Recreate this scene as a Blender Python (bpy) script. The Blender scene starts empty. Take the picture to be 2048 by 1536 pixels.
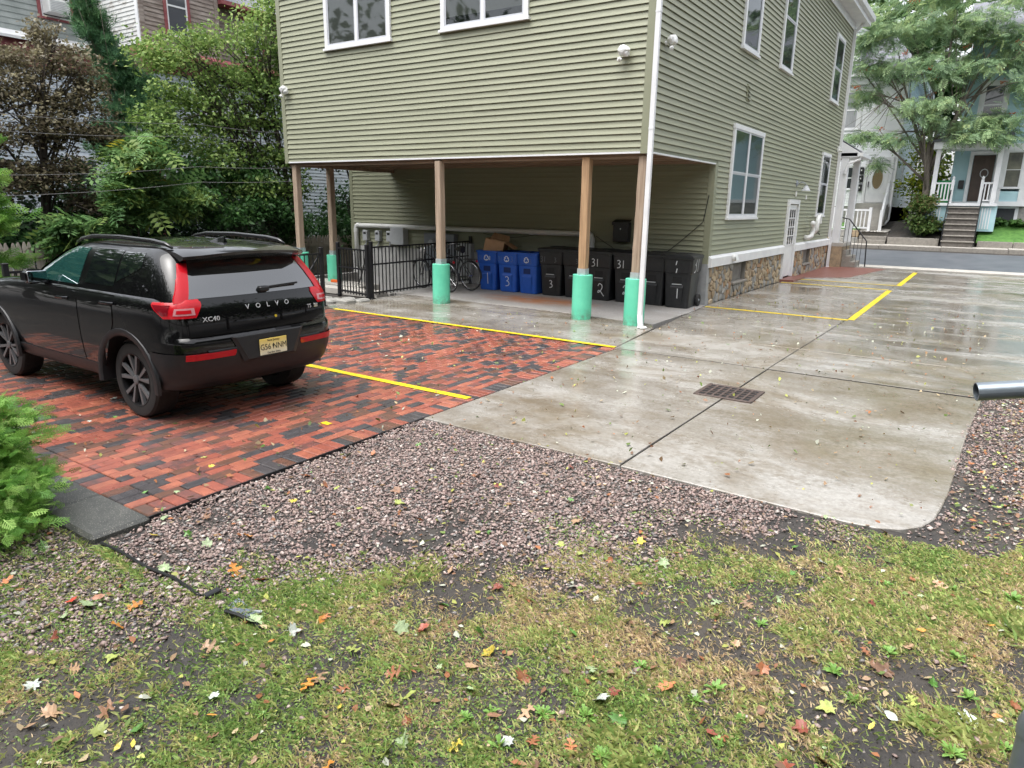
import bpy, bmesh, math, random
import numpy as np
from mathutils import Vector, Matrix
random.seed(7); RNG = np.random.default_rng(11)
C = bpy.context.scene.collection
R = math.radians
# ------------------------------------------------------------------ camera, sky, sun, exposure
scene = bpy.context.scene
cam_data = bpy.data.cameras.new("camera"); cam = bpy.data.objects.new("camera", cam_data); C.objects.link(cam)
cam_data.sensor_width = 36.0; cam_data.lens = 24.32; cam_data.clip_start = 0.05; cam_data.clip_end = 800
CAM = Vector((4.7964, -11.0235, 1.9914)); _yaw, _pitch, _roll = 0.588828, -0.253097, 0.0167045
_f = Vector((-math.sin(_yaw)*math.cos(_pitch), math.cos(_yaw)*math.cos(_pitch), math.sin(_pitch)))
_r = Vector((math.cos(_yaw), math.sin(_yaw), 0)); _u = _r.cross(_f)
_r2 = _r*math.cos(_roll)+_u*math.sin(_roll); _u2 = -_r*math.sin(_roll)+_u*math.cos(_roll)
_m = Matrix((_r2, _u2, -_f)).transposed().to_4x4(); _m.translation = CAM
cam.matrix_world = _m; scene.camera = cam
world = bpy.data.worlds.new("World"); scene.world = world; world.use_nodes = True
wn = world.node_tree.nodes; wl = world.node_tree.links
SUN_EL, SUN_AZ = 70.0, 190.0
sky = wn.new("ShaderNodeTexSky"); sky.sky_type = 'NISHITA'; sky.sun_disc = False
sky.sun_elevation = R(SUN_EL); sky.sun_rotation = R(SUN_AZ); sky.dust_density = 4.0; sky.air_density = 1.0; sky.ozone_density = 1.0
hs = wn.new("ShaderNodeHueSaturation"); hs.inputs['Saturation'].default_value = 0.22; hs.inputs['Value'].default_value = 1.0
wl.new(sky.outputs[0], hs.inputs['Color']); wl.new(hs.outputs[0], wn['Background'].inputs['Color'])
wn['Background'].inputs['Strength'].default_value = 0.15
sd = bpy.data.lights.new("sun", 'SUN'); sd.energy = 1.0; sd.angle = R(60); sd.color = (1.0, 0.97, 0.93)
sun = bpy.data.objects.new("sun", sd); C.objects.link(sun)
_a = R(SUN_AZ)
_d = Vector((math.sin(_a)*math.cos(R(SUN_EL)), math.cos(_a)*math.cos(R(SUN_EL)), math.sin(R(SUN_EL))))
sun.rotation_euler = _d.to_track_quat('Z', 'Y').to_euler(); sun.location = (0, 0, 30)
vs = scene.view_settings; vs.view_transform = 'Standard'; vs.look = 'None'; vs.gamma = 1.0; vs.exposure = 1.45
try: vs.use_curve_mapping = False
except Exception: pass
scene.render.engine = 'CYCLES'; scene.cycles.max_bounces = 8; scene.cycles.diffuse_bounces = 4
scene.cycles.transparent_max_bounces = 12; scene.cycles.caustics_reflective = False; scene.cycles.caustics_refractive = False
scene.cycles.use_denoising = True

# ------------------------------------------------------------------ helpers
def tag(o, label=None, cat=None, group=None, kind=None):
    if label: o['label'] = label
    if cat: o['category'] = cat
    if group: o['group'] = group
    if kind: o['kind'] = kind
    return o
def thing(name, label, cat, loc=(0,0,0), rz=0.0, group=None):
    o = bpy.data.objects.new(name, None); C.objects.link(o); o.location = loc; o.rotation_euler = (0,0,rz)
    o.empty_display_size = 0.2
    return tag(o, label, cat, group)
def copy_tree(o, parent=None):
    c = o.copy(); C.objects.link(c); c.parent = parent
    for ch in o.children: copy_tree(ch, c)
    return c
def root_of(o):
    while o.parent: o = o.parent
    return o
class MB:
    """collects shapes; build() links them as one mesh object (vertices in world coordinates unless local=True)"""
    def __init__(s): s.v = []; s.f = []; s.m = []
    def add(s, vs, fs, m=0):
        n = len(s.v); s.v += [tuple(v) for v in vs]; s.f += [tuple(i+n for i in f) for f in fs]; s.m += [m]*len(fs); return s
    def box(s, x0, x1, y0, y1, z0, z1, m=0):
        return s.add([(x0,y0,z0),(x1,y0,z0),(x1,y1,z0),(x0,y1,z0),(x0,y0,z1),(x1,y0,z1),(x1,y1,z1),(x0,y1,z1)],
                     [(3,2,1,0),(4,5,6,7),(0,1,5,4),(1,2,6,5),(2,3,7,6),(3,0,4,7)], m)
    def bbox(s, x0, x1, y0, y1, z0, z1, b=0.01, m=0):
        "box with chamfered edges"
        bm = bmesh.new(); bmesh.ops.create_cube(bm, size=1.0)
        for v in bm.verts: v.co = Vector(((x0+x1)/2+v.co.x*(x1-x0), (y0+y1)/2+v.co.y*(y1-y0), (z0+z1)/2+v.co.z*(z1-z0)))
        bmesh.ops.bevel(bm, geom=bm.edges[:], offset=b, segments=1, profile=.5, affect='EDGES')
        return s.bm(bm, m)
    def bm(s, bm, m=0, mat=None):
        bm.verts.ensure_lookup_table(); bm.verts.index_update()
        s.add([(mat @ v.co) if mat else v.co for v in bm.verts], [[v.index for v in f.verts] for f in bm.faces], m); bm.free(); return s
    def bar(s, a, b, w, h=None, m=0, up=(0,0,1)):
        "rectangular bar from a to b"
        a = Vector(a); b = Vector(b); h = h or w; d = (b-a).normalized(); u = Vector(up)
        if abs(d.dot(u)) > .98: u = Vector((1,0,0))
        r = d.cross(u).normalized(); u = r.cross(d)
        q = [r*sx*w/2+u*sy*h/2 for sx, sy in ((-1,-1),(1,-1),(1,1),(-1,1))]
        return s.add([a+k for k in q]+[b+k for k in q], [(3,2,1,0),(4,5,6,7),(0,1,5,4),(1,2,6,5),(2,3,7,6),(3,0,4,7)], m)
    def tube(s, pts, rad, n=8, cap=True, m=0, closed=False):
        pts = [Vector(p) for p in pts]; k = len(pts)
        rads = rad if isinstance(rad, (list, tuple)) else [rad]*k
        vs = []; prev = None
        for i, p in enumerate(pts):
            if closed: d = (pts[(i+1) % k]-pts[i-1]).normalized()
            else: d = (pts[min(i+1, k-1)]-pts[max(i-1, 0)]).normalized()
            if prev is None:
                r = d.orthogonal().normalized()
            else:
                r = (prev-d*prev.dot(d)); r = r.normalized() if r.length > 1e-6 else d.orthogonal().normalized()
            prev = r; u = d.cross(r)
            for j in range(n):
                a = 2*math.pi*j/n; vs.append(p+(r*math.cos(a)+u*math.sin(a))*rads[i])
        fs = []
        for i in range(k if closed else k-1):
            for j in range(n):
                a = i*n+j; b = i*n+(j+1) % n; c = ((i+1) % k)*n+(j+1) % n; d = ((i+1) % k)*n+j; fs.append((a, b, c, d))
        if cap and not closed: fs += [tuple(range(n))[::-1], tuple((k-1)*n+j for j in range(n))]
        return s.add(vs, fs, m)
    def lathe(s, prof, n=24, c=(0,0,0), m=0, axis='z', closed=False, cap=True):
        "prof: list of (radius, height)"
        vs = []; c = Vector(c)
        for r, h in prof:
            for j in range(n):
                a = 2*math.pi*j/n
                if axis == 'z': vs.append(c+Vector((r*math.cos(a), r*math.sin(a), h)))
                elif axis == 'y': vs.append(c+Vector((r*math.cos(a), h, r*math.sin(a))))
                else: vs.append(c+Vector((h, r*math.cos(a), r*math.sin(a))))
        fs = []; k = len(prof)
        for i in range(k if closed else k-1):
            for j in range(n):
                fs.append((i*n+j, i*n+(j+1) % n, ((i+1) % k)*n+(j+1) % n, ((i+1) % k)*n+j))
        if not closed and cap:
            if prof[0][0] > 1e-4: fs.append(tuple(range(n))[::-1])
            if prof[-1][0] > 1e-4: fs.append(tuple((k-1)*n+j for j in range(n)))
        return s.add(vs, fs, m)
    def prism(s, poly, z0, z1, m=0, fn=None):
        "poly: list of (a,b); fn(a,b,h)->xyz"
        fn = fn or (lambda a, b, h: (a, b, h)); n = len(poly)
        vs = [fn(a, b, z0) for a, b in poly]+[fn(a, b, z1) for a, b in poly]
        return s.add(vs, [tuple(range(n))[::-1], tuple(range(n, 2*n))]+[(i, (i+1) % n, n+(i+1) % n, n+i) for i in range(n)], m)
    def quad(s, a, b, c, d, m=0): return s.add([a, b, c, d], [(0,1,2,3)], m)
    def grid(s, P, m=0):
        "P: rows of points"
        r = len(P); c = len(P[0]); vs = [p for row in P for p in row]
        return s.add(vs, [(i*c+j, i*c+j+1, (i+1)*c+j+1, (i+1)*c+j) for i in range(r-1) for j in range(c-1)], m)
    def build(s, name, mats, parent=None, smooth=False, local=False, fix=False, auto=None):
        me = bpy.data.meshes.new(name)
        off = Vector((0,0,0))
        if parent is not None and not local: off = root_of(parent).location
        me.from_pydata([(v[0]-off[0], v[1]-off[1], v[2]-off[2]) for v in s.v], [], s.f)
        mats = mats if isinstance(mats, (list, tuple)) else [mats]
        for mm in mats: me.materials.append(mm)
        if len(mats) > 1: me.polygons.foreach_set('material_index', s.m)
        if fix:
            b = bmesh.new(); b.from_mesh(me); bmesh.ops.recalc_face_normals(b, faces=b.faces); b.to_mesh(me); b.free()
        if smooth: me.polygons.foreach_set('use_smooth', [True]*len(me.polygons))
        me.update()
        o = bpy.data.objects.new(name, me); C.objects.link(o)
        if parent is not None: o.parent = parent
        if auto is not None:
            me.polygons.foreach_set('use_smooth', [True]*len(me.polygons))
            me.set_sharp_from_angle(angle=R(auto))
        return o
def one(name, mats, parent=None, smooth=False, **kw):
    def w(fn):
        mb = MB(); fn(mb); return mb.build(name, mats, parent, smooth, **kw)
    return w
def np_mesh(name, V, F, mat, parent=None, col=None, smooth=False):
    "V (n,3), F (m,k) numpy arrays with the same k; col per-vertex rgb"
    me = bpy.data.meshes.new(name); n = len(V); m, k = F.shape
    me.vertices.add(n); me.vertices.foreach_set('co', V.astype(np.float32).ravel())
    me.loops.add(m*k); me.loops.foreach_set('vertex_index', F.astype(np.int32).ravel())
    me.polygons.add(m); me.polygons.foreach_set('loop_start', np.arange(0, m*k, k, dtype=np.int32))
    me.polygons.foreach_set('loop_total', np.full(m, k, dtype=np.int32))
    if col is not None:
        at = me.color_attributes.new('Col', 'FLOAT_COLOR', 'POINT')
        at.data.foreach_set('color', np.concatenate([col, np.ones((n, 1))], 1).astype(np.float32).ravel())
    me.materials.append(mat)
    if smooth: me.polygons.foreach_set('use_smooth', np.ones(m, dtype=bool))
    me.update(calc_edges=True); me.validate()
    o = bpy.data.objects.new(name, me); C.objects.link(o)
    if parent is not None: o.parent = parent
    return o
def euler_mats(ax, ay, az):
    ca, sa, cb, sb, cc, sc = np.cos(ax), np.sin(ax), np.cos(ay), np.sin(ay), np.cos(az), np.sin(az)
    M = np.empty((len(az), 3, 3))
    M[:,0,0] = cc*cb; M[:,0,1] = cc*sb*sa-sc*ca; M[:,0,2] = cc*sb*ca+sc*sa
    M[:,1,0] = sc*cb; M[:,1,1] = sc*sb*sa+cc*ca; M[:,1,2] = sc*sb*ca-cc*sa
    M[:,2,0] = -sb; M[:,2,1] = cb*sa; M[:,2,2] = cb*ca
    return M
def scatter(name, tv, tf, pos, mats3, scale, colors, mat, parent=None, tvar=None, smooth=False, off=None):
    "stamp a template N times into one mesh; tvar (N,n,3) optional jitter"
    tv = np.array(tv, float); tf = np.array(tf, int); N = len(pos); n = len(tv)
    P = np.broadcast_to(tv, (N, n, 3)).copy()
    if tvar is not None: P = P+tvar
    sc = np.asarray(scale, float)
    P *= sc[:, None, None] if sc.ndim == 1 else sc[:, None, :]
    P = np.einsum('nij,nkj->nki', mats3, P)+np.asarray(pos)[:, None, :]
    if off is not None: P = P-np.array(off)
    F = (tf[None]+(np.arange(N)*n)[:, None, None]).reshape(-1, tf.shape[1])
    col = np.repeat(np.asarray(colors), n, 0)
    return np_mesh(name, P.reshape(-1, 3), F, mat, parent, col, smooth)

# ------------------------------------------------------------------ materials
class NT:
    def __init__(s, name):
        s.mat = bpy.data.materials.new(name); s.mat.use_nodes = True; s.nt = s.mat.node_tree
        s.b = s.nt.nodes['Principled BSDF']; s.pos = None
    def n(s, t, **kw):
        x = s.nt.nodes.new(t)
        for k, v in kw.items(): setattr(x, k, v)
        return x
    def l(s, a, b): s.nt.links.new(a, b); return s
    def coord(s, scale=(1,1,1), obj=True):
        tc = s.n('ShaderNodeTexCoord') if obj else s.n('ShaderNodeNewGeometry')
        mp = s.n('ShaderNodeMapping'); mp.inputs['Scale'].default_value = scale
        s.l(tc.outputs['Object'] if obj else tc.outputs['Position'], mp.inputs['Vector'])
        if obj:
            oi = s.n('ShaderNodeObjectInfo'); mu = s.n('ShaderNodeMath', operation='MULTIPLY'); mu.inputs[1].default_value = 37.0
            s.l(oi.outputs['Random'], mu.inputs[0]); s.l(mu.outputs[0], mp.inputs['Location'])
        return mp.outputs[0]
    def noise(s, scale=5, detail=4, rough=.55, vec=None, dist=0):
        x = s.n('ShaderNodeTexNoise'); x.inputs['Scale'].default_value = scale; x.inputs['Detail'].default_value = detail
        x.inputs['Roughness'].default_value = rough; x.inputs['Distortion'].default_value = dist
        if vec is not None: s.l(vec, x.inputs['Vector'])
        return x.outputs['Fac']
    def ramp(s, fac, stops):
        x = s.n('ShaderNodeValToRGB'); e = x.color_ramp.elements
        while len(e) < len(stops): e.new(.5)
        for el, (p, c) in zip(e, stops):
            el.position = p; el.color = (c, c, c, 1) if isinstance(c, (int, float)) else (*c, 1)
        s.l(fac, x.inputs[0]); return x.outputs[0]
    def mix(s, fac, a, b, mode='MIX'):
        x = s.n('ShaderNodeMix', data_type='RGBA', blend_type=mode)
        for sock, v in ((x.inputs[0], fac), (x.inputs[6], a), (x.inputs[7], b)):
            if hasattr(v, 'links') or hasattr(v, 'is_linked'): s.l(v, sock)
            elif isinstance(v, (int, float)): sock.default_value = v if sock is x.inputs[0] else (v, v, v, 1)
            else: sock.default_value = (*v, 1)
        return x.outputs[2]
    def math(s, op, a, b=0.0, clamp=False):
        x = s.n('ShaderNodeMath', operation=op, use_clamp=clamp)
        for sock, v in ((x.inputs[0], a), (x.inputs[1], b)):
            if hasattr(v, 'is_linked'): s.l(v, sock)
            else: sock.default_value = v
        return x.outputs[0]
    def bump(s, h, strength=.3, dist=.02):
        x = s.n('ShaderNodeBump'); x.inputs['Strength'].default_value = strength; x.inputs['Distance'].default_value = dist
        s.l(h, x.inputs['Height']); s.l(x.outputs[0], s.b.inputs['Normal']); return s
    def set(s, **kw):
        for k, v in kw.items():
            k = {'base': 'Base Color', 'rough': 'Roughness', 'metal': 'Metallic', 'coat': 'Coat Weight', 'coatr': 'Coat Roughness',
                 'spec': 'Specular IOR Level', 'sub': 'Subsurface Weight', 'trans': 'Transmission Weight', 'emit': 'Emission Color',
                 'emits': 'Emission Strength', 'ior': 'IOR', 'alpha': 'Alpha'}.get(k, k)
            if hasattr(v, 'is_linked'): s.l(v, s.b.inputs[k])
            elif isinstance(v, (tuple, list)): s.b.inputs[k].default_value = (*v, 1)
            else: s.b.inputs[k].default_value = v
        return s
def mat(name, c, c2=None, scale=6, rough=.6, rough2=None, bump=0, bscale=None, stretch=(1,1,1), metal=0, spec=.5, coat=0, obj=True, lo=.35, hi=.65, detail=5):
    t = NT(name); t.set(rough=rough, metal=metal, spec=spec, coat=coat, base=c)
    if c2 is not None or bump or rough2 is not None:
        v = t.coord(stretch, obj); n = t.noise(scale, detail, .6, v)
        if c2 is not None: t.set(base=t.ramp(n, [(lo, c), (hi, c2)]))
        if rough2 is not None: t.set(rough=t.ramp(n, [(lo, rough), (hi, rough2)]))
        if bump: t.bump(t.noise(bscale or scale*3, 5, .6, v), bump, .01)
    return t.mat
def vmat(name, rough=.6, spec=.3, sub=0.0, trans=0.0):
    t = NT(name); a = t.n('ShaderNodeVertexColor', layer_name='Col'); t.set(rough=rough, spec=spec)
    t.l(a.outputs['Color'], t.b.inputs['Base Color'])
    if trans:
        tr = t.n('ShaderNodeBsdfTranslucent'); t.l(a.outputs['Color'], tr.inputs['Color'])
        mx = t.n('ShaderNodeMixShader'); mx.inputs[0].default_value = trans
        out = t.nt.nodes['Material Output']; t.l(t.b.outputs[0], mx.inputs[1]); t.l(tr.outputs[0], mx.inputs[2]); t.l(mx.outputs[0], out.inputs['Surface'])
    return t.mat
def glassmat(name, tint=(.02,.025,.03), clear=.0, rough=.03):
    t = NT(name); t.set(base=tint, rough=rough, spec=.8, coat=.0)
    if clear:
        tr = t.n('ShaderNodeBsdfTransparent'); tr.inputs[0].default_value = (.85,.9,.88,1)
        mx = t.n('ShaderNodeMixShader'); fr = t.n('ShaderNodeFresnel'); fr.inputs[0].default_value = 1.5
        f = t.math('ADD', fr.outputs[0], 1-clear, True)
        t.l(f, mx.inputs[0])
        gl = t.n('ShaderNodeBsdfGlossy'); gl.inputs['Roughness'].default_value = rough; gl.inputs['Color'].default_value = (.75,.78,.8,1)
        t.l(tr.outputs[0], mx.inputs[1]); t.l(gl.outputs[0], mx.inputs[2]); t.l(mx.outputs[0], t.nt.nodes['Material Output'].inputs['Surface'])
    return t.mat
M = {}
M['siding'] = mat('sage_vinyl', (.262,.272,.188), (.29,.30,.21), 1.5, .5, stretch=(.4,.4,3), bump=.05, bscale=40, obj=False)
M['siding_trim'] = mat('sage_trim', (.235,.245,.168), (.255,.265,.185), 2, .5, obj=False)
M['white_trim'] = mat('white_trim_paint', (.66,.67,.69), (.74,.75,.76), 3, .45)
M['white_pipe'] = mat('white_pvc', (.68,.69,.68), (.76,.77,.76), 4, .35)
M['soffit'] = mat('soffit_board', (.20,.135,.09), (.28,.2,.14), 3, .7, stretch=(.3,3,1), bump=.1, obj=False)
M['screen'] = mat('insect_screen', (.10,.102,.105), None, rough=.7)
M['blind'] = mat('window_blind', (.36,.34,.30), (.42,.40,.36), 30, .7, stretch=(.1,.1,1))
M['dark_room'] = mat('dark_room', (.02,.02,.022), None, rough=.9)
M['pane'] = glassmat('window_pane', clear=.96)
M['pane_dark'] = glassmat('window_pane_dark', (.035,.04,.045), 0, .05)
M['stone_a'] = mat('fieldstone_tan', (.40,.30,.19), (.24,.19,.13), 9, .75, bump=.5, bscale=25)
M['stone_b'] = mat('fieldstone_grey', (.22,.22,.21), (.32,.31,.28), 8, .75, bump=.5, bscale=25)
M['stone_c'] = mat('fieldstone_buff', (.46,.38,.26), (.32,.25,.17), 8, .75, bump=.5, bscale=25)
M['stone_d'] = mat('fieldstone_rust', (.38,.22,.11), (.28,.19,.12), 8, .75, bump=.5, bscale=25)
M['mortar'] = mat('mortar', (.20,.19,.17), (.28,.265,.235), 14, .9, bump=.4, bscale=60)
M['post_wood'] = mat('timber_post', (.52,.34,.19), (.24,.145,.08), 4, .75, stretch=(7,7,.3), bump=.5, bscale=18, lo=.3, hi=.75)
M['post_wood_grey'] = mat('timber_post_weathered', (.46,.36,.27), (.22,.16,.115), 4, .8, stretch=(7,7,.3), bump=.5, bscale=18, lo=.3, hi=.75)
M['galv'] = mat('galvanized_steel', (.42,.44,.46), (.52,.54,.56), 12, .45, metal=.4)
t = NT('mint_paint'); v = t.coord((1,1,1)); tc_ = t.n('ShaderNodeTexCoord'); sx_ = t.n('ShaderNodeSeparateXYZ'); t.l(tc_.outputs['Object'], sx_.inputs[0])
mc = t.ramp(t.noise(2.2, 5, .6, v), [(.35,(.11,.56,.37)),(.65,(.15,.64,.43))])
spl = t.math('MULTIPLY', t.ramp(sx_.outputs[2], [(.01,1.0),(.22,0.0)]), t.ramp(t.noise(11, 6, .75, v), [(.42,0.0),(.62,.85)]))
scf = t.ramp(t.noise(5, 6, .75, t.coord((2.2,2.2,.5))), [(.62,0.0),(.70,.5)])
t.set(base=t.mix(spl, t.mix(scf, mc, (.30,.55,.45)), (.13,.12,.09)), rough=.5); t.bump(t.noise(9, 4, .6, t.coord((3,3,.25))), .35, .02); M['mint'] = t.mat
M['iron'] = mat('black_iron', (.010,.010,.012), None, rough=.42, spec=.5)
M['plastic_black'] = mat('black_plastic', (.011,.012,.014), (.018,.019,.021), 8, .42, bump=.08, bscale=90)
M['plastic_blue'] = mat('blue_plastic', (.014,.085,.42), (.018,.10,.48), 6, .4, bump=.06, bscale=90)
M['mark'] = mat('white_marker', (.62,.64,.66), None, rough=.6)
M['mark_dim'] = mat('white_marker_worn', (.16,.17,.18), None, rough=.6)
M['mark_blue_dim'] = mat('white_marker_faded', (.1,.16,.36), None, rough=.6)
M['cardboard'] = mat('cardboard', (.40,.235,.125), (.46,.28,.16), 5, .8)
M['grey_box'] = mat('grey_enclosure', (.40,.42,.44), (.46,.48,.5), 5, .5)
M['grey_dark'] = mat('grey_enclosure_dark', (.20,.22,.25), (.25,.27,.30), 5, .5)
M['rubber'] = mat('tyre_rubber', (.014,.014,.015), (.022,.022,.022), 20, .75, bump=.1, bscale=80)
M['chrome'] = mat('chrome', (.62,.63,.65), None, rough=.18, metal=1)
t = NT('yellow_line_paint'); v = t.coord((1,1,1), False); wy = t.ramp(t.math('ADD', t.math('MULTIPLY', t.noise(1.8, 5, .7, v), .45), t.math('MULTIPLY', t.noise(38, 5, .75, v), .55)), [(.56,0.0),(.66,.75)])
t.set(base=t.mix(wy, t.ramp(t.noise(6, 4, .6, v), [(.35,(.72,.55,.015)),(.65,(.64,.47,.02))]), (.26,.19,.11)), rough=.45); t.bump(t.noise(60, 4, .6, v), .2, .004); M['yellow'] = t.mat
M['asphalt'] = mat('asphalt', (.075,.085,.10), (.11,.12,.135), 1.2, .5, bump=.25, bscale=120, obj=False)
M['kerb_stone'] = mat('granite_kerb', (.20,.185,.165), (.27,.25,.22), 12, .8, bump=.3, bscale=50)
M['walk'] = mat('pavement_concrete', (.36,.34,.31), (.44,.42,.38), 3, .7, bump=.15, bscale=60, obj=False)
M['bark'] = mat('bark', (.10,.085,.07), (.19,.165,.135), 10, .9, stretch=(3,3,.6), bump=.8, bscale=20)
M['bark_dark'] = mat('bark_dark', (.035,.03,.026), (.08,.065,.055), 10, .9, stretch=(3,3,.6), bump=.8, bscale=20)
M['leaf'] = vmat('foliage', .55, .35, trans=.38); M['wire_grey'] = mat('old_wire', (.24,.24,.24), None, rough=.6)
M['leaf_dry'] = vmat('litter', .5, .4, trans=.12)
M['pebble'] = vmat('pebbles', .55, .45)
M['roof'] = mat('asphalt_shingle', (.13,.135,.16), (.20,.205,.23), 6, .85, bump=.3, bscale=40)
M['white_siding'] = mat('white_clapboard', (.78,.79,.82), (.84,.85,.87), 2, .5)
M['blue_siding'] = mat('pale_blue_clapboard', (.36,.55,.60), (.41,.60,.65), 2, .55)
M['old_white'] = mat('peeling_white_paint', (.56,.57,.56), (.30,.28,.25), 3.5, .8, stretch=(1,1,2.5), bump=.3, bscale=30, lo=.52, hi=.7)
M['old_brown'] = mat('bare_weathered_wood', (.18,.14,.12), (.34,.29,.26), 3.5, .85, stretch=(1,.6,4), bump=.4, bscale=30, lo=.38, hi=.62)
M['old_grey'] = mat('grey_shingle', (.25,.28,.27), (.34,.37,.36), 2.5, .8, bump=.2, bscale=30)
M['old_blue'] = mat('pale_grey_clapboard', (.50,.56,.62), (.58,.63,.69), 2, .7)
M['old_red'] = mat('faded_red_trim', (.20,.045,.055), (.30,.10,.10), 5, .75)
M['picket'] = mat('weathered_picket', (.30,.265,.23), (.42,.38,.335), 3, .85, stretch=(4,4,.6), bump=.4, bscale=20)
M['bronze_door'] = mat('brown_door', (.045,.028,.02), (.065,.04,.028), 3, .5)
M['green_bin'] = mat('green_plastic', (.01,.20,.06), None, rough=.4)
# ------------------------------------------------------------------ ground, paving, street
def vnoise(x, y, sc, seed=0):
    "cheap smooth value noise, numpy"
    x = np.asarray(x)*sc; y = np.asarray(y)*sc
    xi = np.floor(x).astype(int); yi = np.floor(y).astype(int); fx = x-xi; fy = y-yi
    fx = fx*fx*(3-2*fx); fy = fy*fy*(3-2*fy)
    def h(a, b):
        n = (a*374761393+b*668265263+seed*982451653) & 0x7fffffff
        n = ((n ^ (n >> 13))*1274126177) & 0x7fffffff
        return (n % 10007)/10007.0
    return (h(xi,yi)*(1-fx)+h(xi+1,yi)*fx)*(1-fy)+(h(xi,yi+1)*(1-fx)+h(xi+1,yi+1)*fx)*fy
def gz(x, y):
    "terrain height"
    if y < 18.6: z = -0.09
    elif y < 24.5: z = -0.09+(y-18.6)/5.9*.40
    elif y < 26.0: z = .40
    else: z = .40+min((y-26.0)*.35, 1.1)
    if x < -11 and y < 18: z -= 0.15
    return z
t = NT('soil'); v = t.coord((1,1,1), False)
n1 = t.noise(1.6, 6, .65, v); n2 = t.noise(14, 5, .7, v)
col = t.ramp(n1, [(.30,(.014,.0135,.0135)), (.48,(.026,.023,.021)), (.60,(.046,.039,.032)), (.75,(.07,.058,.044))])
t.set(base=t.mix(t.ramp(n2, [(.35,0.0),(.7,.55)]), col, (.07,.062,.055)), rough=t.ramp(n2, [(.3,.45),(.7,.9)]))
t.bump(n2, .7, .02); M['soil'] = t.mat
M['lawn'] = mat('lawn_grass', (.06,.16,.03), (.11,.25,.05), 6, .8, bump=.5, bscale=80, obj=False)
def ground_sheet():
    xs = [-260,-120,-60,-35,-24,-18,-14,-11,-10.3,-8,-6.3,-4,0,4,8,14,24,40,70,140,260]
    ys = [-260,-120,-60,-35,-22,-16,-12,-8,-4,-1.2,.55,2,3.43,8,13,17,18.6,20.5,22.5,24.5,26,27.5,29.5,34,42,60,120,260]
    mb = MB(); idx = {}
    for i, x in enumerate(xs):
        for j, y in enumerate(ys): idx[i,j] = len(mb.v); mb.v.append((x, y, gz(x,y)-.02))
    for i in range(len(xs)-1):
        for j in range(len(ys)-1):
            if -10.4 < xs[i] and xs[i+1] < -6.2 and ys[j] > .5 and ys[j+1] < 3.5: continue      # the stair well
            mb.f.append((idx[i,j], idx[i+1,j], idx[i+1,j+1], idx[i,j+1])); mb.m.append(0)
    o = mb.build('ground', M['soil']); tag(o, kind='structure')
ground_sheet()
def soil_z(x, y):
    return -.026+.026*(vnoise(x, y, .9, 3)-.5)+.018*(vnoise(x, y, 3.1, 4)-.5)+.008*(vnoise(x, y, 11, 5)-.5)
def soil_sheet():
    X, Y = np.meshgrid(np.linspace(-4, 11, 190), np.linspace(-14.0, 3.0, 210), indexing='ij')
    Z = soil_z(X, Y)
    inside = (X < .64) & (Y > -9.05) | ((X > .4) & (X < 4.7+.05*(Y+5.4)) & (Y > -6.15))
    Z = np.where(inside, -.085, Z)
    V = np.stack([X, Y, Z], -1).reshape(-1, 3); nx, ny = X.shape
    i, j = np.meshgrid(np.arange(nx-1), np.arange(ny-1), indexing='ij'); a = (i*ny+j).ravel()
    F = np.stack([a, a+ny, a+ny+1, a+1], 1)
    o = np_mesh('soil', V, F, M['soil'], smooth=True); tag(o, kind='structure')
soil_sheet()

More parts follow.
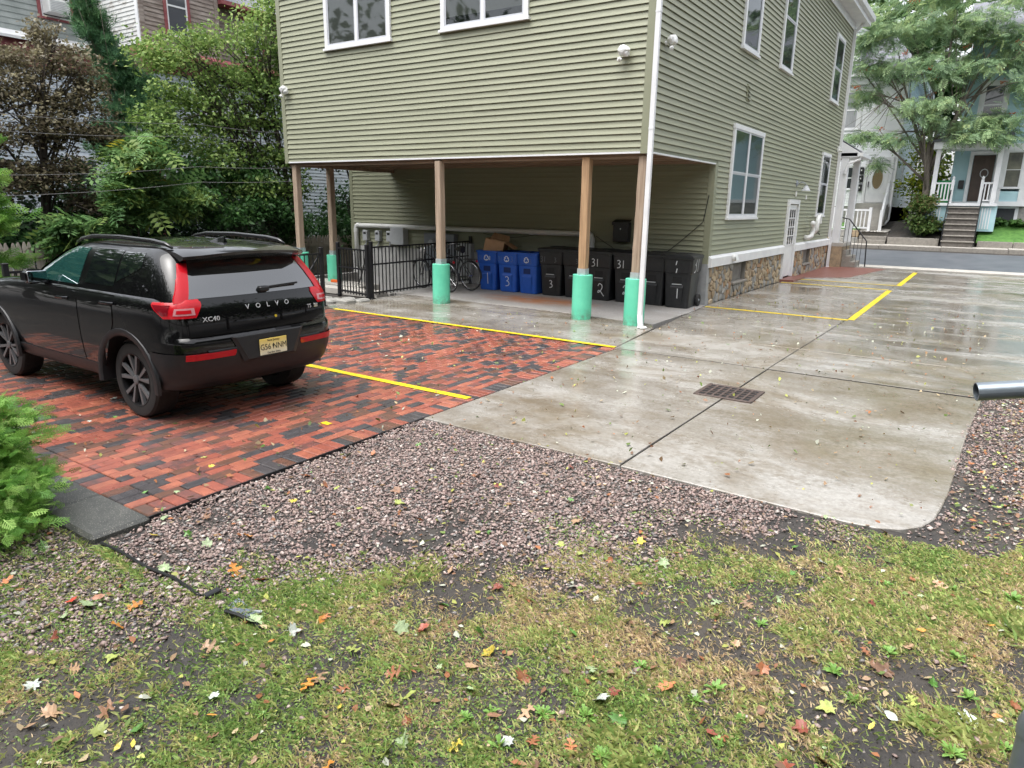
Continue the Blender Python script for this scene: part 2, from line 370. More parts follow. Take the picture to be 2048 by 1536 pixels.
# concrete: damp, stained slab
def concrete(name, dry, wet, stain, wetness=.5, rust=False):
    t = NT(name); v = t.coord((1,1,1), False); vs_ = t.coord((.35,1.3,1), False)
    big = t.noise(.55, 5, .6, vs_, .4); med = t.noise(2.2, 6, .65, v, .3); fine = t.noise(60, 4, .7, v)
    w = t.math('ADD', t.math('MULTIPLY', big, .7), t.math('MULTIPLY', med, .3))
    wm = t.ramp(w, [(.42-.12*(wetness-.5)*2+.0, 1.0), (.56, 0.0)])
    base = t.mix(wm, dry, wet)
    st = t.ramp(t.noise(.8, 6, .7, t.coord((.7,1.0,1), False), .8), [(.46 if name == 'damp_concrete' else .49, 0.0), (.64, .88)])
    base = t.mix(st, base, stain)
    base = t.mix(t.ramp(t.noise(26, 5, .75, v), [(.38,.30),(.60,0.0)]), base, (.10,.085,.06)); base = t.mix(t.ramp(fine, [(.3,.30),(.7,0.0)]), base, (.05,.045,.035))
    st2 = t.ramp(t.math('ADD', t.math('MULTIPLY', t.noise(1.3, 6, .7, t.coord((.8,1.2,1), False), 1.0), .6), t.math('MULTIPLY', t.noise(16, 5, .75, v), .4)), [(.51,0.0),(.60,.55)])
    base = t.mix(st2, base, tuple(q*.72 for q in stain))
    blot = t.ramp(t.noise(7, 5, .7, v), [(.58,0.0),(.72,.4)])
    base = t.mix(blot, base, (.09,.075,.05))
    if rust:
        sx = t.n('ShaderNodeSeparateXYZ'); g = t.n('ShaderNodeNewGeometry'); t.l(g.outputs['Position'], sx.inputs[0])
        dx = t.math('MULTIPLY', t.math('ADD', sx.outputs[0], 3.1), .62); dy = t.math('MULTIPLY', t.math('ADD', sx.outputs[1], -1.75), 1.35)
        d = t.math('SQRT', t.math('ADD', t.math('MULTIPLY', dx, dx), t.math('MULTIPLY', dy, dy)))
        m1 = t.ramp(d, [(.35,1.0),(1.0,0.0)]); m2 = t.ramp(t.noise(1.6, 6, .7, t.coord((.6,2.2,1), False), 1.2), [(.34,0.0),(.52,1.0)])
        base = t.mix(t.math('MULTIPLY', t.math('MULTIPLY', m1, m2), 1.0), base, (.36,.15,.06))
    t.set(base=base, spec=.5)
    rw = t.ramp(w, [(.32, .03), (.42, .10), (.52, .24), (.64, .45)]) if wetness > .3 else t.ramp(med, [(.3,.6),(.7,.8)])
    if name.endswith('far') or name == 'damp_concrete':          # standing water in the low spots
        g2_ = t.n('ShaderNodeNewGeometry'); sp_ = t.n('ShaderNodeSeparateXYZ'); t.l(g2_.outputs['Position'], sp_.inputs[0])
        wob = t.math('MULTIPLY', t.math('ADD', t.noise(2.4, 4, .6, v), -.5), 1.6); pm = None
        for (px_, py_, rx_, ry_) in ((4.75,3.05,.85,.42),(1.75,4.3,.75,.35),(1.25,8.3,.7,.5),(4.2,1.1,.9,.3),(5.2,6.4,1.2,.5)):
            a_ = t.math('DIVIDE', t.math('ADD', sp_.outputs[0], -px_), rx_); b_ = t.math('DIVIDE', t.math('ADD', sp_.outputs[1], -py_), ry_)
            d_ = t.math('ADD', t.math('SQRT', t.math('ADD', t.math('MULTIPLY', a_, a_), t.math('MULTIPLY', b_, b_))), wob)
            q_ = t.ramp(d_, [(.62,1.0),(.86,0.0)]); pm = q_ if pm is None else t.math('MAXIMUM', pm, q_)
        rw = t.mix(pm, rw, .015); base = t.mix(t.math('MULTIPLY', pm, .55), base, (.10,.085,.06)); t.set(base=base)
    t.set(rough=rw)
    t.bump(t.math('ADD', t.math('MULTIPLY', fine, .5), t.math('MULTIPLY', t.noise(18, 4, .7, t.coord((1,.25,1), False)), .5)), .12 if wetness > .3 else .2, .004)
    return t.mat
M['concrete'] = concrete('damp_concrete', (.415,.40,.375), (.245,.22,.182), (.205,.165,.115), .6)
M['concrete_far'] = concrete('damp_concrete_far', (.40,.39,.375), (.19,.172,.145), (.25,.21,.15), .5)
M['concrete_dry'] = concrete('dry_concrete', (.44,.43,.42), (.38,.365,.355), (.34,.32,.295), .1, True)
M['joint'] = mat('dark_joint', (.03,.028,.024), None, rough=.9)
drive = bpy.data.objects.new('driveway', None); C.objects.link(drive); tag(drive, kind='structure')
def slab(poly, z=0.0, m='concrete', name='concrete_panel', parent=drive, th=.14):
    n = len(poly); cx = sum(p[0] for p in poly)/n; cy = sum(p[1] for p in poly)/n
    sh = [(cx+(x-cx)*(1-.006/max(abs(x-cx),.05)), cy+(y-cy)*(1-.006/max(abs(y-cy),.05))) for x, y in poly]
    mb = MB(); vs_ = [(x,y,z-th) for x,y in poly]+[(x,y,z-.006) for x,y in poly]+[(x,y,z) for x,y in sh]
    fs = [tuple(range(2*n,3*n))]
    for k in (0,1): fs += [(k*n+i, k*n+(i+1)%n, (k+1)*n+(i+1)%n, (k+1)*n+i) for i in range(n)]
    mb.add(vs_, fs); return mb.build(name, M[m], parent)
J = .005
slab([(.565,-6.20),(2.64-J,-6.22),(2.70-J,-1.96),(.565,-1.96)], z=-.005)
slab([(2.64+J,-6.22),(4.30,-6.26),(4.48,-6.24),(4.62,-6.17),(4.73,-6.04),(4.79,-5.86),(4.82,-5.6),(4.845,-5.3),(4.92,-3.5),(5.02,-1.98),(2.70+J,-1.96)], z=-.009)
one('joint_filler', M['joint'], drive)(lambda m: m.box(.57, 5.03, -1.9590, -1.9512, -.1, -.0015))
0
slab([(.53,-1.95),(2.70-J,-1.95),(2.83-J,3.6),(2.86-J,9.4),(.10,9.4),(.06,3.47),(.16,2.2)])
slab([(2.70+J,-1.95),(5.05,-1.95),(5.4,-1.0),(6.0,.5),(6.5,3.0),(6.7,9.4),(2.86+J,9.4),(2.83+J,3.6)], m='concrete_far')
slab([(.10,9.41),(2.86-J,9.41),(2.95-J,17.0),(2.0,17.0),(1.45,12.6),(.10,11.2)], m='concrete_far', z=.001)
slab([(2.86+J,9.41),(6.7,9.41),(7.0,17.0),(2.95+J,17.0)], m='concrete_far')
slab([(-5.95,-1.83),(.52,-1.94),(.30,.02),(.16,.35),(-2.0,.55),(-5.95,.65)], name='concrete_panel')
slab([(-6.25,.66),(-5.95,.66),(-2.0,.56),(.155,.36),(.15,2.2),(.05,3.43),(-6.25,3.43)], m='concrete_dry', z=.004, name='carport_floor')
slab([(-30,17.05),(40,17.9),(40,19.0),(-30,18.2)], z=.02, m='walk', name='pavement_strip')
# stamped red paving by the side door
M['stamped'] = mat('stamped_red_paving', (.17,.062,.05), (.23,.10,.08), 5, .4, bump=.3, bscale=25, obj=False)
o = slab([(-.2,10.62),(.12,9.95),(.12,11.22),(1.44,12.62),(1.98,17.0),(-.2,17.0)], m='stamped', z=.006, name='stamped_paving')
def painted(name, x0, x1, y0, y1, parent, z=.0045, m='yellow', n=14):
    "thin strip of paint with slightly ragged edges"
    mb = MB(); P = []
    lx = abs(x1-x0) > abs(y1-y0)
    for k in range(n+1):
        f = k/n; j = random.uniform(-.004,.004); j2 = random.uniform(-.004,.004)
        if lx: P.append([(x0+(x1-x0)*f, y0+j, z), (x0+(x1-x0)*f, y1+j2, z)])
        else: P.append([(x0+j, y0+(y1-y0)*f, z), (x1+j2, y0+(y1-y0)*f, z)])
    mb.grid(P); return mb.build(name, M[m], parent, fix=True)
painted('yellow_line', .12, 2.86, 3.13, 3.26, drive); painted('yellow_line', 2.84, 2.96, 3.24, 9.36, drive)
painted('yellow_line', .16, 2.86, 9.43, 9.56, drive, .006); painted('yellow_line', .2, 2.9, 10.72, 10.85, drive, .0115)
painted('yellow_line', 2.90, 3.03, 10.83, 16.1, drive, .006)
M['worn'] = mat('worn_peach_line', (.36,.32,.26), (.30,.27,.225), 8, .5, obj=False)
painted('worn_line', 2.15, 4.6, -.35, -.315, drive, .003, 'worn')

# brick paving
BR = []
for nm, c, c2 in (('brick_red', (.345,.104,.07), (.225,.072,.052)), ('brick_orange', (.40,.138,.085), (.28,.094,.064)), ('brick_mottled', (.25,.085,.066), (.08,.06,.058)),
                  ('brick_charcoal', (.048,.046,.05), (.085,.078,.08)), ('brick_brown', (.17,.078,.052), (.095,.06,.048))):
    tt = NT(nm); v = tt.coord((1,1,1), False); n = tt.noise(9, 5, .65, v); nf = tt.noise(90, 3, .7, v); wetn = tt.noise(.7, 4, .6, v, .5)
    base = tt.ramp(n, [(.36, c), (.66, c2)])
    base = tt.mix(tt.ramp(nf, [(.3,.3),(.65,0.0)]), base, tuple(q*.45 for q in c))
    grime = tt.ramp(tt.noise(1.1, 6, .7, v, .6), [(.48,0.0),(.68,.36)]); base = tt.mix(grime, base, (.055,.04,.034))
    tt.set(base=base, rough=tt.ramp(wetn, [(.36,.20),(.62,.48)]), spec=.5); tt.bump(nf, .25, .004); BR.append(tt.mat)
def joint_strip(a, b, w=.011):
    mb = MB(); a, b = Vector(a), Vector(b); d = (b-a).normalized(); n = Vector((-d.y,d.x,0)); P = []
    for k in range(13):
        q = a.lerp(b, k/12)+n*random.gauss(0,.0015); ww = w*random.uniform(.7,1.2); P.append([q-n*ww/2, q+n*ww/2])
    mb.grid(P); mb.build('joint', M['joint'], drive, fix=True)
joint_strip((2.638,-6.2,-.0035),(2.698,-1.97,-.0035),.008); joint_strip((2.70,-1.94,.0016),(2.83,3.6,.0016),.009); joint_strip((2.83,3.6,.0016),(2.86,9.4,.0016),.009); joint_strip((.53,-1.93,.002),(.16,2.2,.002),.008); joint_strip((2.86,9.42,.003),(2.95,16.9,.003)); joint_strip((.1,9.405,.0022),(6.6,9.405,.0022),.02)
brickp = bpy.data.objects.new('brick_paving', None); C.objects.link(brickp); tag(brickp, kind='structure')
def brick_geo(w, l, h=.06, b=.007):
    "top-chamfered block, centre at the top face"
    W, L = w/2, l/2
    v = [(-W,-L,-h),(W,-L,-h),(W,L,-h),(-W,L,-h),(-W,-L,-b),(W,-L,-b),(W,L,-b),(-W,L,-b),(-W+b,-L+b,0),(W-b,-L+b,0),(W-b,L-b,0),(-W+b,L-b,0)]
    f = [(8,9,10,11)]+[(a,(a+1)%4,4+(a+1)%4,4+a) for a in range(4)]+[(4+a,4+(a+1)%4,8+(a+1)%4,8+a) for a in range(4)]
    return v, f
bricks = []      # x, y, w, l, colour
bw, bl, jt = .1005, .203, .0075
kcol = lambda x, y: random.choices(range(5), weights=(lambda q: (3.4,2.8,2.2,3.0+3.2*q,2.2))(float(vnoise(x, y, 1.3, 9) > .55)))[0]
x = .345-bw/2; r = 0
while x > -5.85:
    y = -8.70+(bl/2 if r % 2 else 0)-random.choice([0, 0, .05])
    if r % 2: bricks.append((x, -8.70+bl/4, bw-jt, bl/2-jt, kcol(x, -8.7)))
    while y+bl < -1.98:
        bricks.append((x, y+bl/2, bw-jt, bl-jt, kcol(x, y))); y += bl
    if -1.98-y > .05: bricks.append((x, (y-1.98)/2, bw-jt, -1.98-y-jt, kcol(x, y)))
    x -= bw; r += 1
y = -8.90+bw/2
while y < -1.99: bricks.append((.351+bl/2, y, bl-jt, bw-jt, kcol(0, y))); y += bw          # border along the gravel and slab
x = .345-bw/2
while x > -5.85: bricks.append((x, -8.90+.098, bw-jt, .194, kcol(x, -8.9))); x -= bw        # header course along the kerb blocks
def showing(b):
    dx, dy = b[0]-CAM.x, b[1]-CAM.y; d2 = dx*dx+dy*dy+4
    dep = dx*_f.x+dy*_f.y-1.99*_f.z; px = 1024+1384*(dx*_r.x+dy*_r.y)/dep
    py = 768-1384*(dx*_u.x+dy*_u.y-1.99*_u.z)/dep
    if px < 5 or px > 2040 or py > 1530 or (px < 135 and py > 830): return 0
    if -5.3 < b[0] < -.55 and -7.95 < b[1] < -5.9: return 0
    if px < 640 and py < 745: return 0
    return b[2]*b[3]*1.99/d2**1.5
order = sorted(range(len(bricks)), key=lambda i: -showing(bricks[i])); near = set(order[:300])
cache = {}
joined = MB()
for i, (x, y, w, l, c) in enumerate(bricks):
    dz = random.uniform(-.0025, .002)
    if i in near:
        key = (round(w,3), round(l,3), c)
        if key not in cache:
            me = bpy.data.meshes.new('brick'); vv, ff = brick_geo(w, l); me.from_pydata(vv, [], ff); me.materials.append(BR[c]); cache[key] = me
        o = bpy.data.objects.new('brick', cache[key]); C.objects.link(o); o.parent = brickp; o.location = (x, y, dz)
        o.rotation_euler = (random.gauss(0,.006), random.gauss(0,.006), random.gauss(0,.006))
    else:
        vv, ff = brick_geo(w, l); joined.add([(a+x, b+y, h+dz) for a, b, h in vv], ff, c)
tag(joined.build('bricks', BR, brickp), kind='stuff')
M['sand'] = mat('joint_sand', (.035,.03,.026), (.06,.05,.04), 20, .8, obj=False)
one('bedding_sand', M['sand'], brickp)(lambda m: m.box(-5.9, .556, -8.905, -1.975, -.12, -.016))
one('edge_strip', M['plastic_black'], brickp)(lambda m: m.box(.557, .567, -9.0, -6.21, -.1, -.002))
painted('yellow_line', -5.43, .52, -1.965, -1.865, brickp, .005, n=40); painted('yellow_line', -2.6, .50, -5.46, -5.36, brickp, .005, n=30)
painted('yellow_line', -.08, .02, -6.92, -6.86, brickp, .005, n=3)
# kerb blocks along the near edge of the brick field
t = NT('kerb_block'); v = t.coord((1,1,1)); nn = t.noise(8, 5, .7, v); sp = t.noise(120, 2, .5, v)
t.set(base=t.mix(t.ramp(sp, [(.60,0.0),(.68,.8)]), t.ramp(nn, [(.35,(.036,.039,.037)),(.65,(.07,.071,.066))]), (.30,.29,.25)), rough=.5); t.bump(sp, .3, .005)
M['kerb_block'] = t.mat
for i in range(7):
    x1 = .615-i*.62; mb = MB(); mb.bbox(x1-.61, x1, -9.28, -8.91, -.20, .022-.006*(i % 2), .022)
    o = mb.build('kerb_block', M['kerb_block'], brickp)
    o.location = (0, random.uniform(-.01,.01) if i else 0, 0)
# plastic lawn edging
edging = thing('lawn_edging', 'broken black plastic lawn edging strip sticking out of the gravel', 'edging', (.66,-9.26,-.04))
def strip(pts, h=.05):
    mb = MB()
    mb.grid([[(x,y,-.07) , (x,y,z)] for x,y,z in pts]); mb.grid([[(x,y+.006,z), (x,y+.006,-.07)] for x,y,z in pts]); mb.grid([[(x,y,z),(x,y+.006,z)] for x,y,z in pts])
    mb.tube([(x,y+.003,z) for x,y,z in pts], .009, 6)
    return mb
strip([(.66,-9.25,-.012),(.9,-9.245,-.006),(1.15,-9.25,-.01),(1.4,-9.23,-.005),(1.55,-9.245,.0),(1.68,-9.25,-.008)]).build('strip', M['plastic_black'], edging)
strip([(1.92,-9.27,.004),(2.0,-9.255,.006),(2.1,-9.24,-.004),(2.16,-9.245,-.015)]).build('strip', M['plastic_black'], edging)
one('stake', M['plastic_black'], edging)(lambda m: m.bbox(1.695,1.735,-9.25,-9.16,-.03,.012,.006))
o = one('torn_plastic_sheet', mat('wet_plastic', (.10,.12,.15), None, rough=.2))(lambda m: m.grid([[(1.86+.05*i, -9.24+.03*j+.01*((i*j)%3), .0+.006*((i*3+j*5)%4)-.02) for j in range(4)] for i in range(5)]))
tag(o, 'scrap of torn blue grey plastic lying by the edging end', 'plastic scrap')

# gravel
def in_poly(x, y, poly):
    c = np.zeros(len(x), bool); n = len(poly); j = n-1
    for i in range(n):
        xi, yi = poly[i]; xj, yj = poly[j]
        c ^= ((yi > y) != (yj > y)) & (x < (xj-xi)*(y-yi)/((yj-yi) or 1e-9)+xi); j = i
    return c
G1 = [(.575,-6.22),(2.6,-6.23),(4.45,-6.28),(4.75,-6.6),(4.3,-7.30),(3.5,-8.15),(2.6,-8.95),(2.1,-9.4),(.66,-9.23),(.63,-8.9),(.575,-8.9)]
G2 = [(4.66,-6.2),(4.80,-5.4),(4.88,-3.5),(4.99,-2.0),(5.42,-1.0),(6.05,.5),(6.9,1.6),(7.6,.8),(6.6,-1.8),(5.85,-4.0),(5.5,-5.6),(5.1,-6.3)]
G3 = [(.2,-9.32),(1.7,-9.32),(1.9,-9.6),(1.5,-9.95),(.8,-10.15),(.0,-9.9)]
def gside(x, y): return (x-1.8)*-.696+(y+9.22)*.718
def gravel():
    pts = []
    for poly, dens, fall in ((G1, 6400, .35), (G2, 4000, .2), (G3, 3800, .3)):
        xs = [p[0] for p in poly]; ys = [p[1] for p in poly]; A = (max(xs)-min(xs))*(max(ys)-min(ys))
        n = int(A*dens); x = RNG.uniform(min(xs), max(xs), n); y = RNG.uniform(min(ys), max(ys), n)
        k = in_poly(x, y, poly)
        bare = vnoise(x, y, 1.4, 21)*.6+vnoise(x, y, 4.5, 22)*.4
        if poly is G1:      # thins out towards the lawn and under the moss
            s_ = gside(x, y); p = np.clip(.12+s_/.95+(bare-.5)*-1.5, .05, 1)*np.clip(1-(bare-.52)*7*np.clip(1.3-s_, 0, 1), .22, 1)
        else: p = np.where(bare > .66, .25, .9)
        k &= RNG.random(n) < p
        pts.append(np.stack([x[k], y[k]], 1))
    n = 2600; x = RNG.uniform(.2, 5.4, n); y = RNG.uniform(-10, -6.2, n); pts.append(np.stack([x, y], 1)[(x < .6+ (y+11)*1.6) & ~((x < .64) & (y > -9.3))])   # strays
    P = np.concatenate(pts); N = len(P)
    pos = np.stack([P[:,0], P[:,1], soil_z(P[:,0], P[:,1])+RNG.uniform(-.004,.012, N)], 1)
    tv = np.array([(1,0,0),(.3,.9,.1),(-.7,.75,-.1),(-1,-.2,.1),(-.35,-.95,0),(.7,-.75,.1),(.35,.3,.75),(-.4,-.25,.8),(0,0,-.7)])
    tf = [(0,1,6),(1,2,6),(2,7,6),(2,3,7),(3,4,7),(4,5,7),(5,6,7),(5,0,6),(8,1,0),(8,2,1),(8,3,2),(8,4,3),(8,5,4),(8,0,5)]
    s = np.clip(RNG.gamma(3.6, .0020, N), .003, .019)
    sc = np.stack([s*RNG.uniform(.9,1.4,N), s*RNG.uniform(.8,1.1,N), s*RNG.uniform(.5,.85,N)], 1)
    pal = np.array([(.29,.212,.192),(.345,.262,.238),(.225,.16,.148),(.43,.35,.32),(.18,.167,.162),(.31,.235,.202),(.50,.445,.41),(.255,.24,.232)])
    col = pal[RNG.choice(8, N, p=[.22,.2,.16,.12,.1,.12,.03,.05])]*RNG.uniform(.72,1.15,(N,1))
    o = scatter('gravel', tv, tf, pos, euler_mats(RNG.normal(0,.35,N), RNG.normal(0,.35,N), RNG.uniform(0,6.28,N)), sc, col, M['pebble'], tvar=RNG.normal(0,.13,(N,9,3)))
    tag(o, 'reddish brown crushed stone gravel between brick, slab and grass', 'gravel', kind='stuff')
gravel()

# thin grass, moss and straw
def g_far(x, y): return in_poly(x, y, G1) & (gside(x, y) > .75)
def grass():
    n = 900000
    x = RNG.uniform(.0, 6.4, n); y = RNG.uniform(-10.8, -5.6, n); kk = y-(-10.32+(x-2.14)*.697) > -.55; x, y = x[kk], y[kk]; n = len(x)
    g1 = in_poly(x, y, G1); g2 = in_poly(x, y, G2); g3 = in_poly(x, y, G3)
    ok = ~(((x < .66) & (y > -9.3)) | ((x > .5) & (x < 4.87) & (y > -6.3)))
    ok &= (y < -5.4) & (x < 5.3+(-5.4-y)*.9)
    patch = vnoise(x, y, 1.0, 31)*.28+vnoise(x, y, 2.6, 32)*.30+vnoise(x, y, 7, 33)*.24+vnoise(x, y, 19, 34)*.18
    bare = vnoise(x, y, 1.5, 35)*.45+vnoise(x, y, 4.6, 36)*.30+vnoise(x, y, 13, 37)*.25
    p = np.clip((patch-.26)*3.4, 0.12, .82)*np.clip((.69-bare)*7, .14, 1)
    d = (x-.6)*.66-(y+9.22)*.75
    sd_ = gside(x, y); p = np.where(g1, p*np.clip(.75-sd_/.45+(patch-.5)*2.2, 0, 1), p); p = np.where(g2, .02, p); p = np.where(g3, p*.22, p)
    ok &= RNG.random(n) < p
    x, y = x[ok], y[ok]; N = len(x)
    pos = np.stack([x, y, soil_z(x, y)-.003], 1)
    tv = [(-.5,0,0),(.5,0,0),(.35,.42,.72),(0,1.0,.80)]
    tf3 = [(0,1,2),(0,2,3)]
    tone = vnoise(x, y, .75, 51)*.34+vnoise(x, y, 2.3, 52)*.36+vnoise(x, y, 8, 53)*.30+RNG.normal(0,.15,N)
    pal = np.array([(.66,.50,.32),(.64,.53,.29),(.60,.56,.24),(.50,.54,.20),(.37,.48,.15),(.25,.39,.11)])
    ci = np.clip((tone-.20)/.56*6, 0, 5.99).astype(int)
    col = pal[ci]*RNG.uniform(.6,1.2,(N,1))
    h = RNG.uniform(.012,.032,N)*np.where(ci >= 3, 1.15, .9)
    tuft = vnoise(x, y, 2.0, 55); h *= np.where((tuft > .72) & (ci >= 3), 1.7, 1)
    sc = np.stack([RNG.uniform(.0030,.0058,N), h*1.3, h*.8], 1)
    o = scatter('grass', tv, tf3, pos, euler_mats(RNG.normal(.0,.32,N), RNG.normal(0,.3,N), RNG.uniform(0,6.28,N)), sc, col, M['leaf'])
    tag(o, 'sparse green and straw coloured grass over dark soil', 'grass', kind='stuff')
    # small-leaved moss and clover mats
    n = 120000; x = RNG.uniform(.1, 6.0, n); y = RNG.uniform(-11.0, -6.2, n)
    c = vnoise(x, y, 1.1, 61)*.5+vnoise(x, y, 3.4, 62)*.3+vnoise(x, y, 11, 63)*.2
    d = (x-.6)*.66-(y+9.22)*.75
    ok = (RNG.random(n) < np.clip((c-.56)*9, 0, 1)) & ~(((x < .66) & (y > -9.3)) | ((x > .5) & (x < 4.85) & (y > -6.3)))
    ok &= ~(g_far(x, y)) & ~in_poly(x, y, G2); x, y = x[ok], y[ok]; N = len(x)
    pos = np.stack([x, y, soil_z(x, y)+RNG.uniform(.004,.018,N)], 1)
    pal = np.array([(.22,.38,.09),(.28,.42,.11),(.17,.30,.07),(.34,.42,.15)]); col = pal[RNG.integers(0,4,N)]*RNG.uniform(.65,1.15,(N,1))
    o = scatter('moss', [(-.5,-.5,0),(.5,-.4,.1),(.6,.5,0),(-.4,.6,.15)], [(0,1,2,3)], pos, euler_mats(RNG.normal(0,.5,N), RNG.normal(0,.5,N), RNG.uniform(0,6.28,N)), RNG.uniform(.004,.010,N), col, M['leaf'])
    tag(o, 'bright green moss and clover mats in the bare soil', 'moss', kind='stuff')
grass()

# crumbs of soil and grit between the tufts
def crumbs():
    n = 42000; x = RNG.uniform(.1, 6.3, n); y = RNG.uniform(-10.6, -5.6, n)
    k = (y-(-10.32+(x-2.14)*.697) > -.4) & ~(((x < .66) & (y > -9.3)) | ((x > .5) & (x < 4.87) & (y > -6.3))); x, y = x[k], y[k]; N = len(x)
    pos = np.stack([x, y, soil_z(x, y)+.001], 1); pal = np.array([(.03,.027,.025),(.05,.044,.04),(.022,.02,.02),(.09,.08,.072),(.20,.18,.165)])
    col = pal[RNG.choice(5, N, p=[.34,.28,.22,.12,.04])]*RNG.uniform(.7,1.3,(N,1)); s = np.clip(RNG.gamma(3, .0013, N), .0015, .009)
    o = scatter('soil_crumbs', [(1,0,0),(0,1,0),(-1,0,0),(0,-1,0),(0,0,.9)], [(0,1,4),(1,2,4),(2,3,4),(3,0,4)], pos, euler_mats(RNG.normal(0,.4,N), RNG.normal(0,.4,N), RNG.uniform(0,6.28,N)), s, col, M['pebble'], tvar=RNG.normal(0,.2,(N,5,3)))
    tag(o, 'dark crumbs of soil and grit between the grass tufts', 'soil', kind='stuff')
crumbs()
# street, kerbs, far pavement
def sheet(name, m, pts, n=1):
    mb = MB(); mb.add(pts, [tuple(range(len(pts)))]); return tag(mb.build(name, M[m]), kind='structure')
sheet('road', 'asphalt', [(-120,16.6,-.02),(-120,24.0,.33),(120,25.6,.43),(120,20.2,.06),(40,19.0,.0),(-30,18.2,-.02)])
far_kerb = bpy.data.objects.new('far_pavement', None); C.objects.link(far_kerb); tag(far_kerb, kind='structure')
for i in range(16):
    x0 = -16+i*2.4; ya = 24.35+x0*.008
    one('kerb_stone', M['kerb_stone'], far_kerb)(lambda m: m.bbox(x0, x0+2.39, ya, ya+.16, .15, .52+x0*.006+.0, .015))
    one('pavement_slab', M['walk'], far_kerb)(lambda m: m.bbox(x0, x0+2.38, ya+.165, ya+1.62, .2, .515+x0*.006, .01))
# ------------------------------------------------------------------ the green house
EX = .1063
def fr(face, c):
    "face 'f': wall in plane y=c facing -Y, along x;  's': plane x=c facing +X, along y. returns fn(a, out, z)"
    if face == 'f': return lambda a, o, z: (a, c-o, z)
    return lambda a, o, z: (c+o, a, z)
def siding_board(face, c, a0, a1, z, h, parent, m, lip=.024, jit=.0022):
    if a1-a0 > 6:                    # each course is lapped from two lengths
        q = a0+(a1-a0)*random.choice([.22,.31,.40,.52,.61,.70,.79]); siding_run(face, c, a0, q, z, h, parent, m, lip, jit); a0 = q-.012; lip += .0025
    return siding_run(face, c, a0, a1, z, h, parent, m, lip, jit)
def siding_run(face, c, a0, a1, z, h, parent, m, lip, jit):
    P = fr(face, c); n = max(2, int((a1-a0)/.9)); rows = []
    for i in range(n+1):
        a = a0+(a1-a0)*i/n; j = random.gauss(0, jit) if 0 < i < n else 0; k = random.gauss(0, .0012)
        rows.append([P(a, .001, z+h+j), P(a, lip*.5+k, z+h*.45+j), P(a, lip+k, z+.005+j), P(a, lip-.003+k, z+j), P(a, .0, z+.010+j)])
    mb = MB(); mb.grid(rows if face == 's' else rows[::-1])
    mb.add(rows[0], [(0,1,2,3,4)]); mb.add(rows[-1], [(4,3,2,1,0)])
    return mb.build('siding_board', m, parent)
house = thing('green_house', 'sage green clapboard house raised on posts over a carport, stone foundation', 'house', (0,0,0))
HL, HW, HT, HE = -8.96, 3.43, 8.05, 16.55
# front wall
wall_f = one('front_wall', M['siding_trim'], house)(lambda m: m.box(HL, 0, .0, .16, 2.86, HT))
k = 0; z = 2.939
while z < 7.6: siding_board('f', 0, HL+.10, -.115, z, EX+.004, wall_f, M['siding']); z += EX
siding_board('f', 0, HL+.10, -.115, 2.875, .068, wall_f, M['siding'], .012)
# side wall, upper part over the carport and the part that reaches down to the stone
wall_s = one('side_wall', M['siding_trim'], house)(lambda m: (m.box(-.16, -.001, .16, HW, 2.88, HT), m.box(-.16, -.001, HW, HE, .80, HT)))
z = 1.026
while z < HT-.05:
    siding_board('s', 0, .115 if z > 2.86 else HW+.14, HE-.1, z, EX+.004, wall_s, M['siding']); z += EX
one('other_walls', M['siding_trim'], house)(lambda m: (m.box(-10.5, -.16, HE-.16, HE, .0, HT), m.box(-10.5, -10.34, HW+.05, HE-.16, .0, HT), m.box(HL, HL+.16, .17, HW, 2.86, HT)))
# carport back wall
wall_b = one('carport_wall', M['siding_trim'], house)(lambda m: m.box(-10.5, -.16, HW, HW+.15, .62, 2.92))
z = .80
while z < 2.85: siding_board('f', HW, -10.42, -.03, z, EX+.004, wall_b, M['siding']); z += EX
o = one('base_wall', mat('painted_masonry', (.40,.40,.39), (.50,.50,.49), 4, .8, bump=.3, bscale=30), house)(lambda m: m.box(-10.5, -.02, HW-.02, HW+.16, -1.4, .80))
one('corner_board', M['siding_trim'], house)(lambda m: m.box(-.115, .024, -.024, .002, 2.84, HT))
one('corner_board', M['siding_trim'], house)(lambda m: m.box(.001, .0245, .002, .115, 2.86, HT))
one('corner_board', M['siding_trim'], house)(lambda m: m.box(HL-.02, HL+.10, -.024, .002, 2.84, HT))
one('corner_board', M['siding_trim'], house)(lambda m: m.box(-.11, .025, HW-.026, HW+.0, .62, 2.868))
one('corner_board', M['siding_trim'], house)(lambda m: m.box(.001, .0255, HW+.0, HW+.14, .86, 2.88))
one('corner_board', M['siding_trim'], house)(lambda m: m.box(-10.53, -10.41, HW-.026, HW+.001, .62, 2.9))
one('soffit', M['soffit'], house)(lambda m: (m.box(HL+.02, -.02, .03, HW-.001, 2.872, 2.90), [m.box(HL+.03, -.03, y, y+.04, 2.842, 2.872) for y in (.5,1.1,1.7,2.3,2.9)]))
one('drip_edge', M['white_trim'], house)(lambda m: (m.box(HL, -.005, -.022, .03, 2.845, 2.874), m.box(-.03, .022, .0, HW, 2.852, 2.878)))
one('beam', M['soffit'], house)(lambda m: (m.box(HL+.03, -.06, .06, .20, 2.78, 2.87), m.box(HL+.03, HL+.17, .2, HW-.02, 2.78, 2.87)))
